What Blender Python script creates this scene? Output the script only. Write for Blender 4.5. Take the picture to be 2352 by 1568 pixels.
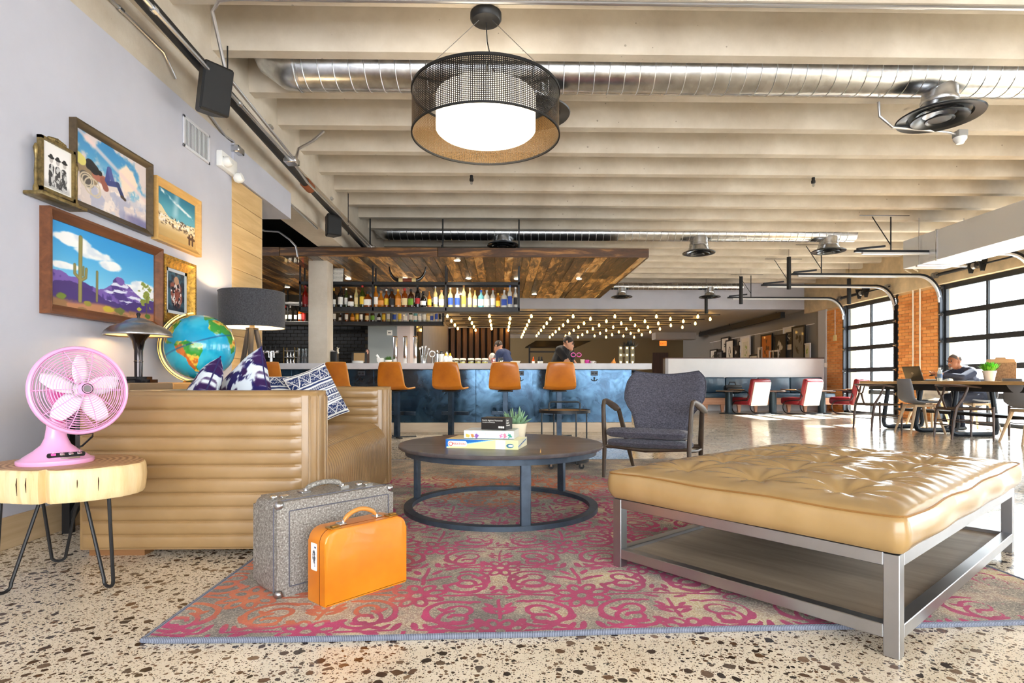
import bpy, bmesh, math, random
import numpy as np
from mathutils import Matrix, Vector, Euler
R = math.radians
PI = math.pi
random.seed(7)
for o in list(bpy.data.objects):
    bpy.data.objects.remove(o)
SC = bpy.context.scene
COL = SC.collection

# ------------------------------------------------------------------ camera, world, exposure
F, CX, HY, EYE, YAW = 1320.0, 1176.0, 873.0, 0.80, math.atan(25 / 1320)
cd = bpy.data.cameras.new('camera')
cam = bpy.data.objects.new('camera', cd)
COL.objects.link(cam)
cam.location = (0, 0, EYE)
cam.rotation_euler = (PI / 2, 0, -YAW)
cd.sensor_width = 36
cd.lens = F / 2352 * 36
cd.shift_y = (HY - 784) / 2352
cd.clip_start = 0.05
SC.camera = cam

w = bpy.data.worlds.new('sky')
SC.world = w
w.use_nodes = True
bg = w.node_tree.nodes['Background']
bg.inputs[0].default_value = (0.93, 0.97, 1.0, 1)
bg.inputs[1].default_value = 6.0
sun = bpy.data.lights.new('sun', 'SUN')
sun.energy = 32.0
sun.angle = R(1.0)
sun.color = (1.0, .97, .93)
suno = bpy.data.objects.new('sun', sun)
COL.objects.link(suno)
suno.rotation_euler = Vector((-.78, -.22, -.58)).to_track_quat('-Z', 'Y').to_euler()
SC.view_settings.view_transform = 'Standard'
SC.view_settings.look = 'None'
SC.view_settings.exposure = 0.78
SC.view_settings.gamma = 1.0
SC.view_settings.use_curve_mapping = False
SC.cycles.max_bounces = 8
SC.cycles.diffuse_bounces = 4
SC.cycles.glossy_bounces = 3
SC.cycles.transmission_bounces = 6
SC.cycles.transparent_max_bounces = 8
SC.cycles.use_adaptive_sampling = True
SC.cycles.adaptive_threshold = 0.15
SC.cycles.adaptive_min_samples = 16
SC.cycles.sample_clamp_indirect = 8.0


def portal(loc, rot, sx, sy):
    d = bpy.data.lights.new('daylight_portal', 'AREA')
    d.shape = 'RECTANGLE'
    d.size, d.size_y = sx, sy
    d.cycles.is_portal = True
    o = bpy.data.objects.new('daylight_portal', d)
    COL.objects.link(o)
    o.location, o.rotation_euler = loc, rot


portal((1.5, -2.9, 1.55), (PI / 2, 0, 0), 7.4, 2.5)        # shop window behind the photographer
portal((8.75, 4.6, 1.35), (0, PI / 2, 0), 2.9, 13.8)        # garage doors along the street side
portal((8.75, 13.2, 1.35), (0, PI / 2, 0), 2.9, 3.0)


def at(px, py=None, Y=None, Z=None, X=None):
    """point seen at a pixel of the 2352x1568 frame on a plane Y=, Z= or X="""
    u = (px - CX) / F
    v = 0 if py is None else -(py - HY) / F
    d = Vector((math.sin(YAW) + u * math.cos(YAW), math.cos(YAW) - u * math.sin(YAW), v))
    if Y is not None: t = Y / d.y
    elif X is not None: t = X / d.x
    else: t = (Z - EYE) / d.z
    return Vector((d.x * t, d.y * t, EYE + d.z * t))


# ------------------------------------------------------------------ materials
def lin(c):
    out = []
    for x in c[:3]:
        x = x / 255.0
        out.append(x / 12.92 if x <= .04045 else ((x + .055) / 1.055) ** 2.4)
    return (*out, 1.0)


class NT:
    def __init__(s, name):
        s.m = bpy.data.materials.new(name)
        s.m.use_nodes = True
        s.t = s.m.node_tree
        s.b = s.t.nodes['Principled BSDF']
        s.out = s.t.nodes['Material Output']
        s.tc = None

    def n(s, typ, **kw):
        nd = s.t.nodes.new('ShaderNode' + typ)
        for k, v in kw.items():
            if k.startswith('i_'):
                key = k[2:]
                nd.inputs[int(key) if key.isdigit() else key.replace('_', ' ')].default_value = v
            else:
                setattr(nd, k, v)
        return nd

    def l(s, a, b):
        s.t.links.new(a, b)

    def obj(s, scale=(1, 1, 1), rot=(0, 0, 0)):
        tc = s.n('TexCoord')
        mp = s.n('Mapping')
        mp.inputs['Scale'].default_value = scale
        mp.inputs['Rotation'].default_value = rot
        s.l(tc.outputs['Object'], mp.inputs[0])
        return mp.outputs[0]

    def noise(s, vec, scale, detail=4, rough=.5, dist=0):
        nd = s.n('TexNoise')
        nd.inputs['Scale'].default_value = scale
        nd.inputs['Detail'].default_value = detail
        nd.inputs['Roughness'].default_value = rough
        nd.inputs['Distortion'].default_value = dist
        s.l(vec, nd.inputs['Vector'])
        return nd.outputs[0]

    def ramp(s, fac, stops):
        nd = s.n('ValToRGB')
        e = nd.color_ramp.elements
        while len(e) < len(stops): e.new(.5)
        for el, (p, c) in zip(e, stops):
            el.position = p
            el.color = lin(c)
        s.l(fac, nd.inputs[0])
        return nd.outputs[0]

    def mix(s, fac, a, b, typ='MIX'):
        nd = s.n('Mix', data_type='RGBA', blend_type=typ)
        for i, v in ((0, fac), (6, a), (7, b)):
            if isinstance(v, (int, float)): nd.inputs[i].default_value = v
            elif isinstance(v, tuple): nd.inputs[i].default_value = v
            else: s.l(v, nd.inputs[i])
        return nd.outputs[2]

    def math(s, op, a, b=None, c=None):
        nd = s.n('Math', operation=op)
        for i, v in ((0, a), (1, b), (2, c)):
            if v is None: continue
            if isinstance(v, (int, float)): nd.inputs[i].default_value = v
            else: s.l(v, nd.inputs[i])
        return nd.outputs[0]

    def bump(s, h, strength=.3, dist=.01):
        nd = s.n('Bump')
        nd.inputs['Strength'].default_value = strength
        nd.inputs['Distance'].default_value = dist
        s.l(h, nd.inputs['Height'])
        s.l(nd.outputs[0], s.b.inputs['Normal'])

    def base(s, c):
        s.l(c, s.b.inputs['Base Color'])

    def set(s, rough=.5, metal=0, coat=0, spec=.5):
        s.b.inputs['Roughness'].default_value = rough
        s.b.inputs['Metallic'].default_value = metal
        s.b.inputs['Coat Weight'].default_value = coat
        s.b.inputs['Specular IOR Level'].default_value = spec


MATS = {}


def mat(name, col, rough=.5, metal=0, coat=0, var=0, vs=8, bump=0, bs=60, emit=0, spec=.5, trans=0, ior=1.45, alpha=1):
    if name in MATS: return MATS[name]
    t = NT(name)
    t.set(rough, metal, coat, spec)
    t.b.inputs['Base Color'].default_value = lin(col)
    if var:
        v = t.noise(t.obj(), vs, 5, .6)
        lo = tuple(max(0, c * (1 - var)) for c in col)
        hi = tuple(min(255, c * (1 + var)) for c in col)
        t.base(t.ramp(v, [(.3, lo), (.7, hi)]))
    if bump:
        t.bump(t.noise(t.obj(), bs, 4, .6), bump, .01)
    if emit:
        t.b.inputs['Emission Color'].default_value = lin(col)
        t.b.inputs['Emission Strength'].default_value = emit
    if trans:
        t.b.inputs['Transmission Weight'].default_value = trans
        t.b.inputs['IOR'].default_value = ior
    if alpha < 1:
        t.b.inputs['Alpha'].default_value = alpha
    MATS[name] = t.m
    return t.m


def wood(name, c1, c2, axis='x', scale=6, stretch=14, rough=.5, bump=.1, rand=0, coat=0, c3=None):
    """grain runs along the local axis"""
    if name in MATS: return MATS[name]
    t = NT(name)
    t.set(rough, 0, coat)
    k = {'x': (1, stretch, stretch), 'y': (stretch, 1, stretch), 'z': (stretch, stretch, 1)}[axis]
    vec = t.obj(k)
    if rand:
        oi = t.n('ObjectInfo')
        ad = t.n('VectorMath', operation='ADD')
        cb = t.n('CombineXYZ')
        ml = t.math('MULTIPLY', oi.outputs['Random'], 37.0)
        for i in range(3): t.l(ml, cb.inputs[i])
        t.l(vec, ad.inputs[0]); t.l(cb.outputs[0], ad.inputs[1])
        vec = ad.outputs[0]
    n1 = t.noise(vec, scale / 6, 6, .65, .6)
    stops = [(.28, c1), (.72, c2)] if c3 is None else [(.25, c1), (.52, c2), (.72, c3)]
    c = t.ramp(n1, stops)
    if rand:
        hv = t.n('HueSaturation')
        t.l(c, hv.inputs['Color'])
        mr = t.n('MapRange')
        mr.inputs['To Min'].default_value = 1 - rand
        mr.inputs['To Max'].default_value = 1 + rand
        t.l(oi.outputs['Random'], mr.inputs[0])
        t.l(mr.outputs[0], hv.inputs['Value'])
        c = hv.outputs[0]
    t.base(c)
    if bump: t.bump(n1, bump, .01)
    MATS[name] = t.m
    return t.m


def attrmat(name, rough=.6, coat=0, spec=.5, grain=0):
    if name in MATS: return MATS[name]
    t = NT(name)
    t.set(rough, 0, coat, spec)
    a = t.n('Attribute', attribute_name='Col')
    c = a.outputs['Color']
    if grain:
        c = t.mix(grain, c, t.ramp(t.noise(t.obj(), 400, 2), [(.3, (60, 60, 60)), (.7, (250, 250, 250))]), 'OVERLAY')
    t.base(c)
    MATS[name] = t.m
    return t.m


# plain ones
WHITE = mat('white_plastic', (235, 235, 232), .4)
BLACK = mat('black_metal', (26, 26, 28), .45, .2)
BLKP = mat('black_plastic', (20, 21, 23), .5)
CHROME = mat('chrome', (225, 225, 225), .12, 1)
STEEL = mat('brushed_steel', (176, 176, 178), .32, 1, var=.03, vs=6)
GALV = mat('galvanised_steel', (205, 207, 210), .27, 1, var=.12, vs=9)
GOLDM = mat('brass', (196, 156, 84), .28, 1)
PAINT = mat('lilac_grey_paint', (190, 191, 202), .75, var=.02, vs=2)
PAINTW = mat('white_paint', (238, 238, 240), .55, var=.015, vs=2)
PAINTG = mat('grey_paint', (176, 176, 180), .7, var=.03, vs=2)
BLUESTEEL = mat('blue_black_steel', (62, 76, 92), .36, .75, var=.25, vs=5)
GUNMETAL = mat('gunmetal_paint', (72, 84, 98), .42, .5, var=.12, vs=14)
OAK = wood('pale_oak', (198, 160, 106), (226, 194, 140), 'y', 10, 10, .5, .05, rand=.08)
OAKX = wood('pale_oak_board', (190, 160, 120), (220, 194, 155), 'x', 10, 10, .5, .05)
WALNUT = wood('dark_walnut', (52, 34, 24), (92, 62, 42), 'z', 12, 10, .4, .05)
SKIN = mat('skin', (205, 150, 120), .55)
SKIN2 = mat('tan_skin', (170, 112, 80), .5)


def concrete():
    t = NT('cast_concrete')
    t.set(.8)
    v = t.obj()
    n1 = t.noise(v, 1.3, 6, .62)
    c = t.ramp(n1, [(.3, (186, 174, 156)), (.55, (208, 198, 182)), (.75, (222, 214, 200))])
    vo = t.n('TexVoronoi')
    vo.inputs['Scale'].default_value = 9
    t.l(v, vo.inputs['Vector'])
    n2 = t.noise(v, 5, 3)
    pit = t.math('LESS_THAN', vo.outputs['Distance'], t.math('MULTIPLY', t.math('SUBTRACT', n2, .44), .35))
    t.base(t.mix(t.math('MULTIPLY', pit, .6), c, lin((120, 108, 94))))
    t.bump(t.noise(v, 22, 6, .7), .25, .01)
    return t.m


CONC = concrete()


def terrazzo():
    t = NT('polished_terrazzo')
    v = t.obj()
    warp = t.n('TexNoise')
    warp.inputs['Scale'].default_value = 26
    t.l(v, warp.inputs['Vector'])
    sc = t.n('VectorMath', operation='SCALE')
    sc.inputs['Scale'].default_value = .022
    t.l(warp.outputs['Color'], sc.inputs[0])
    ad = t.n('VectorMath', operation='ADD')
    t.l(v, ad.inputs[0]); t.l(sc.outputs[0], ad.inputs[1])
    vec = ad.outputs[0]
    base = t.ramp(t.noise(v, 2.2, 5, .6), [(.3, (212, 200, 182)), (.7, (238, 228, 212))])
    base = t.mix(.35, base, t.ramp(t.noise(v, 160, 3, .7), [(.35, (150, 132, 110)), (.65, (245, 235, 220))]), 'OVERLAY')
    col = base
    for scale, lo, hi in ((150, .1, .42), (60, .05, .45), (26, -.1, .46)):
        vo = t.n('TexVoronoi', feature='F1')
        vo.inputs['Scale'].default_value = scale
        vo.inputs['Randomness'].default_value = .9
        t.l(vec, vo.inputs['Vector'])
        ve = t.n('TexVoronoi', feature='DISTANCE_TO_EDGE')
        ve.inputs['Scale'].default_value = scale
        ve.inputs['Randomness'].default_value = .9
        t.l(vec, ve.inputs['Vector'])
        sep = t.n('SeparateColor')
        t.l(vo.outputs['Color'], sep.inputs[0])
        thr = t.n('MapRange')
        thr.inputs['To Min'].default_value = lo
        thr.inputs['To Max'].default_value = hi
        t.l(sep.outputs[0], thr.inputs[0])
        inside = t.math('MULTIPLY', t.math('LESS_THAN', vo.outputs['Distance'], thr.outputs[0]), t.math('GREATER_THAN', ve.outputs['Distance'], .05))
        pc = t.ramp(sep.outputs[1], [(0, (44, 38, 34)), (.3, (84, 62, 46)), (.48, (120, 90, 66)), (.62, (66, 62, 60)), (.8, (150, 122, 96)), (1, (98, 88, 80))])
        pc = t.mix(.5, pc, t.ramp(t.noise(v, 90, 4, .7), [(.3, (70, 70, 70)), (.7, (190, 190, 190))]), 'OVERLAY')
        col = t.mix(inside, col, pc)
    t.base(col)
    t.set(.16, 0, 0, .55)
    t.l(t.ramp(t.noise(v, 3, 4), [(.3, (92, 92, 92)), (.7, (125, 125, 125))]), t.b.inputs['Roughness'])
    return t.m


TERRAZZO = terrazzo()


def leather(name, c1, c2, c3, rough=.36):
    t = NT(name)
    v = t.obj()
    n = t.noise(v, 3, 4, .55, 0)
    t.base(t.ramp(n, [(.25, c1), (.5, c2), (.78, c3)]))
    t.set(rough * .88, 0, .22, .5)
    t.bump(t.noise(v, 200, 3, .6), .05, .003)
    MATS[name] = t.m
    return t.m


LEATHER = leather('tan_leather', (146, 114, 74), (158, 126, 84), (172, 140, 98))
LEATHER2 = leather('honey_leather', (156, 124, 78), (170, 138, 90), (186, 154, 106), .3)
STOOLL = leather('cognac_leather', (176, 92, 14), (205, 118, 24), (222, 140, 40), .4)
REDL = leather('oxblood_leather', (110, 20, 30), (134, 28, 38), (150, 40, 48), .35)


def fabric(name, c1, c2, scale=90):
    t = NT(name)
    v = t.obj((1, 1, 1))
    a = t.noise(t.obj((1, 1, .3)), scale * 1.6, 3)
    b = t.noise(t.obj((.3, .3, 1)), scale * 1.6, 3)
    m = t.math('ADD', a, b)
    t.base(t.ramp(t.math('MULTIPLY', m, .5), [(.38, c1), (.62, c2)]))
    t.set(.9, 0, 0, .2)
    t.b.inputs['Sheen Weight'].default_value = .2
    t.bump(m, .25, .004)
    MATS[name] = t.m
    return t.m


GREYFAB = fabric('slate_tweed', (62, 62, 72), (104, 104, 118), 110)


def reclaimed():
    t = NT('reclaimed_charred_wood')
    oi = t.n('ObjectInfo')
    cb = t.n('CombineXYZ')
    ml = t.math('MULTIPLY', oi.outputs['Random'], 61.0)
    for i in range(3): t.l(ml, cb.inputs[i])
    ad = t.n('VectorMath', operation='ADD')
    t.l(t.obj((9, 1.6, 9)), ad.inputs[0]); t.l(cb.outputs[0], ad.inputs[1])
    n = t.noise(ad.outputs[0], 1.0, 8, .74, .8)
    sh = t.math('ADD', n, t.math('MULTIPLY', t.math('SUBTRACT', oi.outputs['Random'], .5), .22))
    t.base(t.ramp(sh, [(.34, (34, 26, 20)), (.47, (92, 68, 46)), (.54, (146, 108, 66)), (.61, (220, 164, 86)), (.7, (232, 206, 160))]))
    t.set(.3, 0, .35)
    t.bump(n, .5, .02)
    return t.m


RECLAIM = reclaimed()


def galv_rough():
    return GALV


def steel_panel():
    t = NT('hot_rolled_steel_panel')
    v = t.obj()
    n = t.noise(v, 3.0, 6, .6, 1.2)
    t.base(t.ramp(n, [(.25, (36, 52, 70)), (.5, (52, 78, 100)), (.75, (74, 106, 130))]))
    t.l(t.ramp(t.noise(v, 6, 6, .6, 2), [(.3, (80, 80, 80)), (.7, (135, 135, 135))]), t.b.inputs['Roughness'])
    t.set(.36, .7)
    t.bump(n, .06, .01)
    return t.m


STEELPANEL = steel_panel()


def glass_thin(name='window_glass', tint=(.96, .99, 1), refl=.06):
    t = NT(name)
    tr = t.n('BsdfTransparent')
    tr.inputs[0].default_value = (*tint, 1)
    gl = t.n('BsdfGlossy')
    gl.inputs['Roughness'].default_value = .02
    mx = t.n('MixShader')
    mx.inputs[0].default_value = refl
    t.l(tr.outputs[0], mx.inputs[1]); t.l(gl.outputs[0], mx.inputs[2])
    t.l(mx.outputs[0], t.out.inputs[0])
    return t.m


PANE = glass_thin()
DRINK = glass_thin('drinking_glass', (.85, .88, .9), .22)


def lampmat(name, col, s):
    return mat(name, col, .5, emit=s)


# ------------------------------------------------------------------ mesh building
class MB:
    def __init__(s):
        s.v, s.f = [], []

    def add(s, vs, fs, M=None):
        k = len(s.v)
        if M is not None: vs = [M @ Vector(p) for p in vs]
        s.v += [tuple(p) for p in vs]
        s.f += [tuple(i + k for i in q) for q in fs]
        return s

    def box(s, x0, x1, y0, y1, z0, z1, M=None):
        vs = [(x, y, z) for z in (z0, z1) for y in (y0, y1) for x in (x0, x1)]
        return s.add(vs, [(0, 2, 3, 1), (4, 5, 7, 6), (0, 1, 5, 4), (2, 6, 7, 3), (0, 4, 6, 2), (1, 3, 7, 5)], M)

    def rbox(s, x0, x1, y0, y1, z0, z1, r=.01, seg=2, M=None):
        bm = bmesh.new()
        bmesh.ops.create_cube(bm, size=1)
        for v in bm.verts:
            v.co = Vector(((x0 + x1) / 2 + v.co.x * (x1 - x0), (y0 + y1) / 2 + v.co.y * (y1 - y0), (z0 + z1) / 2 + v.co.z * (z1 - z0)))
        r = min(r, .49 * min(abs(x1 - x0), abs(y1 - y0), abs(z1 - z0)))
        bmesh.ops.bevel(bm, geom=bm.edges[:], offset=r, segments=seg, profile=.5, affect='EDGES', clamp_overlap=True)
        return s.bm(bm, M)

    def bm(s, bm, M=None):
        bm.verts.index_update()
        s.add([v.co.copy() for v in bm.verts], [[v.index for v in f.verts] for f in bm.faces], M)
        bm.free()
        return s

    def bar(s, p0, p1, w, h=None, up=(0, 0, 1)):
        h = w if h is None else h
        p0, p1 = Vector(p0), Vector(p1)
        d = (p1 - p0)
        L = d.length
        d.normalize()
        up = Vector(up)
        if abs(d.dot(up)) > .98: up = Vector((0, 1, 0))
        a = d.cross(up).normalized()
        b = a.cross(d).normalized()
        M = Matrix((( *a,), (*d,), (*b,))).transposed().to_4x4()
        M.translation = p0
        return s.box(-w / 2, w / 2, 0, L, -h / 2, h / 2, M)

    def tube(s, pts, r, seg=8, closed=False, flat=1.0):
        pts = [Vector(p) for p in pts]
        n = len(pts)
        rs = r if isinstance(r, (list, tuple)) else [r] * n
        T = []
        for i in range(n):
            a = pts[(i - 1) % n] if (closed or i) else pts[0]
            b = pts[(i + 1) % n] if (closed or i < n - 1) else pts[-1]
            T.append((b - a).normalized())
        u = Vector((0, 0, 1))
        if abs(T[0].dot(u)) > .9: u = Vector((1, 0, 0))
        u = (u - T[0] * u.dot(T[0])).normalized()
        vs = []
        for i in range(n):
            u = (u - T[i] * u.dot(T[i])).normalized()
            wv = T[i].cross(u)
            for j in range(seg):
                a = 2 * PI * j / seg
                vs.append(pts[i] + (u * math.cos(a) * flat + wv * math.sin(a)) * rs[i])
        fs = []
        for i in range(n if closed else n - 1):
            i2 = (i + 1) % n
            for j in range(seg):
                j2 = (j + 1) % seg
                fs.append((i * seg + j, i * seg + j2, i2 * seg + j2, i2 * seg + j))
        if not closed:
            fs.append(tuple(range(seg))[::-1])
            fs.append(tuple((n - 1) * seg + j for j in range(seg)))
        return s.add(vs, fs)

    def lathe(s, prof, c=(0, 0, 0), seg=24, M=None, sx=1, sy=1, cap=True):
        vs, fs = [], []
        for (r, z) in prof:
            for j in range(seg):
                a = 2 * PI * j / seg
                vs.append((c[0] + r * sx * math.cos(a), c[1] + r * sy * math.sin(a), c[2] + z))
        for i in range(len(prof) - 1):
            for j in range(seg):
                j2 = (j + 1) % seg
                fs.append((i * seg + j, i * seg + j2, (i + 1) * seg + j2, (i + 1) * seg + j))
        if cap:
            if prof[0][0] > 1e-5: fs.append(tuple(range(seg))[::-1])
            if prof[-1][0] > 1e-5: fs.append(tuple((len(prof) - 1) * seg + j for j in range(seg)))
        return s.add(vs, fs, M)

    def prism(s, poly, a0, a1, plane='xy', M=None):
        n = len(poly)
        mk = {'xy': lambda p, a: (p[0], p[1], a), 'xz': lambda p, a: (p[0], a, p[1]), 'yz': lambda p, a: (a, p[0], p[1])}[plane]
        vs = [mk(p, a0) for p in poly] + [mk(p, a1) for p in poly]
        fs = [tuple(range(n))[::-1], tuple(range(n, 2 * n))] + [(i, (i + 1) % n, n + (i + 1) % n, n + i) for i in range(n)]
        return s.add(vs, fs, M)

    def grid(s, P, closed_u=False):
        nu, nv = len(P), len(P[0])
        vs = [p for row in P for p in row]
        fs = []
        for i in range(nu if closed_u else nu - 1):
            i2 = (i + 1) % nu
            for j in range(nv - 1):
                fs.append((i * nv + j, i2 * nv + j, i2 * nv + j + 1, i * nv + j + 1))
        return s.add(vs, fs)

    def ell(s, c, r, seg=14, rings=9, M=None):
        r = (r, r, r) if isinstance(r, (int, float)) else r
        vs, fs = [], []
        for i in range(1, rings):
            t = PI * i / rings
            for j in range(seg):
                a = 2 * PI * j / seg
                vs.append((c[0] + r[0] * math.sin(t) * math.cos(a), c[1] + r[1] * math.sin(t) * math.sin(a), c[2] + r[2] * math.cos(t)))
        vs += [(c[0], c[1], c[2] + r[2]), (c[0], c[1], c[2] - r[2])]
        for i in range(rings - 2):
            for j in range(seg):
                j2 = (j + 1) % seg
                fs.append((i * seg + j, (i + 1) * seg + j, (i + 1) * seg + j2, i * seg + j2))
        T, B = len(vs) - 2, len(vs) - 1
        for j in range(seg):
            j2 = (j + 1) % seg
            fs.append((T, j, j2)); fs.append((B, (rings - 2) * seg + j2, (rings - 2) * seg + j))
        return s.add(vs, fs, M)

    def xf(s, M):
        s.v = [tuple(M @ Vector(p)) for p in s.v]
        return s

    def mesh(s, name, m, smooth=True, ang=38, off=None):
        me = bpy.data.meshes.new(name)
        v = s.v
        if off is not None: v = [(p[0] - off[0], p[1] - off[1], p[2] - off[2]) for p in v]
        me.from_pydata(v, [], s.f)
        bm = bmesh.new()
        bm.from_mesh(me)
        bmesh.ops.recalc_face_normals(bm, faces=bm.faces[:])
        bm.to_mesh(me)
        bm.free()
        if m: me.materials.append(m)
        if smooth:
            me.shade_smooth()
            me.set_sharp_from_angle(angle=R(ang))
        return me

    def build(s, name, m, parent=None, smooth=True, world=False, ang=38, label=None):
        off = parent.location if (world and parent) else None
        o = bpy.data.objects.new(name, s.mesh(name, m, smooth, ang, off))
        COL.objects.link(o)
        o.parent = parent
        if label: o['label'] = label
        return o


def tag(o, label, cat=None, group=None, kind=None):
    o['label'] = label
    if cat: o['category'] = cat
    if group: o['group'] = group
    if kind: o['kind'] = kind
    return o


def thing(name, label, cat, loc=(0, 0, 0), rz=0, group=None):
    o = bpy.data.objects.new(name, None)
    COL.objects.link(o)
    o.location = loc
    o.rotation_euler = (0, 0, rz)
    o.empty_display_size = .05
    return tag(o, label, cat, group)


def struct(o, label=None):
    o['kind'] = 'structure'
    if label: o['label'] = label
    return o


def inst(src, parent, loc=(0, 0, 0), rot=(0, 0, 0), scale=(1, 1, 1)):
    c = src.copy()
    COL.objects.link(c)
    c.parent = parent
    c.location, c.rotation_euler, c.scale = loc, rot, scale
    return c


def meshobj(name, me, parent=None, loc=(0, 0, 0), rot=(0, 0, 0), scale=(1, 1, 1)):
    o = bpy.data.objects.new(name, me)
    COL.objects.link(o)
    o.parent = parent
    o.location, o.rotation_euler, o.scale = loc, rot, scale
    return o


def copy_tree(o, loc, rz, label, parent=None):
    c = o.copy()
    COL.objects.link(c)
    c.location, c.rotation_euler = loc, (0, 0, rz)
    c['label'] = label
    for ch in list(o.children):
        d = ch.copy(); COL.objects.link(d); d.parent = c
        for g in list(ch.children):
            e = g.copy(); COL.objects.link(e); e.parent = d
    return c


def arc(c, r, a0, a1, n, plane='xz'):
    out = []
    for i in range(n + 1):
        a = a0 + (a1 - a0) * i / n
        u, v = r * math.cos(a), r * math.sin(a)
        out.append({'xz': (c[0] + u, c[1], c[2] + v), 'yz': (c[0], c[1] + u, c[2] + v), 'xy': (c[0] + u, c[1] + v, c[2])}[plane])
    return out


def rrect(x0, x1, y0, y1, r, n=5, rb=None):
    """rounded rectangle outline; rb = radius of the lower corners"""
    rb = r if rb is None else rb
    pts = []
    for cx, cy, a, q in ((x1 - rb, y0 + rb, -90, rb), (x1 - r, y1 - r, 0, r), (x0 + r, y1 - r, 90, r), (x0 + rb, y0 + rb, 180, rb)):
        if q < 1e-4: pts.append((cx, cy)); continue
        for i in range(n + 1):
            t = R(a + 90 * i / n)
            pts.append((cx + q * math.cos(t), cy + q * math.sin(t)))
    return pts


TEXTS = []


def text(name, body, size, m, parent, M, ext=.0004, align='LEFT'):
    cu = bpy.data.curves.new(name, 'FONT')
    cu.body = body
    cu.size = size
    cu.extrude = ext
    cu.align_x = align
    o = bpy.data.objects.new(name, cu)
    COL.objects.link(o)
    cu.materials.append(m)
    o.parent = parent
    o.matrix_local = M
    TEXTS.append(o)
    return o


# numpy value noise for prints
def vnoise(x, y, seed=0):
    rs = np.random.RandomState(seed)
    tab = rs.rand(64, 64)
    xi, yi = np.floor(x).astype(int), np.floor(y).astype(int)
    fx, fy = x - xi, y - yi
    fx, fy = fx * fx * (3 - 2 * fx), fy * fy * (3 - 2 * fy)
    g = lambda a, b: tab[a % 64, b % 64]
    return (g(xi, yi) * (1 - fx) + g(xi + 1, yi) * fx) * (1 - fy) + (g(xi, yi + 1) * (1 - fx) + g(xi + 1, yi + 1) * fx) * fy


def fbm(x, y, s, o=4, seed=0):
    out, a, tot = 0, 1, 0
    for i in range(o):
        out = out + a * vnoise(x * s + 3.1 * i, y * s + 1.7 * i, seed + i)
        tot += a
        a *= .5
        s *= 2
    return out / tot


def sst(a, b, x):
    t = np.clip((x - a) / (b - a), 0, 1)
    return t * t * (3 - 2 * t)


def cap_sd(x, y, ax, ay, bx, by, r):
    px, py, bx_, by_ = x - ax, y - ay, bx - ax, by - ay
    h = np.clip((px * bx_ + py * by_) / (bx_ * bx_ + by_ * by_ + 1e-9), 0, 1)
    return np.hypot(px - bx_ * h, py - by_ * h) - r


def colmesh(name, V, Fc, C, m):
    me = bpy.data.meshes.new(name)
    me.from_pydata([tuple(p) for p in V], [], [tuple(int(i) for i in f) for f in Fc])
    a = me.color_attributes.new('Col', 'FLOAT_COLOR', 'POINT')
    C = np.asarray(C, dtype=np.float32)
    c = C / 255.0
    c = np.where(c <= .04045, c / 12.92, ((c + .055) / 1.055) ** 2.4)
    buf = np.ones((len(V), 4), np.float32)
    buf[:, :3] = c
    a.data.foreach_set('color', buf.ravel())
    me.materials.append(m)
    return me


def print_mesh(name, w, h, nx, ny, fn, m, place):
    """flat printed/painted sheet: fn(x,y in 0..1) -> rgb 0..255; place(u,v) -> xyz"""
    xs, ys = np.meshgrid(np.linspace(0, 1, nx), np.linspace(0, 1, ny))
    C = np.clip(fn(xs, ys), 0, 255).reshape(-1, 3)
    V = [place(u * w, v * h) for u, v in zip(xs.ravel(), ys.ravel())]
    I = np.arange(nx * ny).reshape(ny, nx)
    Fc = np.stack([I[:-1, :-1], I[:-1, 1:], I[1:, 1:], I[1:, :-1]], -1).reshape(-1, 4)
    return colmesh(name, V, Fc, C, m)


def blend(img, mask, col):
    return img * (1 - mask[..., None]) + np.asarray(col, float) * mask[..., None]
# ================================================================== the setting
XL, XR = -2.35, 8.6
JB, JT = 3.43, 3.93          # joist bottom, slab underside
struct(MB().box(-9, 11, -3, 28, -.12, 0).build('floor', TERRAZZO, smooth=False), 'polished terrazzo floor with brown and black pebbles')

ceil = struct(MB().box(-2.9, 8.9, -3, 16.0, JT, JT + .1).build('ceiling', CONC, smooth=False), 'concrete slab ceiling on close-set joists')
jp = [(-.095, JT), (-.07, JB + .03), (-.055, JB), (.055, JB), (.07, JB + .03), (.095, JT)]
jm = MB().prism(jp, -2.6, 8.62, 'yz').mesh('joist', CONC, True, 30)
JY = [4.68 + .67 * n for n in range(-10, 17)]
for y in JY:
    meshobj('joist', jm, ceil, (0, y, 0))

# left wall, concrete edge beam, soffit, plank cladding, baseboard
wl = struct(MB().box(-2.72, XL, -3, 5.06, 0, 2.87).build('wall_left', PAINT, smooth=False), 'pale lilac grey wall hung with western pictures')
bl = MB().box(-2.74, -2.372, -3, 15.9, 2.80, JT)
bl.box(-2.372, -2.30, -3, 15.9, 3.22, JT)
struct(bl.build('beam_left', CONC, smooth=False), 'raw concrete edge beam above the lilac wall')
struct(MB().box(-3.3, -2.33, 5.06, 6.42, 2.585, 2.87).build('trim_1', PAINT, smooth=False), 'painted grey soffit under the concrete edge beam')
pc = struct(MB().box(-2.72, -2.37, 5.06, 5.68, 0, 2.58).build('wall_end', mat('dark_backing', (70, 56, 40), .8), smooth=False), 'wall end clad in pale oak planks')
for i in range(13):
    z0 = i * .1985
    MB().rbox(-.012, .012, -.309, .309, .0015, .197, .002, 1).build('plank', OAK, pc).location = (-2.36, 5.37, z0)
    MB().box(-.2, .2, -.01, .01, .0015, .197).build('plank', OAKX, pc).location = (-2.55, 5.69, z0)
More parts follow.
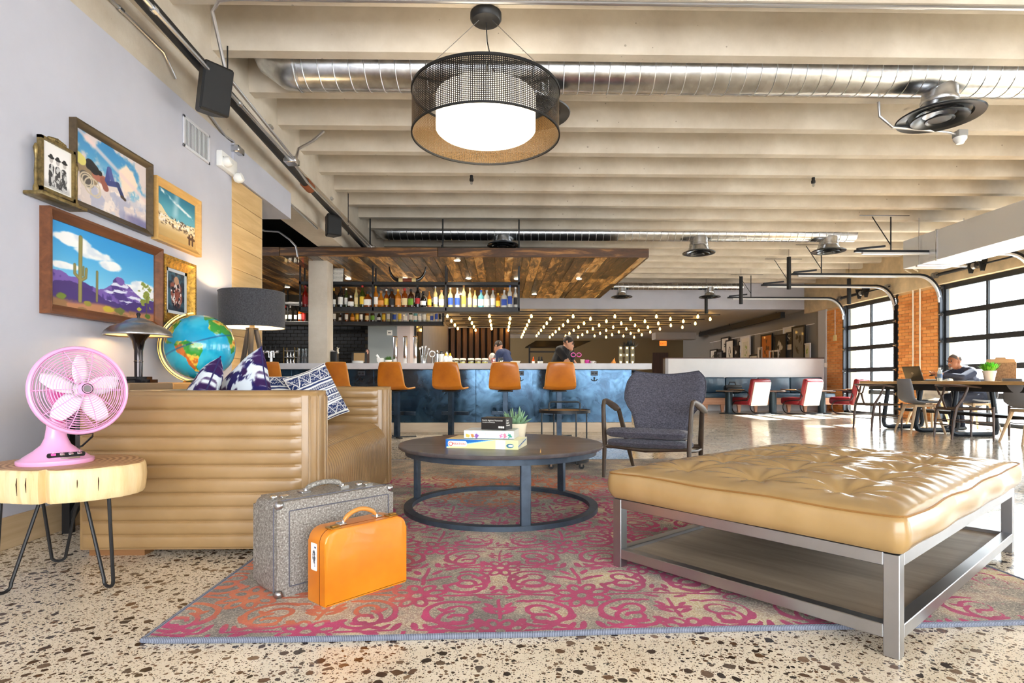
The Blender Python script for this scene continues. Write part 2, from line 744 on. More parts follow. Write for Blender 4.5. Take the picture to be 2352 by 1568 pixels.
struct(MB().rbox(XL, XL + .016, -3, 5.06, 0, .152, .003, 1).build('baseboard_left', wood('oak_baseboard', (178, 150, 112), (206, 180, 142), 'y', 10, 10), smooth=False), 'pale oak baseboard along the lilac wall')

# concrete column behind the bar
col_x0, col_x1, col_y0, col_y1 = at(708, Y=8.95).x, at(752, Y=8.95).x, 8.95, 9.26
struct(MB().rbox(col_x0, col_x1, col_y0, col_y1, 0, 2.66, .012, 2).build('column', CONC), 'square raw concrete column rising behind the bar')

# bar back area on the left
struct(MB().box(-8, -2.74, 5.68, 12.9, 3.3, 3.4).build('ceiling_bar', mat('black_ceiling', (16, 16, 17), .8), smooth=False), 'black painted ceiling over the back bar')
struct(MB().box(-8.1, -8, 5, 13, 0, 3.4).build('wall_bar_side', mat('charcoal_paint', (44, 44, 46), .7), smooth=False), 'dark side wall of the back bar')
struct(MB().box(-8, -2.72, 4.9, 5.05, 0, 3.4).build('wall_service', PAINTG, smooth=False), 'grey partition closing the service area')
tx0, tx1 = -6.2, at(850, Y=12.5).x
wt = struct(MB().box(-8, tx1, 12.52, 12.7, 0, 3.4).build('wall_tiled', mat('dark_grout', (62, 56, 46), .9), smooth=False), 'black subway tile wall behind the bar')
BT = mat('black_glazed_tile', (11, 10, 9), .22, 0, 0, spec=.25)
tm = MB().rbox(-.074, .074, -.006, .006, -.036, .036, .004, 1).mesh('tile', BT)
row, z = 0, 1.0
while z < 2.02:
    x = -5.55 + (.0765 if row % 2 else 0)
    while x < tx1 - .08:
        meshobj('tile', tm, wt, (x, 12.516, z))
        x += .153
    row += 1
    z += .0775
# grey wall blocks right of the tiles and the passage behind
gx = at(910, Y=12.3).x
gx2 = at(940, Y=12.3).x
struct(MB().box(tx1, gx, 12.3, 12.9, 0, 2.66).build('wall_grey', mat('blue_grey_paint', (132, 142, 148), .5), smooth=False), 'blue grey wall block beside the black tiles')
struct(MB().box(gx, gx2, 12.42, 12.9, 0, 2.66).build('wall_pale', mat('lit_face_grey_paint', (196, 186, 188), .6), smooth=False), 'paler face of the grey wall block, lit tone in its colour')  # another face of the grey wall, its light put into a paler colour
struct(MB().box(gx2 - .12, gx2, 12.9, 21.5, 0, 2.78).build('wall_passage', PAINTG, smooth=False), 'grey passage wall running back beside the lounge')

# far lounge: header, low ceiling, back wall
HYW = 15.92
struct(MB().box(-8, 8.9, HYW, HYW + .15, 2.78, 4.0).build('wall_header', PAINT, smooth=False), 'pale grey header wall above the far lounge')
struct(MB().box(-8, 8.9, HYW + .15, 27.2, 2.78, 2.9).build('ceiling_low', mat('lounge_ceiling_paint', (190, 186, 184), .6), smooth=False), 'low painted ceiling studded with bare bulbs')
struct(MB().box(-8, 8.9, 27, 27.2, 0, 2.8).build('wall_back', mat('olive_brown_paint', (120, 104, 74), .7), smooth=False), 'olive brown back wall of the far lounge')
# slatted walnut screen in front of the back wall
sx0, sx1 = at(975, Y=21).x, at(1172, Y=21).x
sl = struct(MB().box(sx0, sx1, 21.3, 21.4, 0, 2.72).build('wall_screen', mat('near_black_brown', (22, 15, 11), .7), smooth=False), 'slatted walnut screen at the end of the passage')
SLATM = wood('walnut_slat', (70, 44, 26), (128, 86, 52), 'z', 10, 12, .45, .05, rand=.25)
n = 14
sm = MB().rbox(-.075, .075, -.03, .03, 0, 2.72, .004, 1).mesh('slat', SLATM)
for i in range(n):
    meshobj('slat', sm, sl, (sx0 + (i + .5) * (sx1 - sx0) / n, 21.2, 0), (0, 0, R(28)))
# beam under the low ceiling further back, grey box duct
struct(MB().box(at(1500, Y=24).x, at(1592, Y=24).x, 23.6, 24.2, 2.5, 2.78).build('beam_lounge', PAINTG, smooth=False), 'grey dropped beam under the low ceiling')

# right side: gallery wall, brick piers, header over the garage doors
struct(MB().box(XR, XR + .25, 15.1, 27, 0, 2.78).build('wall_gallery', mat('warm_grey_paint', (150, 146, 140), .75), smooth=False), 'warm grey wall with framed pictures leaning on it')
struct(MB().rbox(at(1893, Y=15.0).x, XR + .02, 14.92, 15.3, 0, 2.78, .01, 1).build('wall_return', mat('return_paint', (196, 196, 200), .7), smooth=False), 'pale grey wall return at the end of the half wall')
struct(MB().box(XR - .12, XR + .3, -3, 15.92, 2.66, JT).build('wall_lintel', mat('tan_concrete_lintel', (208, 186, 150), .8, var=.1, vs=3), smooth=False), 'tan concrete lintel running above the garage doors')
D1 = (at(2068, X=XR).y, at(1940, X=XR).y)      # far door y-range
D2 = (8.95, at(2160, X=XR).y)                   # near door
P1 = (D2[1], D1[0])
P0 = (D1[1], 15.0)
PN = (8.35, 8.95)
BRICKS = [NT('orange_brick')]
tb = BRICKS[0]
oi = tb.n('ObjectInfo')
tb.base(tb.ramp(oi.outputs['Random'], [(0, (206, 126, 58)), (.35, (228, 150, 76)), (.7, (236, 164, 92)), (1, (214, 138, 72))]))
tb.set(.8)
tb.bump(tb.noise(tb.obj(), 50, 4), .3, .005)
BRK = tb.m
MORTAR = mat('mortar', (226, 190, 140), .9)
brick_mesh = MB().rbox(-.008, .008, -.0965, .0965, -.029, .029, .003, 1).mesh('brick', BRK)
nb = 0
for k, (y0, y1, full) in enumerate(((*P1, 1), (*P0, 1), (*PN, 0))):
    wn = struct(MB().box(XR - .04, XR + .3, y0, y1, 0, 2.66).build('wall_right', MORTAR, smooth=False), ['orange brick pier between the two garage doors', 'orange brick pier beside the far garage door', 'brick pier at the street side'][k])
    if not full: continue
    z, r = .033, 0
    while z < 2.64:
        y = y0 + (.1 if r % 2 == 0 else .0)
        while y < y1:
            a, b = max(y - .0965, y0), min(y + .0965, y1)
            if b - a > .03:
                meshobj('brick', brick_mesh, wn, (XR - .046, (a + b) / 2, z), (0, 0, 0), (1, (b - a) / .193, 1))
                nb += 1
            y += .2025
        r += 1
        z += .067
struct(MB().box(XR - .04, XR + .3, -3, -2.2, 0, 2.66).build('wall_corner', PAINTG, smooth=False), 'painted pier at the shop front corner')
# shop front behind the photographer
wf = struct(MB().box(-2.72, -2.2, -3.1, -2.95, 0, JT).box(5.2, 8.9, -3.1, -2.95, 0, JT).box(-2.2, 5.2, -3.1, -2.95, 0, .3).box(-2.2, 5.2, -3.1, -2.95, 2.8, JT).build('wall_front', PAINT, smooth=False), 'painted wall round the shop window')

# garage doors
DFR = mat('door_aluminium_black', (38, 41, 46), .5, .3)
TRK = mat('door_track_steel', (52, 54, 58), .35, .8)
WTR = mat('galvanised_track', (220, 222, 224), .35, .6)


def garage_door(name, y0, y1, label, tracks=True, rows=5, cols=2):
    d = thing(name, label, 'garage door', (XR, (y0 + y1) / 2, 0))
    d['kind'] = 'structure'
    del d['category']
    o = d.location
    jam = .1
    for yy in (y0, y1 - jam):
        MB().box(XR - .02, XR + .1, yy, yy + jam, 0, 2.66).build('jamb', DFR, d, False, True)
    a, b = y0 + jam, y1 - jam
    rowh = 2.62 / rows
    for k in range(rows + 1):
        z = k * rowh
        h = .05 if 0 < k < rows else .06
        MB().rbox(XR + .0, XR + .06, a, b, max(0, z - h), min(2.66, z + h), .006, 1).build('rail', DFR, d, False, True)
    for c in range(cols + 1):
        yy = a + (b - a) * c / cols
        hw = .022 if 0 < c < cols else .035
        MB().rbox(XR + .004, XR + .055, yy - hw, yy + hw, 0, 2.62, .005, 1).build('stile', DFR, d, False, True)
    for k in range(rows):
        for c in range(cols):
            ya, yb = a + (b - a) * c / cols + .02, a + (b - a) * (c + 1) / cols - .02
            MB().box(XR + .026, XR + .034, ya, yb, k * rowh + .04, (k + 1) * rowh - .04).build('pane', PANE, d, False, True)
    # hinges along the stiles
    if tracks:
        for yy, sgn in ((a - .02, 1), (b + .02, -1)):
            pts = [(XR - .06, yy, .05), (XR - .06, yy, 2.35)]
            pts += [(XR - .06 - .42 + .42 * math.cos(t), yy, 2.35 + .50 * math.sin(t)) for t in [PI / 2 * i / 8 for i in range(1, 9)]]
            pts += [(5.62, yy, 2.85)]
            up = MB()
            lo = MB()
            for p, q in zip(pts[:-1], pts[1:]):
                up.bar(p, q, .055, .035)
            for p, q in zip(pts[1:-1], pts[2:]):
                lo.bar((p[0] - .018, p[1] - .0, p[2] - .035), (q[0] - .018 if q is not pts[-1] else q[0] + .12, q[1], q[2] - .035), .05, .03)
            up.build('track', TRK, d, False, True)
            lo.build('track_lip', WTR, d, False, True)
            hg = MB()
            hg.bar((6.2, yy, 2.86), (6.2, yy, 3.40), .02, .006).bar((6.2, yy, 2.95), (5.9, yy, 3.40), .018, .006).bar((5.7, yy, 3.42), (6.5, yy, 3.42), .02, .006)
            hg.build('track_hanger', TRK, d, False, True)
            MB().bar((5.66, yy, 2.885), (6.1, yy, 2.93), .05, .03).build('bumper_spring', DFR, d, False, True)
            rl = MB()
            for k in range(1, rows + 1):
                rl.lathe([(.0, -.03), (.035, -.03), (.035, .03), (0, .03)], (0, 0, 0), 10, Matrix.Translation((XR - .055, yy, k * rowh - .02)) @ Matrix.Rotation(PI / 2, 4, 'X'))
            rl.build('roller', CHROME, d, True, True)
        # torsion bar with springs and drums
        ym = (y0 + y1) / 2
        MB().tube([(XR - .2, y0 + .05, 2.83), (XR - .2, y1 - .05, 2.83)], .016, 8).build('torsion_bar', TRK, d, True, True)
        MB().tube([(XR - .2, ym + .1, 2.83), (XR - .2, y1 - .22, 2.83)], .032, 10).build('torsion_spring', BLKP, d, True, True)
        for yy in (ym - .15, ym + .1):
            MB().prism([(-.09, .1), (.09, .1), (.03, -.12), (-.03, -.12)], yy - .012, yy + .012, 'xz', Matrix.Translation((XR - .2, 0, 2.83))).build('spring_bracket', BLKP, d, False, True)
        for yy in (y0 + .12, y1 - .12, ym):
            MB().lathe([(0, -.04), (.06, -.04), (.045, 0), (.06, .04), (0, .04)], (0, 0, 0), 14, Matrix.Translation((XR - .2, yy, 2.83)) @ Matrix.Rotation(PI / 2, 4, 'X')).build('cable_drum', STEEL, d, True, True)
    return d


garage_door('door_1', D1[0], D1[1], 'far glazed black garage door beside the red chairs')
garage_door('door_2', D2[0], D2[1], 'near glazed black garage door behind the seated man')
for i, y0 in enumerate((5.9, 2.6, -.7)):
    garage_door(f'door_{i+3}', y0, y0 + 2.3, 'glazed black garage door further along the street side', False)
    struct(MB().box(XR - .04, XR + .3, y0 - .95, y0, 0, 2.66).build('wall_right', MORTAR, smooth=False), 'street side pier between garage doors')

# half wall in front of the gallery
hx0, hx1 = at(1535, Y=15.0).x, at(1893, Y=15.0).x
hw = struct(MB().box(hx0, hx1, 15.0, 15.22, 0, 1.37).build('wall_half', PAINTW, smooth=False), 'white half wall behind the blue bench')
MB().box(hx0 - .08, hx1, 14.985, 15.24, 1.37, 1.395).build('wall_cap', wood('dark_cap', (70, 42, 34), (100, 66, 54), 'x'), hw, False)
MB().box(hx0 - .08, hx0, 15.0, 15.22, 0, 1.37).build('end_panel', PAINTG, hw, False)
# far doors in the lounge
dr = struct(MB().box(at(1500, Y=26.9).x, at(1535, Y=26.9).x, 26.93, 27.0, 0, 2.1).build('door_6', wood('far_door_wood', (62, 46, 40), (84, 64, 56), 'z'), smooth=False), 'dark wooden door in the far back wall')
MB().box(-.03, .03, -.05, -.02, -.06, .06).build('handle', STEEL, dr).location = (at(1503, Y=26.9).x + .1, 26.93, 1.0)
# ================================================================== bar: canopy, shelves, counter, stools
CZ, CY0, CY1 = 2.66, 8.62, 12.95
CXL, CXR = -5.6, at(1491, Y=8.62).x
cn = thing('plank_canopy', 'charred reclaimed plank canopy hanging over the bar', 'canopy', ((CXL + CXR) / 2, CY0, CZ))
MB().box(CXL, CXR, CY0 + .03, CY1, CZ + .02, CZ + .11).build('deck', mat('dark_deck', (24, 18, 13), .8), cn, False, True)
x = CXL
FM = wood('charred_fascia', (26, 18, 13), (84, 54, 30), 'x', 8, 9, .4, .3, rand=.3, c3=(190, 132, 66))
for x0, x1 in ((CXL, -3.3), (-3.3, -.95), (-.95, CXR)):
    MB().rbox(x0 + .002, x1 - .002, CY0, CY0 + .03, CZ - .012, CZ + .125, .005, 1).build('fascia_board', FM, cn, True, True)
MB().rbox(CXR - .03, CXR, CY0 + .03, CY1, CZ - .012, CZ + .125, .005, 1).build('fascia_board', RECLAIM, cn, True, True)
rnd = random.Random(3)
while x < CXR - .05:
    wd = rnd.uniform(.12, .19)
    wd = min(wd, CXR - .03 - x)
    y = CY0 + .03
    y -= 0
    while y < CY1 - .02:
        L = min(rnd.uniform(1.0, 2.4), CY1 - y)
        if x + wd > col_x0 - .01 and x < col_x1 + .01 and y < col_y1 and y + L > col_y0:
            L = L
        z0 = CZ - rnd.uniform(0, .008)
        p = MB().rbox(-wd / 2 + .0015, wd / 2 - .0015, -L / 2 + .002, L / 2 - .002, 0, .03, .004, 1).build('plank', RECLAIM, cn)
        p.location = (x + wd / 2 - cn.location.x, y + L / 2 - cn.location.y, z0 - cn.location.z - .008)
        y += L
    x += wd
for i, (px, yy) in enumerate(((850, 9.4), (1017, 9.4), (1192, 9.4), (860, 11.2), (1015, 11.2), (1190, 11.2))):
    p = at(px, Y=yy)
    hb = MB().tube([(p.x, yy, CZ + .1), (p.x, yy, JB)], .012, 6)
    hb.build('hanger_rod', BLACK, cn, True, True)
    if i < 3: MB().bar((p.x - .06, yy - .3, CZ + .14), (p.x + .02, yy + .35, CZ + .14), .06, .09).build('strut_channel', BLACK, cn, False, True)
for px, py in ((1050, 599), (1187, 641), (1227, 676), (1076, 640), (800, 641), (930, 641), (1330, 641), (660, 660), (900, 676), (1060, 676)):  # some downlights are real, the rest added to light up the bar
    p = at(px, py, Z=CZ - .02)
    sd_ = bpy.data.lights.new('downlight_fill_spot', 'SPOT')
    sd_.energy, sd_.spot_size, sd_.spot_blend, sd_.shadow_soft_size, sd_.color = 110, R(125), .6, .05, (1, .9, .74)
    so_ = bpy.data.objects.new('downlight_fill_spot', sd_)
    COL.objects.link(so_)
    so_.parent = cn
    so_.location = (p.x - cn.location.x, p.y - cn.location.y, p.z - cn.location.z - .012)
    MB().lathe([(0, 0), (.045, 0), (.05, .008), (.0, .01)], p, 14).build('seen_or_added_downlight', lampmat('downlight_glow', (255, 236, 200), 8), cn, True, True)


# hanging steel bottle shelves
def shelf_unit(name, label, x0, x1, y0, y1, zd, zt, ztop, posts):
    t = thing(name, label, 'shelf', ((x0 + x1) / 2, (y0 + y1) / 2, zd))
    MB().rbox(x0, x1, y0, y1, zd - .075, zd, .006, 1).build('shelf_deck', BLACK, t, False, True)
    MB().rbox(x0, x1, y0, y0 + .03, zt - .05, zt, .004, 1).build('front_rail', BLACK, t, False, True)
    MB().rbox(x0, x1, y1 - .03, y1, zt - .05, zt, .004, 1).build('back_rail', BLACK, t, False, True)
    for px in posts:
        for yy in (y0 + .012, y1 - .012):
            MB().box(px - .012, px + .012, yy - .012, yy + .012, zd - .06, ztop).build('post', BLACK, t, False, True)
    for px in posts:
        MB().box(px - .012, px + .012, y0, y1, zt - .03, zt).build('cross_rail', BLACK, t, False, True)
    return t


S1Y = 9.40
S1Z = at(900, 705, Y=S1Y - .1).z
S1X = (at(687, Y=S1Y - .1).x, at(1194, Y=S1Y - .1).x)
S1T = at(900, 647, Y=S1Y - .1).z
shelf_unit('bottle_shelf', 'black steel bottle shelf hanging from the plank canopy, nearest row', S1X[0], S1X[1], S1Y - .12, S1Y + .12, S1Z, S1T, CZ - .017, [at(p, Y=S1Y - .1).x for p in (690, 857, 1024, 1192)])
S2Y = 11.75
S2Z = at(900, 738, Y=S2Y - .1).z
S2X = (at(651, Y=S2Y - .1).x, at(1019, Y=S2Y - .1).x)
shelf_unit('bottle_shelf', 'black steel bottle shelf above the back bar, in front of the dark tiles', S2X[0], S2X[1], S2Y - .12, S2Y + .12, S2Z, at(900, 694, Y=S2Y - .1).z, CZ - .017, [at(p, Y=S2Y - .1).x for p in (652, 786, 898, 1017)])

# bottles
LIQ = {'amber': mat('amber_glass', (150, 70, 14), .08, 0, 0, trans=.35), 'dark': mat('black_glass', (18, 16, 14), .08, 0, .3),
       'green': mat('green_glass', (56, 70, 20), .08, trans=.3), 'clear': mat('clear_glass', (226, 230, 226), .06, trans=.55),
       'pale': mat('pale_gold_glass', (232, 216, 150), .08, trans=.45), 'red': mat('red_glass', (150, 26, 12), .08, trans=.3),
       'blue': mat('sky_blue_glass', (120, 196, 206), .08, trans=.4), 'honey': mat('honey_glass', (196, 120, 30), .08, trans=.35),
       'brown': mat('brown_glass', (74, 38, 14), .08, trans=.25)}
CAPC = {'black': BLKP, 'red': mat('red_cap', (190, 24, 22), .35), 'gold': mat('gold_cap', (214, 176, 70), .3, .6), 'white': WHITE,
        'blue': mat('blue_cap', (26, 76, 160), .35), 'silver': STEEL, 'cork': mat('cork', (176, 130, 84), .8)}
LBL = {'white': mat('paper_white', (238, 236, 228), .6), 'cream': mat('paper_cream', (238, 216, 160), .6), 'yellow': mat('paper_yellow', (236, 200, 60), .6),
       'black': mat('paper_black', (24, 24, 26), .6), 'blue': mat('paper_blue', (34, 70, 160), .6), 'green': mat('paper_green', (110, 160, 40), .6),
       'orange': mat('paper_orange', (226, 150, 66), .6), 'red': mat('paper_red', (170, 30, 30), .6)}
PROF = {
    'tall': ([(0, 0), (.036, 0), (.038, .01), (.038, .17), (.033, .195), (.016, .22), (.0135, .24), (.0135, .285)], .285, .0155, .025, .04, .145, 1, 1),
    'wine': ([(0, 0), (.035, 0), (.037, .01), (.037, .185), (.032, .21), (.017, .235), (.014, .25), (.014, .30)], .295, .0155, .045, .05, .13, 1, 1),
    'square': ([(0, 0), (.04, 0), (.042, .008), (.042, .15), (.038, .17), (.018, .19), (.015, .21), (.015, .235)], .235, .0185, .03, .03, .12, 1, .75),
    'round': ([(0, 0), (.035, 0), (.042, .02), (.044, .08), (.038, .12), (.02, .15), (.015, .17), (.015, .205)], .205, .019, .03, .03, .09, 1, .8),
    'slim': ([(0, 0), (.031, 0), (.033, .008), (.031, .2), (.027, .22), (.014, .245), (.0125, .26), (.0125, .305)], .305, .0145, .03, .05, .16, 1, 1),
    'squat': ([(0, 0), (.044, 0), (.046, .01), (.046, .085), (.04, .105), (.018, .12), (.016, .135), (.016, .15)], .15, .02, .028, .02, .08, 1, .8)}
BM_ = {}


def bottle_meshes(kind, liq, cap, lab):
    k = (kind, liq)
    if k not in BM_:
        prof, zt, rc, hc, l0, l1, sx, sy = PROF[kind]
        BM_[k] = MB().lathe(prof, (0, 0, 0), 14, sx=sx, sy=sy).mesh('glass_bottle', LIQ[liq])
    k2 = (kind, 'cap', cap)
    if k2 not in BM_:
        prof, zt, rc, hc, l0, l1, sx, sy = PROF[kind]
        BM_[k2] = MB().lathe([(rc, zt - hc * .45), (rc, zt + hc * .5), (rc * .8, zt + hc * .55), (0, zt + hc * .55)], (0, 0, 0), 10).mesh('cap', CAPC[cap])
    k3 = (kind, 'lab', lab)
    if k3 not in BM_:
        prof, zt, rc, hc, l0, l1, sx, sy = PROF[kind]
        rr = max(r for r, z in prof) + .0008
        m = MB()
        P = [[(rr * sx * math.cos(a), rr * sy * math.sin(a), z) for z in (l0, l1)] for a in [R(-155 + 130 * i / 8) for i in range(9)]]
        m.grid(P)
        BM_[k3] = m.mesh('paper_label', LBL[lab])
    return BM_[k], BM_[k2], BM_[k3]


COLN = {'amber': 'amber', 'dark': 'black', 'green': 'olive green', 'clear': 'clear', 'pale': 'pale gold', 'red': 'red', 'blue': 'sky blue', 'honey': 'honey coloured', 'brown': 'brown'}
ORD = ['first', 'second', 'third', 'fourth', 'fifth', 'sixth', 'seventh', 'eighth', 'ninth', 'tenth', 'eleventh', 'twelfth', 'thirteenth', 'fourteenth', 'fifteenth', 'sixteenth', 'seventeenth', 'eighteenth', 'nineteenth', 'twentieth']


def bottle(p, kind, liq, cap, lab, sc, label, group):
    a, b, c = bottle_meshes(kind, liq, cap, lab)
    t = thing('liquor_bottle', label, 'bottle', p, rnd.uniform(-.3, .3), group)
    t.scale = (sc, sc, sc)
    meshobj('glass_bottle', a, t); meshobj('cap', b, t); meshobj('paper_label', c, t)
    return t


# upper front shelf: pixel x, kind, liquid, cap, label, height in px
U = [(700, 'tall', 'red', 'red', 'red', 50), (766, 'wine', 'dark', 'gold', 'white', 44), (782, 'tall', 'dark', 'black', 'white', 48), (794, 'slim', 'green', 'white', 'white', 44), (806, 'squat', 'brown', 'silver', 'white', 26),
     (817, 'slim', 'pale', 'cork', 'cream', 46), (832, 'tall', 'green', 'red', 'yellow', 50), (845, 'squat', 'amber', 'black', 'white', 36), (863, 'tall', 'honey', 'gold', 'white', 48), (875, 'round', 'honey', 'cork', 'orange', 38),
     (887, 'tall', 'amber', 'white', 'yellow', 42), (900, 'square', 'brown', 'black', 'black', 42), (914, 'square', 'honey', 'gold', 'orange', 42), (929, 'square', 'amber', 'red', 'cream', 44), (944, 'square', 'brown', 'black', 'green', 42),
     (959, 'wine', 'dark', 'black', 'red', 52), (972, 'round', 'dark', 'black', 'white', 36), (986, 'tall', 'honey', 'cork', 'yellow', 38), (1000, 'slim', 'pale', 'silver', 'white', 48), (1014, 'square', 'pale', 'cork', 'white', 40),
     (1034, 'tall', 'pale', 'white', 'blue', 46), (1050, 'tall', 'clear', 'white', 'blue', 46), (1065, 'slim', 'pale', 'cork', 'yellow', 52), (1079, 'slim', 'pale', 'white', 'cream', 46), (1091, 'tall', 'pale', 'gold', 'white', 40),
     (1105, 'square', 'blue', 'blue', 'white', 40), (1118, 'square', 'clear', 'silver', 'white', 40), (1132, 'tall', 'clear', 'red', 'white', 44), (1144, 'square', 'honey', 'gold', 'yellow', 34), (1158, 'square', 'clear', 'silver', 'blue', 40),
     (1171, 'slim', 'clear', 'blue', 'blue', 52), (1184, 'slim', 'clear', 'white', 'black', 48)]
for i, (px, k, l, c, lb, h) in enumerate(U):
    p = at(px, Y=S1Y - .05)
    sc = h * (S1Y - .05) / F / (PROF[k][1] + PROF[k][3] * .5)
    where = 'left of the concrete column' if i == 0 else f'{ORD[i-1]} right of the concrete column' if i < 16 else f'{ORD[len(U)-1-i]} from the right end'
    bottle((p.x, S1Y - .04 + rnd.uniform(-.02, .03), S1Z), k, l, c, lb, sc, f'{COLN[l]} bottle, {c} cap, {lb} label, on upper shelf, {where}', 'bottles on the upper bar shelf')
L = [(656, 'wine', 'dark', 'red', 'cream'), (667, 'wine', 'dark', 'white', 'white'), (679, 'wine', 'dark', 'black', 'white'), (690, 'tall', 'amber', 'black', 'white'), (699, 'tall', 'red', 'red', 'red'),
     (768, 'slim', 'brown', 'silver', 'white'), (784, 'squat', 'brown', 'silver', 'white'), (796, 'tall', 'amber', 'gold', 'white'), (810, 'round', 'honey', 'cork', 'orange'), (820, 'tall', 'honey', 'gold', 'yellow'),
     (830, 'tall', 'brown', 'black', 'white'), (843, 'square', 'amber', 'red', 'cream'), (856, 'square', 'brown', 'black', 'green'), (870, 'round', 'dark', 'black', 'white'), (881, 'tall', 'honey', 'cork', 'yellow'),
     (892, 'slim', 'pale', 'silver', 'white'), (906, 'tall', 'pale', 'white', 'blue'), (918, 'slim', 'pale', 'gold', 'yellow'), (931, 'square', 'clear', 'silver', 'white'), (943, 'tall', 'green', 'black', 'white'),
     (954, 'square', 'blue', 'blue', 'white'), (964, 'square', 'clear', 'silver', 'white'), (974, 'tall', 'clear', 'red', 'white'), (984, 'square', 'pale', 'cork', 'cream'), (991, 'square', 'clear', 'blue', 'blue'), (1002, 'slim', 'clear', 'blue', 'blue'), (1011, 'slim', 'clear', 'white', 'black')]
for i, (px, k, l, c, lb) in enumerate(L):
    p = at(px, Y=S2Y - .05)
    where = f'{ORD[4-i]} left of the concrete column' if i < 5 else f'{ORD[i-5]} right of the concrete column' if i < 16 else f'{ORD[len(L)-1-i]} from the right end'
    bottle((p.x, S2Y - .05 + rnd.uniform(-.02, .03), S2Z), k, l, c, lb, 1.0, f'{COLN[l]} bottle, {c} cap, {lb} label, lower shelf, {where}', 'bottles on the lower back shelf')

# horns and notice standing on the upper rail
hz = S1T
hp = at(936, Y=S1Y)
hn = thing('mounted_horns', 'pair of black bull horns on a leather-wrapped mount above the bottles', 'horns', (hp.x, S1Y, hz))
MB().tube([(-.1, 0, .045), (.1, 0, .045)], .032, 14).build('mount', mat('brown_wrap', (120, 52, 28), .5), hn)
for s in (-1, 1):
    MB().tube([(s * .075, 0, .045), (s * .14, 0, .045)], .037, 14).build('end_band', mat('cream_band', (226, 200, 140), .6), hn)
    pts = [(s * (.14 + .16 * math.sin(t)), 0, .045 + .26 * (1 - math.cos(t)) + .0 * t) for t in [R(8 * i) for i in range(13)]]
    MB().tube(pts, [.033 * (1 - i / 13.5) + .002 for i in range(13)], 10).build('horn', mat('black_horn', (18, 17, 17), .15, 0, .6), hn)
np_ = at(778, Y=S1Y)
nt = thing('warning_notice', 'white printed warning notice in black frame on the shelf', 'sign', (np_.x, S1Y - .06, hz), 0)
nt.rotation_euler = (R(-14), 0, 0)
MB().rbox(-.09, .09, -.008, .008, 0, .24, .003, 1).build('frame', BLKP, nt)
MB().box(-.083, .083, -.0095, -.006, .007, .232).build('paper', LBL['white'], nt)
tx = Matrix.Translation((0, -.0105, .2)) @ Matrix.Rotation(PI / 2, 4, 'X')
text('heading_lettering', 'WARNING', .034, BLKP, nt, tx, align='CENTER')
for i, sline in enumerate(('DRINKING DISTILLED SPIRITS,', 'BEER, COOLERS, WINE AND', 'OTHER ALCOHOLIC', 'BEVERAGES MAY INCREASE', 'CANCER RISK, AND, DURING', 'PREGNANCY, CAN CAUSE', 'BIRTH DEFECTS')):
    text('notice_lettering', sline, .0125, BLKP, nt, Matrix.Translation((0, -.0105, .165 - .023 * i)) @ Matrix.Rotation(PI / 2, 4, 'X'), align='CENTER')

# counter and bar body, notched round the column
BX0, BX1 = -5.6, at(1451, Y=8.85).x
CTX1 = at(1497, Y=8.6).x
CT = at(1300, 834, Y=8.6).z
CB = at(1300, 847.5, Y=8.6).z
gap = .006
poly = [(BX0, 8.6), (CTX1, 8.6), (CTX1, 9.4), (col_x1 + gap, 9.4), (col_x1 + gap, col_y0 - gap), (col_x0 - gap, col_y0 - gap), (col_x0 - gap, 9.4), (BX0, 9.4)]
ct = MB().prism(poly, CB, CT).build('bar_counter', mat('pale_concrete_top', (206, 206, 210), .35, var=.05, vs=3), None, False)
tag(ct, 'long pale concrete countertop running along the bar', 'countertop')
br = thing('cocktail_bar', 'blued steel clad bar front beneath the pale countertop', 'bar', ((BX0 + BX1) / 2, 8.85, 0))
MB().box(BX0, BX1, 8.87, 8.93, .15, CB - .001).build('core', mat('bar_core', (40, 44, 48), .7), br, False, True)
MB().box(BX1 - .06, BX1, 8.93, 9.35, 0, CB - .001).build('end_panel', STEELPANEL, br, False, True)
edges = [BX0, -3.2, -1.95, at(1093, Y=8.85).x, .75, BX1]
for a, b in zip(edges[:-1], edges[1:]):
    MB().rbox(a + .002, b - .002, 8.85, 8.87, .152, CB - .002, .002, 1).build('steel_panel', STEELPANEL, br, False, True)
MB().rbox(BX0, BX1, 8.845, 8.93, 0, .15, .003, 1).build('kick_board', wood('kick_oak', (214, 190, 160), (236, 218, 192), 'x', 8, 8), br, False, True)
for px in (830, 1195, 1365):
    p = at(px, 857, Y=8.85)
    MB().rbox(p.x - .055, p.x + .055, 8.838, 8.85, p.z - .035, p.z + .035, .004, 1).build('outlet_plate', mat('outlet_grey', (70, 76, 84), .4, .5), br, False, True)
    for s in (-.024, .024):
        MB().rbox(p.x + s - .016, p.x + s + .016, 8.834, 8.84, p.z - .012, p.z + .012, .002, 1).build('socket', BLKP, br, False, True)
    h = MB().tube([(p.x + .045 * math.cos(t), 8.835, p.z - .09 + .028 * math.sin(t)) for t in [R(180 + 20 * i) for i in range(10)]], .006, 6)
    h.tube([(p.x, 8.835, p.z - .118), (p.x, 8.835, p.z - .075)], .007, 6).ell((p.x, 8.83, p.z - .07), .011, 8, 6)
    h.build('bag_hook', BLKP, br, True, True)


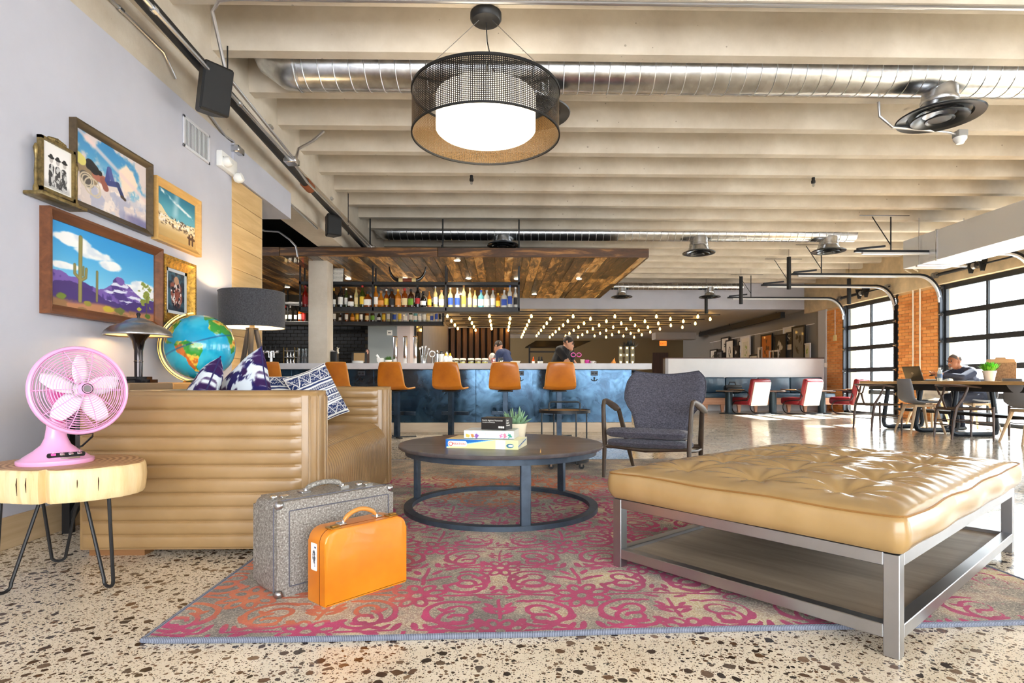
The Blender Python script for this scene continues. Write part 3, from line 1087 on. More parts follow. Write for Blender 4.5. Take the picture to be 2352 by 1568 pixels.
# bar stools
def make_stool():
    t = thing('bar_stool', '', 'bar stool', (0, 0, 0), 0, 'cognac stools along the bar')
    prof = [(-.215, 1.045), (-.205, .98), (-.185, .88), (-.165, .78), (-.145, .715), (-.105, .682), (-.04, .668), (.06, .672), (.16, .68), (.2, .674)]
    wid = [.165, .185, .2, .21, .215, .217, .215, .21, .195, .17]
    P, Q = [], []
    n = 12
    for (y, z), wd in zip(prof, wid):
        rowp, rowq = [], []
        for j in range(n + 1):
            u = -1 + 2 * j / n
            cup = .035 * u * u
            k = max(0, (z - .70) / .3)
            rowp.append((wd * u, y + cup * k, z + cup * (1 - k) * .5))
        P.append(rowp)
    m = MB().grid(P)
    o = m.build('seat_shell', STOOLL, t, True, ang=60)
    sd = o.modifiers.new('thickness', 'SOLIDIFY'); sd.thickness = .024; sd.offset = 0
    bv = o.modifiers.new('edge', 'BEVEL'); bv.width = .007; bv.segments = 2; bv.limit_method = 'ANGLE'
    ed = MB()
    outl = [r[0] for r in P] + P[-1][1:] + [r[-1] for r in P[::-1]][1:] + P[0][::-1][1:-1]
    ed.tube(outl, .008, 5, closed=True)
    ed.build('edge_welt', mat('welt_leather', (226, 160, 70), .45), t)
    MB().rbox(-.1, .1, -.09, .1, .636, .655, .004, 1).build('seat_plate', BLACK, t)
    MB().box(-.0325, .0325, -.0325, .0325, .012, .64).build('post', BLUESTEEL, t, False)
    MB().rbox(-.21, .21, .12, .16, .305, .355, .004, 1).build('foot_rest', BLUESTEEL, t)
    MB().box(-.0325, .0325, .03, .125, .305, .355).build('foot_rest_arm', BLACK, t, False)
    for k in range(4):
        a = R(45 + 90 * k)
        MB().bar((0, 0, .007 + .0), (.27 * math.cos(a), .27 * math.sin(a), .006), .05, .011).build('base_leg', BLACK, t, False)
    return t


ST = make_stool()
SPX = [(642, -26), (790, -24), (912, -24), (1036, -20), (1161, -5), (1284, 2)]
wh = ['nearest the tripod floor lamp', 'second right of the tripod lamp', 'third right of the tripod lamp', 'in the middle of the row, seat turned right', 'second left of the bar end', 'nearest the right bar end']
for i, (px, a) in enumerate(SPX):
    p = at(px, Y=8.1)
    lb = 'cognac leather bar stool ' + wh[i]
    if i == 0:
        ST.location = (p.x, 8.1, 0); ST.rotation_euler = (0, 0, R(a)); ST['label'] = lb
    else:
        copy_tree(ST, (p.x, 8.1, 0), R(a), lb)

# things on the bar
BTOP = CT


def bp(px, Y=9.1):
    p = at(px, Y=Y)
    return (p.x, Y, BTOP)


PORC = mat('white_porcelain', (240, 240, 238), .2, 0, .4)
t = thing('mortar', 'white stone mortar with pestle on the bar', 'mortar', bp(874, 9.0))
MB().lathe([(0, 0), (.04, 0), (.035, .015), (.055, .04), (.06, .09), (.052, .09), (.045, .03), (0, .02)], (0, 0, 0), 18).build('bowl', PORC, t)
MB().tube([(.01, 0, .04), (-.06, 0, .14)], [.014, .018], 10).build('pestle', PORC, t)
GRASS = mat('leaf_green', (64, 110, 36), .6, var=.2, vs=30)


def small_plant(t, r, h, n, z, m, seed=1):
    rr = random.Random(seed)
    g = MB()
    for i in range(n):
        a, tilt = rr.uniform(0, 2 * PI), rr.uniform(0, .9)
        L = h * rr.uniform(.6, 1)
        b = Vector((math.cos(a) * r * .5 * rr.random(), math.sin(a) * r * .5 * rr.random(), z))
        d = Vector((math.cos(a) * math.sin(tilt), math.sin(a) * math.sin(tilt), math.cos(tilt)))
        sd = d.cross(Vector((0, 0, 1))).normalized() if tilt > .05 else Vector((1, 0, 0))
        wv = L * .12
        g.add([b - sd * wv * .4, b + sd * wv * .4, b + d * L * .5 + sd * wv, b + d * L, b + d * L * .5 - sd * wv], [(0, 1, 2, 3, 4)])
    o = g.build('foliage', m, t, False)
    o['kind'] = 'stuff'
    return o


t = thing('herb_pot', 'small white pot of green herbs beside the mortar', 'plant pot', bp(892, 9.0))
MB().lathe([(0, 0), (.045, 0), (.055, .06), (.05, .06), (.04, .02), (0, .02)], (0, 0, 0), 16).build('pot', PORC, t)
small_plant(t, .06, .09, 90, .04, GRASS)
for i, (px, c) in enumerate(((908, 'leftmost'), (931, 'middle'), (954, 'rightmost'))):
    t = thing('tap_tower', f'tall square polished steel tap tower on the bar, {c} of three', 'tap tower', bp(px, 9.15), 0, 'tap towers on the bar')
    MB().rbox(-.028, .028, -.028, .028, 0, .43, .005, 2).build('tower_column', CHROME, t)
    MB().rbox(-.031, .031, -.031, .031, .43, .445, .003, 1).build('top_cap', mat('bronze', (120, 84, 50), .35, .8), t)
    MB().rbox(-.04, .04, -.04, .04, 0, .012, .003, 1).build('foot_plate', CHROME, t)
JAR = DRINK
for i, px in enumerate((1047, 1063, 1082, 1098, 1114)):
    t = thing('garnish_jar', f'glass garnish jar with white lid and yellow fruit, {ORD[i]} from the left', 'jar', bp(px, 8.95), 0, 'garnish jars on the bar')
    MB().lathe([(0, 0), (.046, 0), (.05, .01), (.05, .05), (.046, .06)], (0, 0, 0), 16, cap=False).build('glass', JAR, t)
    MB().lathe([(0, .004), (.043, .004), (.045, .03), (.0, .04)], (0, 0, 0), 12).build('garnish', mat('lemon_garnish', (236, 206, 70), .6, var=.2, vs=60), t)
    MB().lathe([(0, .058), (.05, .058), (.052, .075), (.045, .085), (0, .088)], (0, 0, 0), 16).build('lid', mat('cream_lid', (240, 236, 215), .35), t)
for px, c, lb, Y in ((1133, (200, 60, 40), 'tall glass jar of red cherries beside the garnish jars', 8.92), (1150, (60, 90, 40), 'glass jar of green olives beside the cherry jar', 8.92)):
    t = thing('garnish_jar', lb, 'jar', bp(px, Y))
    h = .12 if px == 1133 else .075
    MB().lathe([(0, 0), (.043, 0), (.046, .01), (.046, h), (.04, h + .012), (.04, h + .02)], (0, 0, 0), 16, cap=False).build('glass', JAR, t)
    f = MB()
    rr = random.Random(px)
    for k in range(26):
        f.ell((rr.uniform(-.028, .028), rr.uniform(-.028, .028), rr.uniform(.012, h * .7)), .01, 6, 5)
    fo = f.build('fruit', mat(f'fruit_{px}', c, .3), t); fo['kind'] = 'stuff'
t = thing('napkin_stack', 'stack of white napkins on the bar by the navy shirt', 'napkins', bp(1184, 8.9))
for k in range(4):
    MB().rbox(-.065, .065, -.065, .065, .011 * k, .011 * k + .01, .003, 1, Matrix.Rotation(R(7 * k - 8), 4, 'Z')).build('napkin', mat('napkin_paper', (236, 232, 220), .8), t)
for px, lb, r, h, m in ((1066 - 40, 'polished shaker tin beside the speed bottles', .04, .18, STEEL), (1014, 'tall white plastic juice carafe on the bar', .042, .19, WHITE), (1004, 'slim steel cocktail shaker on the bar', .032, .2, CHROME)):
    t = thing('cocktail_shaker' if m is not WHITE else 'juice_carafe', lb, 'shaker' if m is not WHITE else 'carafe', bp(px, 9.1))
    MB().lathe([(0, 0), (r * .8, 0), (r, h * .75), (r, h * .8), (r * .9, h * .82)], (0, 0, 0), 18).build('body', m, t)
    MB().lathe([(r * .92, h * .82), (r * .6, h * .95), (r * .45, h * .98), (r * .45, h * 1.08), (0, h * 1.1)], (0, 0, 0), 18).build('lid', BLKP if m is WHITE else m, t)
for i, px in enumerate((1024, 1034)):
    t = thing('speed_bottle', f'white squeeze bottle with yellow spout, {"left" if i == 0 else "right"} one of two', 'bottle', bp(px, 9.05))
    MB().lathe([(0, 0), (.035, 0), (.036, .01), (.036, .1), (.02, .125), (.015, .13)], (0, 0, 0), 14).build('body', WHITE, t)
    MB().lathe([(.018, .125), (.016, .145), (.005, .175), (0, .176)], (0, 0, 0), 10).build('spout', mat('yellow_spout', (236, 180, 40), .4), t)
t = thing('tool_jug', 'glass jug bristling with bar spoons and strainers', 'jug', bp(973, 9.1))
MB().lathe([(0, 0), (.05, 0), (.055, .14), (.05, .15)], (0, 0, 0), 16, cap=False).build('glass', DRINK, t)
for k, (a, b) in enumerate((((-.02, 0, .02), (-.06, .01, .25)), ((0, .01, .02), (.03, 0, .28)), ((.02, 0, .02), (.08, -.01, .24)), ((0, -.02, .02), (-.02, -.03, .27)))):
    g = MB().tube([a, b], .005, 6)
    g.ell(b, (.018, .008, .022), 8, 6)
    g.build('bar_tool', CHROME, t)
t = thing('strainer_stand', 'steel hawthorne strainers hanging on a stand beside the jug', 'strainer', bp(993, 9.1))
MB().tube([(0, 0, 0), (0, 0, .12)], .012, 8).lathe([(0, 0), (.045, 0), (.045, .012), (0, .014)], (0, 0, 0), 16).build('stand', CHROME, t)
MB().tube([(.045 * math.cos(q), 0, .16 + .045 * math.sin(q)) for q in [2 * PI * i / 18 for i in range(18)]], .009, 6, True).build('coil', STEEL, t)
# glasses left of the column
gl = MB().lathe([(0, 0), (.03, 0), (.032, .004), (.038, .12), (.036, .12), (.03, .008), (0, .006)], (0, 0, 0), 14).mesh('pint_glass', DRINK)
k = 0
for lev in range(2):
    for i, px in enumerate((684, 692, 700, 706)):
        o = meshobj('pint_glass', gl, None, (bp(px)[0], 9.15 + .03 * (i % 2), BTOP + .122 * lev))
        tag(o, f'upturned pint glass left of the column, {"lower" if lev == 0 else "upper"} tier, {ORD[i]} from the left', 'glass', 'pint glasses stacked on the bar')
t = thing('glass_washer_rack', 'brass-edged rack holding small pourers left of the glasses', 'rack', bp(668, 9.1))
for z in (0, .1, .2):
    MB().rbox(-.09, .09, -.07, .07, z, z + .012, .003, 1).build('tray', STEEL, t)
for sx in (-.085, .085):
    for sy in (-.065, .065):
        MB().tube([(sx, sy, 0), (sx, sy, .26)], .006, 6).build('upright', GOLDM, t)
for i, x in enumerate((-.05, 0, .05)):
    for z in (.012, .112):
        MB().lathe([(0, 0), (.016, 0), (.018, .03), (.008, .05), (.008, .07), (0, .07)], (x, 0, z), 10).build('pourer', CHROME, t)
t = thing('beer_tap', 'small chrome tap head at the far left of the bar', 'tap', bp(622, 9.15))
MB().tube([(0, 0, 0), (0, 0, .2)], .03, 12).build('pillar', CHROME, t)
MB().tube([(-.12, 0, .2), (.12, 0, .2)], .025, 10).build('manifold', CHROME, t)
for x in (-.08, 0, .08):
    MB().tube([(x, -.02, .2), (x, -.08, .18), (x, -.08, .1)], .012, 8).build('spout', CHROME, t)
    MB().tube([(x, -.02, .2), (x, -.03, .28)], .014, 8).build('handle', BLKP, t)
t = thing('pos_terminal', 'tan card terminal screen standing on the bar', 'terminal', bp(825, 9.2), R(8))
MB().rbox(-.12, .12, -.02, .02, .02, .2, .008, 2, Matrix.Rotation(R(-12), 4, 'X')).build('body', BLKP, t)
MB().rbox(-.085, .085, -.024, -.02, .03, .18, .003, 1, Matrix.Rotation(R(-12), 4, 'X')).build('screen_back', mat('tan_card', (150, 120, 78), .5), t)
MB().rbox(-.08, .08, -.05, .07, 0, .02, .005, 1).build('stand', BLKP, t)
t = thing('white_plates', 'stack of white plates on the bar beside the terminal', 'plates', bp(822, 8.85))
for kk in range(4):
    MB().lathe([(0, 0), (.05, 0), (.085, .012), (.085, .016), (.05, .006), (0, .006)], (0, 0, .009 * kk), 20).build('plate', PORC, t)
t = thing('paddle_board', 'tall dark wooden serving paddle standing behind the terminal', 'paddle', bp(844, 9.3))
MB().prism(rrect(-.03, .03, 0, .25, .029, 5, .005), -.01, .01, 'xz').build('blade', wood('paddle_wood', (60, 40, 34), (90, 66, 58), 'z'), t)
MB().ell((0, -.012, .2), (.02, .006, .035), 12, 8).build('burl', mat('pink_burl', (206, 150, 128), .6), t)
t = thing('bar_caddy', 'black leather bar caddy with a carved hand beside the column', 'caddy', bp(769, 9.15))
MB().rbox(-.05, .05, -.06, .06, 0, .2, .01, 2).build('caddy_box', mat('black_leather', (24, 24, 26), .4), t)
MB().prism([(-.06, .2), (.05, .17), (.06, .185), (-.04, .225)], -.05, .05, 'xz').build('flap', GALV, t)
hm = MB().tube([(.05, 0, .17), (.045, 0, .23)], .014, 8).tube([(.045, 0, .225), (.035, 0, .27)], .006, 6).tube([(.048, 0, .225), (.068, 0, .26)], .006, 6).ell((.046, 0, .222), .017, 10, 7)
hm.build('carved_hand', mat('bone', (236, 226, 206), .4), t)
# marquee letters on the bar
MARQ = mat('marquee_olive', (96, 88, 62), .5)
GLOW = lampmat('marquee_bulb', (255, 232, 180), 14)
for word, px, lb in (('H', 1432, 'olive marquee letter H with white bulbs on the bar'), ('I', 1452, 'olive marquee letter I with white bulbs on the bar')):
    t = thing('marquee_letter', lb, 'letter light', bp(px, 9.0), 0, 'marquee letters')
    xs = (-.05, .05) if word == 'H' else (0,)
    for x in xs:
        MB().rbox(x - .03, x + .03, -.03, .03, 0, .28, .004, 1).build('stem', MARQ, t)
    if word == 'H':
        MB().rbox(-.05, .05, -.028, .028, .115, .165, .004, 1).build('crossbar', MARQ, t)
    for x in xs:
        for z in (.03, .14, .25):
            MB().ell((x, -.036, z), .012, 10, 7).build('bulb', GLOW, t)
t = thing('potted_agave', 'dark spiky plant in a black pot behind the marquee letters', 'plant', bp(1444, 9.25))
MB().lathe([(0, 0), (.07, 0), (.075, .24), (.065, .24), (0, .2)], (0, 0, 0), 16).build('pot', BLKP, t)
small_plant(t, .1, .2, 60, .22, mat('dark_leaf', (24, 28, 24), .5), 4)
PINK = mat('pink_glow_plastic', (230, 60, 170), .3)
t = thing('novelty_glasses', 'pink rimmed novelty glasses on a black head on the bar', 'novelty head', bp(1320, 8.95))
MB().ell((-.04, 0, .13), (.055, .05, .075), 14, 10).lathe([(0, 0), (.06, 0), (.03, .03), (.025, .08), (0, .08)], (-.04, 0, 0), 14).build('head', BLKP, t)
for x in (-.03, .06):
    MB().tube([(x + .035 * math.cos(q), -.055, .14 + .03 * math.sin(q)) for q in [2 * PI * i / 14 for i in range(14)]], .006, 6, True).build('rim', PINK, t)
for i, (px, c, h) in enumerate(((1338, (236, 226, 190), .07), (1348, (230, 70, 170), .06), (1361, (238, 236, 230), .045))):
    t = thing('bar_cup', ['cream paper cup beside the pink glasses', 'pink plastic cup on the bar', 'small white bowl with spout right of the pink cup'][i], 'cup', bp(px, 8.9))
    MB().lathe([(0, 0), (.026, 0), (.036, h), (.032, h), (.024, .006), (0, .006)], (0, 0, 0), 16).build('body', mat(f'cup_{i}', c, .4), t)
    MB().tube([(.035, 0, h * .8), (.055, 0, h * .7), (.05, 0, h * .3), (.03, 0, h * .25)], .005, 6).build('handle', mat(f'cup_{i}', c, .4), t)
for px, c, nm in ((1225, (220, 90, 30), 'orange bitters bottle by the black shirted bartender'), (1238, (30, 30, 32), 'black bitters bottle by the black shirted bartender'), (1244, (40, 40, 44), 'dark bottle with pale label left of the black shirt')):
    t = thing('bitters_bottle', nm, 'bottle', bp(px, 9.15))
    MB().lathe([(0, 0), (.022, 0), (.023, .06), (.012, .085), (.01, .12), (0, .12)], (0, 0, 0), 12).build('glass_bottle', mat(f'bit_{px}', c, .15), t)
    MB().lathe([(.0235, .015), (.0235, .05)], (0, 0, 0), 12, cap=False).build('paper_label', LBL['white'], t)
t = thing('menu_card', 'small orange folded card standing on the bar', 'card', bp(1410, 8.95), R(20))
MB().prism([(-.04, 0), (.04, 0), (.02, .09)], -.004, .004, 'xz', Matrix.Rotation(R(-15), 4, 'X')).build('card_front', LBL['orange'], t)
MB().prism([(-.04, 0), (.04, 0), (.02, .09)], .03, .036, 'xz', Matrix.Rotation(R(15), 4, 'X')).build('card_back', LBL['orange'], t)

# thermostat-like white box on the grey wall
p = at(895, 764, Y=12.29)
t = thing('wall_sensor', 'small white square sensor box on the blue grey wall', 'sensor', (p.x, 12.3, p.z))
MB().rbox(-.055, .055, -.03, 0, -.055, .055, .006, 2).build('housing', WHITE, t)
MB().box(-.03, .03, -.032, -.029, -.012, .012).build('display', mat('display_grey', (90, 92, 96), .4), t)
# framed window with greenery in the pale wall
t = thing('window_1', 'narrow dark framed glass door beside the pale strip', 'window', (gx2 + .01, 13.6, 0))
t['kind'] = 'structure'; del t['category']
MB().box(0, .03, -.6, -.5, 0, 2.3).box(0, .03, .5, .6, 0, 2.3).box(0, .03, -.5, .5, 2.2, 2.3).build('frame', BLKP, t, False)
MB().box(.01, .018, -.5, .5, 0, 2.2).build('pane', mat('dark_pane', (60, 84, 70), .05, 0, .5), t, False)

# back lounge furniture: hood, posts, far shelving, exit sign
t = thing('range_hood', 'black sloping hood over the far counter', 'hood', (at(1280, Y=20).x, 20, 2.0))
hx = (at(1207, Y=20).x - t.location.x, at(1358, Y=20).x - t.location.x)
z0 = at(1280, 797, Y=20).z - 2.0
z1 = at(1280, 786, Y=20).z - 2.0
MB().add([(hx[0], -.3, z0), (hx[1] - .5, -.3, z0), (hx[1] - .5, .6, z0), (hx[0], .6, z0), (hx[0] + .35, -.1, z1 + .05), (hx[1], -.1, z1 + .05), (hx[1], .6, z1 + .05), (hx[0] + .35, .6, z1 + .05)], [(0, 1, 2, 3), (4, 5, 6, 7), (0, 1, 5, 4), (1, 2, 6, 5), (2, 3, 7, 6), (3, 0, 4, 7)]).build('canopy_panel', BLKP, t, False)
MB().box(hx[0] + .1, hx[0] + .16, -.2, -.14, -2, z0).build('post', BLKP, t, False)
MB().box(hx[1] - .7, hx[1] - .64, -.2, -.14, -2, z0).build('post', BLKP, t, False)
MB().box(hx[0] + .1, hx[1] - .64, -.2, -.14, z0 - .2, z0 - .14).build('rail', BLKP, t, False)
t = thing('far_counter', 'dark far counter with pale upper wall panel', 'counter', (at(1310, Y=21).x, 21, 0))
MB().box(-2.2, 1.6, 0, .5, 0, 1.25).build('counter_body', mat('far_counter_dark', (40, 34, 26), .7), t, False)
MB().box(-2.2, 1.6, -.03, .53, 1.25, 1.29).build('counter_top', BLKP, t, False)
t = thing('exit_sign', 'glowing red exit sign under the low ceiling', 'exit sign', at(1523, 783, Y=24.5))
MB().rbox(-.15, .15, -.02, .02, -.2, 0, .01, 1).build('housing', lampmat('exit_glow', (255, 110, 40), 1.2), t)
text('exit_lettering', 'EXIT', .12, mat('exit_red', (200, 20, 10), .5), t, Matrix.Translation((0, -.022, -.15)) @ Matrix.Rotation(PI / 2, 4, 'X'), align='CENTER')
MB().tube([(0, 0, 0), (0, 0, .3)], .01, 6).build('stem', BLKP, t)

# bare bulbs on the low ceiling: staggered lattice
BULBM = lampmat('bulb_filament_glow', (255, 190, 90), 16)
SOCK = mat('socket_brass', (120, 96, 60), .4, .6)
bm_b = MB().lathe([(0, -.12), (.02, -.115), (.034, -.09), (.036, -.07), (.026, -.04), (.016, -.02), (.016, 0)], (0, 0, 0), 12).mesh('bulb', BULBM)
bm_s = MB().lathe([(.02, -.012), (.022, .0), (.022, .05), (.012, .06), (0, .06)], (0, 0, 0), 12).mesh('socket', SOCK)
BZ = 2.70
nbulb = 0
x_first = at(1028, Y=16.5).x
rows_y = [16.45 + .66 * k for k in range(13)]
for k, yy in enumerate(rows_y):
    xm = 6.75 - .08 * k
    xs = []
    for c in range(15):
        if (c + k) % 2: continue
        xx = x_first + .60 * c
        if xx > xm: continue
        xs.append(xx)
    rl = MB().box(min(xs) - .3, max(xs) + .3, yy - .008, yy + .008, BZ + .052, BZ + .08)
    o = rl.build('light_rail', BLACK, None, False)
    tag(o, f'thin black rail of bare bulbs under the low ceiling, {ORD[k]} from the front', 'light rail', 'bulb rails')
    for xx in xs:
        t = thing('hanging_bulb', 'glowing bare bulb in a brass socket under the low lounge ceiling', 'light bulb', (xx, yy, BZ), 0, 'bare bulbs under the low ceiling')
        meshobj('bulb', bm_b, t); meshobj('socket', bm_s, t)
        nbulb += 1
# ================================================================== rug
def damask(x, y):
    """signed distance to the ornamental drawing, x,y in metres: mirrored scrolls, rosettes and leaf sprigs"""
    wx = x + .022 * (fbm(x, y, 4.0, 3, 11) - .5) * 2
    wy = y + .022 * (fbm(x, y, 4.0, 3, 21) - .5) * 2
    P = .60
    best = np.full(x.shape, 9.0)

    def arcd(u, v, cx, cy, r, a0, a1, w):
        a = (np.degrees(np.arctan2(v - cy, u - cx)) - a0) % 360
        d = np.abs(np.hypot(u - cx, v - cy) - r)
        e = np.minimum(np.hypot(u - cx - r * math.cos(R(a0)), v - cy - r * math.sin(R(a0))), np.hypot(u - cx - r * math.cos(R(a1)), v - cy - r * math.sin(R(a1))))
        return np.where(a <= a1 - a0, d, e) - w

    def leaf(u, v, cx, cy, ang, L, wd):
        c, s = math.cos(R(ang)), math.sin(R(ang))
        p, q = (u - cx) * c + (v - cy) * s, -(u - cx) * s + (v - cy) * c
        return (np.hypot(p / L, q / wd) - 1) * wd

    for ox, oy, k in ((0, 0, 1.0), (.5, .5, .82)):
        u = np.abs((wx / P + ox) % 1.0 - .5) * P
        v = ((wy / P + oy) % 1.0 - .5) * P
        uu, vv = u / k, v / k
        r, a = np.hypot(uu, vv), np.arctan2(vv, uu)
        d = np.abs(r - .026) - .007
        for q in range(8):
            an = q * 45 + 22.5
            d = np.minimum(d, np.abs(leaf(uu, vv, .068 * math.cos(R(an)), .068 * math.sin(R(an)), an, .034, .021)) - .0075)
        d = np.minimum(d, arcd(uu, vv, .165, .115, .082, -170, 70, .0105))
        d = np.minimum(d, arcd(uu, vv, .172, .118, .036, 10, 300, .0095))
        d = np.minimum(d, arcd(uu, vv, .150, -.150, .095, 60, 290, .0105))
        d = np.minimum(d, arcd(uu, vv, .162, -.140, .042, -120, 160, .0095))
        d = np.minimum(d, cap_sd(uu, vv, 0, .11, 0, .31, .008))
        d = np.minimum(d, cap_sd(uu, vv, .1, .0, .31, .01, .008))
        for cx, cy, an, L, wd in ((.038, .175, 40, .036, .013), (.042, .245, 55, .032, .012), (.2, .032, 25, .034, .012), (.25, -.022, -25, .034, .012), (.285, .045, 60, .03, .012), (.06, -.2, -60, .036, .014), (.03, -.265, -75, .034, .013), (.235, .2, 50, .034, .013), (.27, -.13, -20, .034, .013), (.235, -.235, -45, .034, .014), (.09, -.27, 20, .03, .012), (.1, .29, 15, .03, .012)):
            d = np.minimum(d, leaf(uu, vv, cx, cy, an, L, wd))
        best = np.minimum(best, d * k)
    return best


def rugmat():
    t = NT('woven_rug')
    v = t.obj()
    a = t.n('Attribute', attribute_name='Col')
    sep = t.n('SeparateColor')
    t.l(a.outputs['Color'], sep.inputs[0])
    fuzz = t.noise(v, 140, 3, .7)
    thr = t.math('ADD', sep.outputs[0], t.math('MULTIPLY', t.math('SUBTRACT', fuzz, .5), .42))
    mask = t.n('MapRange', interpolation_type='SMOOTHSTEP')
    mask.inputs['From Min'].default_value = .46
    mask.inputs['From Max'].default_value = .56
    t.l(thr, mask.inputs[0])
    pile = t.noise(v, 170, 4, .8)
    g = t.ramp(t.noise(v, 2.3, 4, .6), [(.36, (138, 128, 120)), (.5, (190, 176, 156)), (.62, (226, 212, 186))])
    g = t.mix(.75, g, t.ramp(pile, [(.36, (30, 28, 28)), (.5, (128, 128, 128)), (.64, (245, 242, 236))]), 'OVERLAY')
    mg = t.ramp(t.noise(v, 6, 3), [(.3, (170, 6, 88)), (.7, (206, 30, 116))])
    og = t.ramp(t.noise(v, 6, 3), [(.3, (196, 84, 34)), (.7, (226, 128, 66))])
    pc = t.mix(sep.outputs[1], mg, og)
    pc = t.mix(.45, pc, t.ramp(pile, [(.3, (70, 60, 60)), (.7, (215, 205, 205))]), 'OVERLAY')
    fade = t.math('MULTIPLY', mask.outputs[0], t.math('ADD', .75, t.math('MULTIPLY', sep.outputs[2], .25)))
    t.base(t.mix(fade, g, pc))
    t.set(.95, 0, 0, .1)
    t.b.inputs['Sheen Weight'].default_value = .25
    t.bump(t.math('ADD', pile, t.math('MULTIPLY', mask.outputs[0], .5)), .7, .006)
    return t.m


RX0, RX1, RY0, RY1 = -1.09, 2.06, 1.79, 5.70
RT = .014
rug = thing('patterned_rug', 'greige rug with magenta and orange damask pattern under the lounge furniture', 'rug', ((RX0 + RX1) / 2, (RY0 + RY1) / 2, 0))


def rug_edge(x):
    return .012 * math.sin(2.6 * x + .6) + .05 * max(0, (x - .1)) - .01


nx, ny = 420, 520
xs = np.linspace(RX0, RX1, nx)
V, C = [], []
X, T = np.meshgrid(xs, np.linspace(0, 1, ny))
E = RY0 + np.array([rug_edge(q) for q in xs])[None, :]
Yg = E + (RY1 - E) * T
D = damask(X, Yg)
ink = np.clip(.5 - D / .022, 0, 1)
fadef = fbm(X, Yg, 1.05, 4, 41)
# pattern density falls away towards the back and in worn patches
dens = sst(.27, .42, fadef) * (1 - .92 * sst(4.4, 5.2, Yg + .5 * (fbm(X, Yg, 1.2, 3, 5) - .5)))
dens = np.maximum(dens, .9 * sst(1.0, .5, np.hypot(X - .1, Yg - 3.7)))
dens = np.maximum(dens, sst(.75, .2, np.hypot(X - .25, Yg - 2.35)))
mg = np.clip(ink - .42 * (1 - dens), 0, 1)
og = sst(.58, .68, fbm(X, Yg, .95, 3, 71) + .18 * sst(3.2, 4.2, Yg) + .25 * np.exp(-(((X + .75) ** 2 + (Yg - 2.0) ** 2) / .05)) - .12 * np.exp(-(((X - .3) ** 2 + (Yg - 2.2) ** 2) / .35)) - .16 * sst(.5, 1.2, X) * sst(3.2, 2.4, Yg) - .05 * sst(3.2, 2.6, Yg))
wav = .004 * np.sin(X * 3.1) * np.exp(-(Yg - E) / .2)
me = bpy.data.meshes.new('pile')
me.from_pydata(list(zip((X - rug.location.x).ravel().tolist(), (Yg - rug.location.y).ravel().tolist(), (RT + np.abs(wav)).ravel().tolist())), [], [])
I = np.arange(nx * ny).reshape(ny, nx)
Fc = np.stack([I[:-1, :-1], I[:-1, 1:], I[1:, 1:], I[1:, :-1]], -1).reshape(-1, 4)
me.clear_geometry()
me.from_pydata(list(zip((X - rug.location.x).ravel().tolist(), (Yg - rug.location.y).ravel().tolist(), (RT + np.abs(wav)).ravel().tolist())), [], Fc.tolist())
ca = me.color_attributes.new('Col', 'FLOAT_COLOR', 'POINT')
buf = np.ones((nx * ny, 4), np.float32)
buf[:, 0], buf[:, 1], buf[:, 2] = mg.ravel(), og.ravel(), dens.ravel()
ca.data.foreach_set('color', buf.ravel())
me.materials.append(rugmat())
meshobj('pile', me, rug)
poly = [(x, RY0 + rug_edge(x)) for x in np.linspace(RX0, RX1, 60)] + [(RX1, RY1), (RX0, RY1)]
MB().prism(poly, .001, RT - .002).build('backing', mat('rug_backing', (120, 108, 96), .9), rug, False, True)
bd = [(x, RY0 + rug_edge(x), RT * .6) for x in np.linspace(RX0, RX1, 80)]
bd += [(RX1, y, RT * .6) for y in np.linspace(RY0 + rug_edge(RX1), RY1, 40)[1:]] + [(x, RY1, RT * .6) for x in np.linspace(RX1, RX0, 20)[1:]] + [(RX0, y, RT * .6) for y in np.linspace(RY1, RY0 + rug_edge(RX0), 40)[1:-1]]
bt = NT('grey_blue_binding')
wv = bt.n('TexWave')
wv.inputs['Scale'].default_value = 60
bt.l(bt.obj(), wv.inputs['Vector'])
bt.base(bt.ramp(wv.outputs[1], [(.2, (86, 92, 108)), (.8, (140, 146, 162))]))
bt.set(.9)
bt.bump(wv.outputs[1], .4, .004)
MB().tube(bd, .0095, 8, True).build('binding', bt.m, rug, True, True)

# ================================================================== sofa (faces +X, near arm towards the camera)
SX0, SX1, SY0, SY1 = -1.90, -.835, 2.63, 4.45
sofa = thing('channel_sofa', 'tan leather channel-tufted sofa against the lilac wall', 'sofa', ((SX0 + SX1) / 2, (SY0 + SY1) / 2, 0))
sb, st_, aw = .035, .752, .20


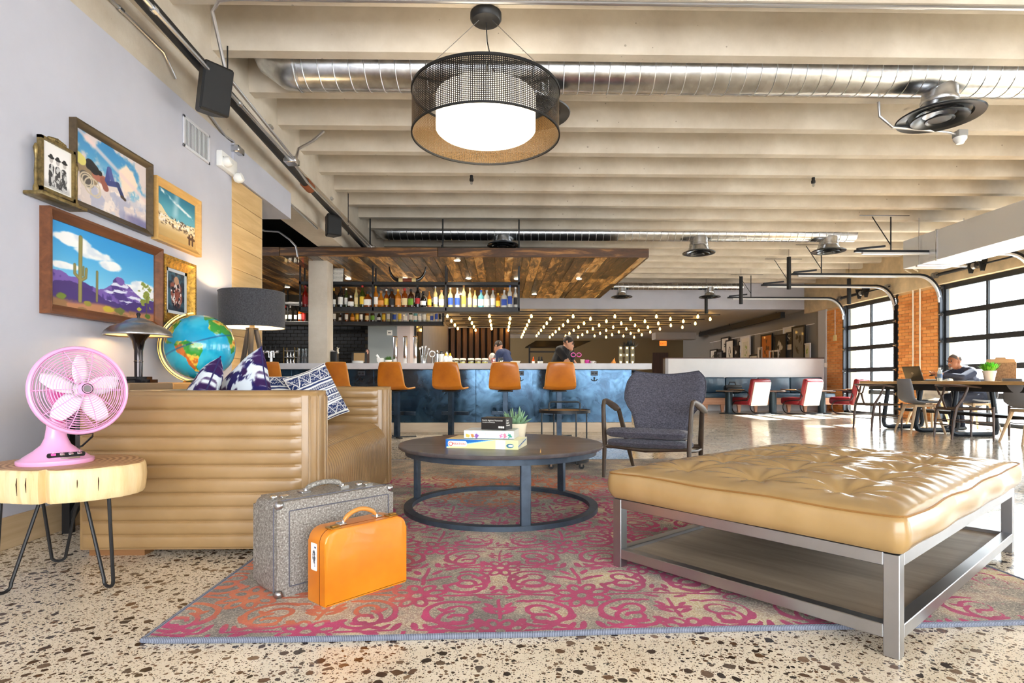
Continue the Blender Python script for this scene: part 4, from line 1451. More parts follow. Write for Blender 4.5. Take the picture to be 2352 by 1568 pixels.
def arm(y0, y1, inner, outer):
    # rounded front arm slab
    pl = [(SX0, y0), (SX0, y1)] + [(SX1 - .075 + .075 * math.cos(t), y1 - .075 + .075 * math.sin(t)) for t in [R(90 - 15 * i) for i in range(7)]] + [(SX1 - .075 + .075 * math.cos(t), y0 + .075 + .075 * math.sin(t)) for t in [R(0 - 15 * i) for i in range(7)]]
    bm = bmesh.new()
    vs0 = [bm.verts.new((p[0], p[1], sb)) for p in pl]
    vs1 = [bm.verts.new((p[0], p[1], st_)) for p in pl]
    bm.faces.new(vs0)
    top = bm.faces.new(vs1[::-1])
    n = len(pl)
    for i in range(n):
        bm.faces.new((vs0[i], vs0[(i + 1) % n], vs1[(i + 1) % n], vs1[i]))
    bmesh.ops.bevel(bm, geom=[e for e in top.edges], offset=.028, segments=4, profile=.5, affect='EDGES')
    m = MB()
    m.bm(bm)
    a = m.build('arm', LEATHER, sofa, True, True, 50)
    # channel panels: horizontal puffs on the given faces
    for yy, sgn in outer:
        P = []
        N = 11
        zt = st_ - .02
        zb = sb + .004
        rowsN = N * 10
        for i in range(rowsN + 1):
            f = i / rowsN * N
            z = zb + (zt - zb) * i / rowsN
            q = abs(math.sin(PI * (f % 1.0))) ** .32 if i % 10 else 0
            P.append([(x, yy + sgn * (.001 + .013 * q * e), z) for x, e in ((SX0 + .012, .2), (SX0 + .03, .8), (SX0 + .1, 1), (SX0 + .4, 1.0), (SX0 + .7, 1.0), (SX1 - .12, .95), (SX1 - .085, .6), (SX1 - .072, 0))])
        pm = MB().grid(P)
        pm.build('channel_panel', LEATHER, a, True, False, 70).data.transform(Matrix.Translation(-sofa.location))
        for k in range(1, N):
            z = zb + (zt - zb) * k / N - .006
            sm_ = MB()
            x = SX0 + .04
            while x < SX1 - .1:
                sm_.box(x, x + .0055, yy + sgn * .009 - .001, yy + sgn * .009 + .001, z - .0012, z)
                x += .0095
            if sgn < 0 and yy < 3:
                so = sm_.build('stitching', mat('stitch_thread', (150, 108, 60), .8), a, False)
                so.data.transform(Matrix.Translation(-sofa.location))
    # vertical piping ribs round the front
    rb = MB()
    for t in (R(-62), R(-30), R(0), R(30), R(62)):
        cy = (y0 + .075) if t < -.01 else (y1 - .075) if t > .01 else (y0 + y1) / 2
        x, y = SX1 - .075 + .077 * math.cos(t), cy + .077 * math.sin(t)
        rb.tube([(x, y, sb + .01), (x, y, st_ - .03), (x - .02 * math.cos(t), y - .02 * math.sin(t), st_ - .004)], .005, 6)
    rb.build('front_piping', LEATHER, a, True, False).data.transform(Matrix.Translation(-sofa.location))
    return a


arm(SY0, SY0 + aw, 1, ((SY0, -1),))
arm(SY1 - aw, SY1, -1, ((SY1 - aw, -1),))
MB().rbox(SX0, SX0 + .24, SY0 + aw, SY1 - aw, sb, st_ - .002, .03, 4).build('backrest', LEATHER, sofa, True, True, 50)
# inside back channels
P = []
for i in range(61):
    f = i / 60 * 6
    q = abs(math.sin(PI * (f % 1))) ** .5
    z = .47 + (st_ - .03 - .47) * i / 60
    P.append([(SX0 + .24 + .018 * q, y, z) for y in (SY0 + aw + .01, (SY0 + SY1) / 2, SY1 - aw - .01)])
MB().grid(P).build('back_channels', LEATHER, sofa, True, True, 70)
# ribbed waterfall seat
path = [(SX0 + .26, .475), (-1.4, .49), (-1.15, .492), (-1.03, .487)] + [(-1.0 + .15 * math.sin(t), .335 + .15 * math.cos(t)) for t in [R(12 * i) for i in range(1, 8)]] + [(-.853, .3), (-.848, .2), (-.85, .12), (-.865, .06), (-.88, sb + .005)]
ya, yb = SY0 + aw + .002, SY1 - aw - .002
ribs = 36
P = []
for j in range(ribs * 6 + 1):
    f = j / 6
    q = abs(math.sin(PI * f)) ** .6
    y = ya + (yb - ya) * j / (ribs * 6)
    rw = []
    for i, (x, z) in enumerate(path):
        a = path[max(0, i - 1)]; b = path[min(len(path) - 1, i + 1)]
        tx, tz = b[0] - a[0], b[1] - a[1]
        L = math.hypot(tx, tz)
        rw.append((x - tz / L * -1 * .008 * q * -1 if False else x + (-tz / L) * -.0 + (-tz / L) * .008 * q, y, z + (tx / L) * .008 * q))
    P.append(rw)
MB().grid(P).build('ribbed_seat', LEATHER, sofa, True, True, 80)
MB().box(SX0 + .2, -.9, ya, yb, sb, .46).build('seat_core', LEATHER, sofa, False, True)
FOOT = wood('sofa_foot_wood', (120, 80, 44), (152, 106, 64), 'x')
for x0, x1 in ((SX0 + .02, SX0 + .27), (SX1 - .3, SX1 - .06)):
    for y0 in (SY0 + .03, SY1 - .1):
        MB().box(x0, x1, y0, y0 + .07, 0, sb).build('foot', FOOT, sofa, False, True)


# pillows
def pillow(name, label, size, thick, M, m, cat='pillow', nu=64, fn=None, colf=None):
    t = thing(name, label, cat, (0, 0, 0))
    t.matrix_world = M
    V, C, Fc = [], [], []
    for s in (1, -1):
        k = len(V)
        for i in range(nu + 1):
            for j in range(nu + 1):
                u, v = -1 + 2 * i / nu, -1 + 2 * j / nu
                pin = 1 - .07 * (u * u * (1 - v * v) * 0 + (1 - abs(u) ** 2) * abs(v) ** 3)
                pin2 = 1 - .07 * (1 - abs(v) ** 2) * abs(u) ** 3
                h = thick / 2 * ((1 - u ** 4) * (1 - v ** 4)) ** .55
                h += .004 * math.sin(7 * u + 3 * v) * (1 - u * u) * (1 - v * v)
                V.append((u * size[0] / 2 * pin2, v * size[1] / 2 * pin, s * h))
                C.append((u * .5 + .5, v * .5 + .5))
        for i in range(nu):
            for j in range(nu):
                a = k + i * (nu + 1) + j
                q = (a, a + nu + 1, a + nu + 2, a + 1)
                Fc.append(q if s > 0 else q[::-1])
    cs = np.array(C)
    rgb = np.clip(colf(cs[:, 0], cs[:, 1]), 0, 255)
    me = colmesh('cover', V, Fc, rgb, m)
    me.shade_smooth()
    meshobj('cover', me, t)
    edge = []
    for q in range(4):
        for i in range(16):
            f = -1 + 2 * i / 16
            u, v = [(f, -1), (1, f), (-f, 1), (-1, -f)][q]
            pin = 1 - .07 * (1 - u * u) * abs(v) ** 3
            pin2 = 1 - .07 * (1 - v * v) * abs(u) ** 3
            edge.append((u * size[0] / 2 * pin2, v * size[1] / 2 * pin, 0))
    MB().tube(edge, .004, 6, True).build('edge_piping', mat('piping_' + name, (232, 230, 228) if 'batik' in name else (40, 36, 92), .8), t)
    return t


PILM = attrmat('printed_cotton', .85, 0, .2)


def tiedye(u, v):
    n = fbm(u, v, 5, 4, 3)
    n2 = fbm(u + .3 * n, v + .3 * n, 5.5, 4, 9)
    img = np.zeros(u.shape + (3,)) + np.array((38, 32, 92.))
    img = blend(img, sst(.42, .6, n2), (24, 40, 120))
    img = blend(img, sst(.45, .5, n2 + .12 * (n - .5)), (222, 232, 240))
    img = blend(img, sst(.60, .68, n), (54, 30, 80))
    return img


def batik(u, v):
    img = np.zeros(u.shape + (3,)) + np.array((34, 50, 98.))
    w = np.array((238, 240, 240.))
    wob = .012 * (fbm(u, v, 9, 3, 2) - .5)
    y = v + wob
    m = np.zeros(u.shape)
    for c, h in ((.04, .015), (.27, .012), (.31, .008), (.40, .008), (.52, .012), (.56, .008), (.66, .012), (.72, .008), (.96, .015)):
        m = np.maximum(m, sst(h + .008, h, np.abs(y - c)))
    # zigzag triangles in the wide bands with squiggles inside
    for lo, hi in ((.06, .25), (.74, .94)):
        tri = np.abs(((u * 4) % 1) - .5) * 2
        f = (y - lo) / (hi - lo)
        inb = (f > 0) & (f < 1)
        m = np.maximum(m, np.where(inb, sst(.1, .05, np.abs(tri - f)), 0))
        sq = np.sin(u * 95 + 4 * np.sin(y * 60)) * np.sin(y * 85 + 3 * np.sin(u * 40))
        m = np.maximum(m, np.where(inb & (np.abs(tri - f) > .14), sst(.35, .6, sq), 0))
    for lo, hi, k in ((.325, .385, 30), (.42, .505, 14), (.58, .645, 22)):
        f = (y - lo) / (hi - lo)
        inb = (f > 0) & (f < 1)
        q = np.hypot(((u * k) % 1) - .5, (f - .5) * .9)
        m = np.maximum(m, np.where(inb, np.maximum(sst(.34, .3, np.abs(q - .0)) - sst(.2, .16, q), sst(.09, .05, q)), 0))
    return blend(img, np.clip(m, 0, 1), w)


def pil_M(loc, e):
    return Matrix.Translation(loc) @ Euler(e).to_matrix().to_4x4()


# pillow local z = normal; stood up by rotating about x
pillow('tie_dye_pillow', 'pointed indigo and white tie-dye pillow standing on its corner, front one', (.43, .43), .15, Matrix.Translation((-1.43, 3.2, .705)) @ Matrix.Rotation(R(-38), 4, 'Z') @ Matrix.Rotation(R(70), 4, 'X') @ Matrix.Rotation(R(42), 4, 'Z'), PILM, colf=tiedye)
pillow('tie_dye_pillow', 'smaller indigo and white tie-dye pillow tucked behind, nearer the wall', (.40, .40), .14, Matrix.Translation((-1.6, 3.05, .67)) @ Matrix.Rotation(R(-60), 4, 'Z') @ Matrix.Rotation(R(66), 4, 'X') @ Matrix.Rotation(R(50), 4, 'Z'), PILM, colf=tiedye)
pillow('batik_pillow', 'navy and white block-print pillow leaning on the sofa arm', (.34, .38), .12, Matrix.Translation((-1.255, 3.95, .695)) @ Matrix.Rotation(R(48), 4, 'Z') @ Matrix.Rotation(R(72), 4, 'X') @ Matrix.Rotation(R(20), 4, 'Z'), PILM, colf=batik, nu=110)
pillow('batik_pillow', 'navy and white block-print pillow lying low behind the tie-dye one', (.42, .42), .14, Matrix.Translation((-1.50, 3.85, .645)) @ Matrix.Rotation(R(30), 4, 'Z') @ Matrix.Rotation(R(62), 4, 'X'), PILM, colf=batik, nu=110)

# ================================================================== console with lamp and globe
CTZ = .785
con = thing('sofa_console', 'narrow wooden console table on black legs behind the sofa', 'console table', (-2.12, 3.8, 0))
MB().rbox(-2.30, -1.93, 3.02, 3.42, CTZ - .045, CTZ, .005, 1).build('top_board', wood('grey_reclaimed', (110, 92, 72), (160, 138, 110), 'y', 8, 8, rand=.2), con, True, True)
MB().rbox(-2.30, -1.93, 3.423, 4.55, CTZ - .045, CTZ, .005, 1).build('top_board', wood('honey_board', (196, 146, 84), (224, 178, 114), 'y', 8, 8, rand=.1), con, True, True)
MB().box(-2.29, -1.94, 3.04, 4.53, CTZ - .075, CTZ - .047).build('apron', BLACK, con, False, True)
for y in (3.06, 4.48):
    for x in (-2.27, -1.97):
        MB().box(x - .02, x + .02, y - .02, y + .02, 0, CTZ - .05).build('leg', BLACK, con, False, True)
    MB().bar((-2.27, y, .05), (-1.97, y, .62), .025, .025).build('brace', BLACK, con, False, True)

lp = at(318, X=-2.13)
tl = thing('table_lamp', 'art deco table lamp with brushed steel mushroom shade on the console', 'lamp', (-2.13, lp.y, CTZ))
k = lp.y / F
MB().prism([(.098 * math.cos(R(22.5 + 45 * i)), .098 * math.sin(R(22.5 + 45 * i))) for i in range(8)], 0, .02).prism([(.07 * math.cos(R(22.5 + 45 * i)), .07 * math.sin(R(22.5 + 45 * i))) for i in range(8)], .02, .036).build('base', mat('black_lacquer', (16, 15, 15), .1, 0, .6), tl, False)
MB().lathe([(.0, .03), (.021, .03), (.022, .12), (.024, .122), (.024, .128), (.022, .13), (.023, .19), (.034, .245), (.06, .285), (.062, .29)], (0, 0, 0), 28).build('stem', mat('dark_chrome', (70, 66, 66), .12, 1), tl)
sh = MB().lathe([(.176, .275), (.174, .287), (.165, .303), (.14, .325), (.105, .342), (.085, .347), (.083, .352), (.06, .366), (.03, .378), (.0, .382)], (0, 0, 0), 40, cap=False).build('shade', mat('brushed_pewter', (176, 174, 176), .36, 1, var=.1, vs=20), tl)
sd = sh.modifiers.new('t', 'SOLIDIFY'); sd.thickness = .002
MB().lathe([(.168, .282), (.14, .316), (.1, .334), (.0, .35)], (0, 0, 0), 32, cap=False).build('shade_lining', mat('cream_lining', (250, 232, 190), .6), sh)
MB().lathe([(0, .378), (.008, .38), (.007, .39), (.012, .4), (.009, .41), (0, .414)], (0, 0, 0), 12).build('finial', BLKP, tl)
for s in (-1, 1):
    MB().ell((s * .085, 0, .305), (.02, .02, .015), 10, 7).build('bulb', lampmat('lamp_bulb_warm', (255, 214, 150), 70), tl)
MB().tube([(-.02, -.08, .015), (-.0, -.14, .02), (.02, -.25, .006), (.0, -.4, .004)], .004, 6).build('cord', BLKP, tl)

gpos = at(460, 797, X=-2.09)
gr = 73 * gpos.y / F / math.cos(math.atan(.52)) ** .0
gl_t = thing('desk_globe', 'blue and green world globe in a brass meridian ring on the console', 'globe', (gpos.x, gpos.y, CTZ))
GC = Vector((0, 0, gpos.z - CTZ))
LAND = {
    'sam': [(-80, 8), (-72, 12), (-60, 9), (-50, 1), (-35, -6), (-39, -17), (-48, -26), (-57, -36), (-65, -42), (-68, -54), (-74, -50), (-72, -30), (-70, -18), (-81, -5)],
    'afr': [(-17, 15), (-10, 30), (-5, 36), (10, 37), (32, 31), (43, 12), (51, 11), (40, -5), (40, -16), (32, -28), (20, -35), (14, -22), (9, 0), (4, 6), (-8, 5)],
    'nam': [(-165, 65), (-140, 70), (-95, 72), (-80, 65), (-60, 55), (-65, 45), (-76, 36), (-81, 26), (-90, 30), (-97, 24), (-88, 16), (-80, 8), (-95, 15), (-108, 24), (-124, 40), (-135, 58)],
    'eur': [(-10, 37), (-9, 44), (0, 50), (8, 57), (12, 66), (30, 71), (60, 68), (60, 45), (40, 42), (27, 37), (12, 39)],
    'grn': [(-55, 60), (-45, 60), (-22, 70), (-25, 82), (-60, 82), (-70, 76)],
    'ant': [(-180, -72), (-60, -66), (0, -70), (180, -68), (180, -90), (-180, -90)]}


def inpoly(x, y, poly):
    r = np.zeros(x.shape, bool)
    n = len(poly)
    for i in range(n):
        x1, y1 = poly[i]; x2, y2 = poly[(i + 1) % n]
        c = ((y1 > y) != (y2 > y)) & (x < (x2 - x1) * (y - y1) / (y2 - y1 + 1e-9) + x1)
        r ^= c
    return r


nlo, nla = 240, 130
lo, la = np.meshgrid(np.linspace(-180, 180, nlo), np.linspace(-90, 90, nla))
wl_, wa_ = lo + 6 * (fbm(lo, la, .06, 4, 3) - .5), la + 6 * (fbm(lo, la, .06, 4, 8) - .5)
img = np.zeros(lo.shape + (3,)) + np.array((20, 164, 206.))
img = blend(img, sst(.45, .7, fbm(lo, la, .03, 4, 14)), (56, 190, 222))
land = np.zeros(lo.shape, bool)
for pz in LAND.values(): land |= inpoly(wl_, wa_, pz)
hgt = fbm(lo, la, .07, 4, 33)
img = blend(img, land * 1.0, (52, 150, 60))
img = blend(img, land * sst(.48, .58, hgt), (222, 196, 84))
img = blend(img, land * sst(.62, .72, hgt), (190, 110, 44))
img = blend(img, land * ((lo < -66) & (la < 5) & (la > -45) & (lo > -80)) * .8, (180, 86, 40))
img = blend(img, (np.abs(la) < .8) * .7, (20, 90, 140))
lor, lar = np.radians(lo), np.radians(la)
V = np.stack([gr * np.cos(lar) * np.cos(lor), gr * np.cos(lar) * np.sin(lor), gr * np.sin(lar)], -1).reshape(-1, 3)
I = np.arange(nlo * nla).reshape(nla, nlo)
Fc = np.stack([I[:-1, :-1], I[:-1, 1:], I[1:, 1:], I[1:, :-1]], -1).reshape(-1, 4)
gm = colmesh('sphere_map', V, Fc, img.reshape(-1, 3), attrmat('globe_print', .18, .5))
gm.shade_smooth()
# viewer direction: look back at the camera
vd = Vector((0, 0, .80)) - Vector((gpos.x, gpos.y, gpos.z))
az = math.atan2(vd.y, vd.x)
GM = Matrix.Translation(GC) @ Matrix.Rotation(az, 4, 'Z') @ Matrix.Rotation(R(20), 4, 'X') @ Matrix.Rotation(R(-8), 4, 'Y') @ Matrix.Rotation(R(40), 4, 'Z')
o = meshobj('sphere_map', gm, gl_t)
o.matrix_local = GM
RM = Matrix.Translation(GC) @ Matrix.Rotation(az, 4, 'Z') @ Matrix.Rotation(R(20), 4, 'X')
mr = MB()
rr_ = gr * 1.07
pts = [(0, rr_ * math.cos(t), rr_ * math.sin(t)) for t in [R(80 + 200 * i / 40) for i in range(41)]]
for q in range(40):
    mr.bar(pts[q], pts[q + 1], .010, .004, (1, 0, 0))
mr.xf(RM).build('meridian_ring', GOLDM, gl_t)
hr = MB().tube([(0, gr * 1.13 * math.cos(t), gr * 1.13 * math.sin(t)) for t in [R(100 + 160 * i / 40) for i in range(41)]], .004, 6).xf(RM)
hr.build('outer_arc', GOLDM, gl_t)
for s in (1, -1):
    MB().tube([(0, 0, s * gr * .99), (0, 0, s * gr * 1.09)], .006, 8).xf(RM).build('pivot', GOLDM, gl_t)
MB().lathe([(0, 0), (.11, 0), (.1, .012), (.03, .02), (.02, .05), (.016, max(.055, GC.z - gr * 1.12)), (0, max(.055, GC.z - gr * 1.12))], (0, 0, 0), 28).build('base', GOLDM, gl_t)

fp = at(579, X=-2.02)
fl = thing('floor_lamp', 'tripod floor lamp with charcoal drum shade beside the oak planks', 'lamp', (-2.02, fp.y, 0))
fr = 70 * fp.y / F
zb_, zt_ = at(579, 752, X=-2.02).z, at(579, 672, X=-2.02).z
SHADE = fabric('charcoal_shade', (52, 52, 56), (78, 78, 82), 160)
s_o = MB().lathe([(fr, zb_), (fr, zt_)], (0, 0, 0), 48, cap=False).build('shade', SHADE, fl)
MB().lathe([(fr - .004, zb_ + .001), (fr - .004, zt_ - .001)], (0, 0, 0), 48, cap=False).build('shade_lining', mat('white_lining', (250, 240, 220), .7), s_o)
for z in (zb_, zt_):
    MB().tube([(fr * math.cos(t), fr * math.sin(t), z) for t in [2 * PI * i / 48 for i in range(48)]], .004, 6, True).build('shade_trim', SHADE, s_o)
MB().lathe([(0, zb_ - .02), (.045, zb_ - .02), (.05, zb_ - .005), (.02, zb_), (.014, zb_ + .08), (0, zb_ + .08)], (0, 0, 0), 20).build('hub', mat('bronze_hub', (96, 84, 70), .4, .6), fl)
for k in range(3):
    a = R(-75 + 120 * k)
    MB().tube([(.03 * math.cos(a), .03 * math.sin(a), zb_ - .012), (.30 * math.cos(a), .30 * math.sin(a), .0)], [.021, .014], 10).build('leg', mat('smoked_wood_leg', (58, 52, 48), .45), fl)
for k in range(3):
    a = R(120 * k)
    MB().tube([(0, 0, zb_ + .07), (fr * .98 * math.cos(a), fr * .98 * math.sin(a), zb_ + .05)], .003, 5).build('spider', CHROME, fl)
MB().ell((0, 0, zb_ + .14), (.032, .032, .042), 14, 10).build('bulb', lampmat('floor_bulb_warm', (255, 222, 170), 160), fl)

# ================================================================== pictures on the lilac wall
PICM = attrmat('painted_canvas', .45, .15)
WF = XL


def framed(name, label, cat, y0, y1, z0, z1, fw, depth, fm, fn, nx=180, ny=130, slip=None, lean=0, group='pictures on the lilac wall'):
    t = thing(name, label, cat, (WF, (y0 + y1) / 2, z0), 0, group)
    W, H = y1 - y0, z1 - z0
    # four mitred frame rails with a stepped profile
    prof = [(0, 0), (0, depth), (fw * .25, depth), (fw * .45, depth * .8), (fw * .8, depth * .62), (fw, depth * .5), (fw, 0)]
    for k in range(4):
        cs = [(-W / 2, 0), (W / 2, 0), (W / 2, H), (-W / 2, H)]
        a, b = Vector(cs[k]), Vector(cs[(k + 1) % 4])
        d = (b - a).normalized()
        nrm = Vector((-d.y, d.x))
        P = []
        for (q, h) in prof:
            pa, pb = a + d * q + nrm * q, b - d * q + nrm * q
            P.append([(h, pa.x, pa.y), (h, pb.x, pb.y)])
        MB().grid(P + [P[0]]).build('frame_rail', fm, t, True, False, 25)
    iw = fw
    if slip:
        sw, sc_ = slip
        m = MB()
        for (a0, a1, b0, b1) in ((-W / 2 + fw, W / 2 - fw, fw, fw + sw), (-W / 2 + fw, W / 2 - fw, H - fw - sw, H - fw), (-W / 2 + fw, -W / 2 + fw + sw, fw, H - fw), (W / 2 - fw - sw, W / 2 - fw, fw, H - fw)):
            m.box(.004, depth * .4, a0, a1, b0, b1)
        m.build('mat_border', mat(f'mat_{label[:6]}', sc_, .7), t, False)
        iw += sw
    me = print_mesh('picture', W - 2 * iw, H - 2 * iw, nx, ny, fn, PICM, lambda u, v: (depth * .32, -W / 2 + iw + u, iw + v))
    meshobj('picture', me, t)
    if lean: t.rotation_euler = (0, R(lean), 0)
    return t


def sky_clouds(x, y, top, bot, seed, lo=.5, hi=.62, cc=(244, 246, 250), s=3.2):
    img = np.zeros(x.shape + (3,)) + np.array(bot, float)
    img = blend(img, sst(.2, 1, y), top)
    n = fbm(x * 1.5, y, s, 5, seed)
    return blend(img, sst(lo, hi, n), cc), n


def desert(x, y):
    img, n = sky_clouds(x, y, (48, 156, 224), (130, 206, 240), 5, 2, 3)
    cl = np.zeros(x.shape)
    for cx, cy, rx, ry in ((.18, .83, .2, .1), (.35, .74, .2, .1), (.5, .64, .14, .08), (.85, .47, .16, .1), (.75, .42, .14, .07), (.9, .38, .16, .09), (.1, .5, .14, .06)):
        cl = np.maximum(cl, 1 - np.hypot((x - cx) / rx, (y - cy) / ry) + .9 * (fbm(x, y, 7, 4, 8) - .5))
    img = blend(img, sst(.05, .3, cl), (246, 248, 250))
    img = blend(img, sst(.05, .3, cl) * sst(.5, .8, fbm(x, y, 9, 3, 1)) * .5, (196, 212, 232))
    rid = .36 + .05 * np.sin(x * 9 + 1) + .07 * (fbm(x, x * 0, 14, 4, 4) - .5) + .13 * np.exp(-((x - .6) / .09) ** 2) + .035 * (np.abs(x - .6) < .06) - .14 * sst(.66, 1, x)
    mt = sst(.004, -.004, y - rid)
    img = blend(img, mt, (122, 92, 176))
    img = blend(img, mt * sst(.48, .6, fbm(x * 3, y, 6, 4, 2)), (74, 50, 130))
    img = blend(img, mt * sst(.55, .62, fbm(x, y * 3, 8, 4, 7)) * sst(.42, .5, x), (226, 228, 246))
    r2 = .24 + .07 * np.sin(x * 7 + .5) + .07 * (fbm(x, x * 0, 18, 3, 9) - .5)
    img = blend(img, sst(.004, -.004, y - r2), (70, 46, 120))
    img = blend(img, sst(.12, .06, y + .02 * np.sin(x * 11)), (190, 130, 92))
    img = blend(img, sst(.12, .06, y) * sst(.5, .6, fbm(x, y, 12, 3, 4)), (150, 110, 70))
    gr_ = fbm(x, y, 16, 4, 6)
    for cx, cy, rr, c in ((.08, .12, .07, (110, 130, 40)), (.3, .09, .05, (150, 140, 50)), (.5, .06, .08, (200, 176, 50)), (.62, .07, .09, (110, 116, 50)), (.83, .14, .05, (190, 190, 60)), (.92, .06, .06, (90, 120, 50))):
        img = blend(img, sst(.35, .6, 1.1 - np.hypot((x - cx) / rr, (y - cy) / (rr * .9)) + .9 * (gr_ - .5)), c)
    img = blend(img, sst(.45, .6, 1.1 - np.hypot((x - .91) / .11, (y - .36) / .24) + 1.6 * (fbm(x, y, 22, 3, 3) - .5)), (140, 150, 60))
    img = blend(img, (cap_sd(x, y * .56, .91, .05, .92, .2, .004) < 0) * 1.0, (96, 84, 50))
    asp = .56
    yy = y * asp
    for segs, c in ((((.235, .06, .24, .50, .017), (.19, .24, .19, .30, .012), (.19, .24, .235, .21, .012), (.285, .23, .29, .29, .012), (.285, .23, .24, .2, .012), (.262, .24, .265, .3, .008)), (122, 112, 62)), (((.385, .08, .388, .29, .011),), (112, 104, 66))):
        d = np.full(x.shape, 9.)
        for s in segs: d = np.minimum(d, cap_sd(x, yy, *s))
        img = blend(img, sst(.003, -.003, d), c)
        img = blend(img, sst(-.002, -.009, d) * .6, (168, 160, 96))
    return img


def dream(x, y):
    img, n = sky_clouds(x, y, (64, 142, 196), (120, 190, 216), 12, 2, 3)
    n = fbm(x * 1.3, y, 4, 5, 12)
    img = blend(img, sst(.45, .62, n + .35 * sst(.62, .2, y)), (222, 208, 204))
    img = blend(img, sst(.5, .62, fbm(x * 1.4, y, 9, 4, 31)) * sst(.75, .4, y) * .8, (246, 232, 222))
    img = blend(img, sst(.52, .66, fbm(x * 1.4, y, 7, 4, 51)) * sst(.7, .35, y) * .7, (164, 170, 198))
    img = blend(img, sst(.5, .7, fbm(x, y, 6, 4, 2)) * sst(.7, .2, y) * .6, (190, 196, 214))
    img = blend(img, sst(.05, .3, 1 - np.hypot((x - .72) / .16, (y - .62) / .26) + .8 * (fbm(x, y, 8, 3, 6) - .5)), (244, 222, 200))
    st = np.abs((y - .95) + .55 * (x - .1))
    img = blend(img, sst(.06, .01, st) * .7, (240, 210, 206))
    img = blend(img, sst(.15, .06, y + .1 * (fbm(x, x * 0, 9, 3, 1) - .5)) * sst(.5, .8, x) * .8, (110, 110, 160))
    # reclining rider with saddle and coiled rope
    def cap(a, c):
        return sst(.006, -.004, cap_sd(x, y * .85, *a)), c
    for a, c in (((.06, .42, .2, .34, .075), (150, 128, 100)), ((.1, .33, .16, .27, .06), (90, 84, 80)), ((.25, .40, .36, .38, .055), (176, 110, 92)), ((.34, .38, .38, .30, .04), (150, 88, 76)),
                 ((.40, .40, .43, .56, .032), (66, 76, 140)), ((.43, .56, .48, .42, .028), (80, 92, 156)), ((.42, .38, .55, .42, .032), (60, 70, 130)), ((.55, .42, .62, .30, .026), (52, 64, 112)), ((.61, .29, .66, .27, .018), (70, 54, 40)),
                 ((.17, .50, .23, .46, .06), (38, 36, 40)), ((.15, .46, .3, .45, .03), (30, 30, 34)), ((.02, .52, .06, .5, .06), (220, 210, 120))):
        m, cc = cap(a, c)
        img = blend(img, m, cc)
    for cx, cy, r in ((.13, .29, .085), (.13, .29, .06), (.2, .24, .1), (.24, .2, .07)):
        img = blend(img, sst(.012, .004, np.abs(np.hypot(x - cx, y * .85 - cy) - r)), (206, 192, 166))
    return img


def rodeo(x, y):
    img = np.zeros(x.shape + (3,)) + np.array((38, 120, 150.))
    img = blend(img, sst(.95, .55, y), (96, 170, 190))
    img = blend(img, sst(.05, .01, np.abs(y - .88 + .35 * (x - .3))) * sst(.35, .6, fbm(x, y, 8, 3, 3)), (236, 240, 244))
    img = blend(img, sst(.12, .0, np.abs(x - .38 - .12 * y)) * sst(.4, .6, y) * .5, (226, 240, 244))
    hill = .44 + .22 * sst(.35, 0, x) + .06 * sst(.7, 1, x) + .03 * (fbm(x, x * 0, 10, 3, 5) - .5)
    g = sst(.005, -.005, y - hill)
    img = blend(img, g, (232, 214, 170))
    img = blend(img, g * sst(.35, .1, y), (196, 164, 106))
    k = sst(.55, .62, fbm(x * 2, y * 3, 9, 3, 17)) * sst(.5, .46, y) * sst(.22, .3, y)
    img = blend(img, k, (96, 72, 56))
    img = blend(img, sst(.58, .64, fbm(x * 2, y * 2, 14, 3, 27)) * sst(.5, .46, y) * sst(.25, .33, y), (246, 238, 224))
    for cx in (.84, .93):
        d = np.minimum(cap_sd(x, y, cx, .06, cx, .26, .025), cap_sd(x, y, cx - .03, .2, cx + .04, .19, .03))
        img = blend(img, sst(.006, -.006, d), (84, 58, 42))
    return img


def portrait(x, y):
    img = np.zeros(x.shape + (3,)) + np.array((52, 96, 116.))
    n = fbm(x, y, 6, 4, 3)
    img = blend(img, sst(.45, .65, n), (24, 44, 60))
    body = 1 - np.hypot((x - .5) / .38, (y - .42) / .45)
    img = blend(img, sst(.0, .25, body + .5 * (n - .5)), (150, 80, 66))
    img = blend(img, sst(.5, .6, fbm(x * 2, y, 9, 4, 8)) * sst(0, .3, body), (232, 226, 222))
    img = blend(img, sst(.5, .58, fbm(x, y, 12, 3, 18)) * sst(0, .3, body), (28, 30, 44))
    img = blend(img, sst(.1, -.1, np.hypot((x - .52) / .14, (y - .8) / .11) - 1), (196, 150, 120))
    img = blend(img, sst(.2, .0, y) * .8, (20, 34, 52))
    return img


def bw_trio(x, y):
    img = np.zeros(x.shape + (3,)) + np.array((238, 236, 234.))
    img = blend(img, sst(.2, .06, y) * .5, (150, 150, 150))
    for cx, tilt in ((.28, -.02), (.52, .0), (.76, .03)):
        n = fbm(x, y, 14, 3, int(cx * 50))
        d = np.minimum(cap_sd(x, y * 1.5, cx, .75, cx + tilt, .45, .10), np.minimum(cap_sd(x, y * 1.5, cx - .05, .45, cx - .06, .12, .06), cap_sd(x, y * 1.5, cx + .05, .45, cx + .07, .12, .06)))
        m = sst(.01, -.01, d)
        img = blend(img, m, (60, 60, 62))
        img = blend(img, m * sst(.5, .6, n), (200, 200, 200))
        h = np.hypot((x - cx - tilt) / .07, (y - .66 * 1) / .07)
        img = blend(img, sst(1.1, .9, h), (190, 186, 184))
        d2 = np.hypot((x - cx - tilt) / .12, (y - .72) / .035)
        img = blend(img, sst(1.1, .9, d2), (30, 30, 32))
        img = blend(img, sst(1.1, .9, np.hypot((x - cx - tilt) / .065, (y - .75) / .045)), (36, 36, 38))
    return img


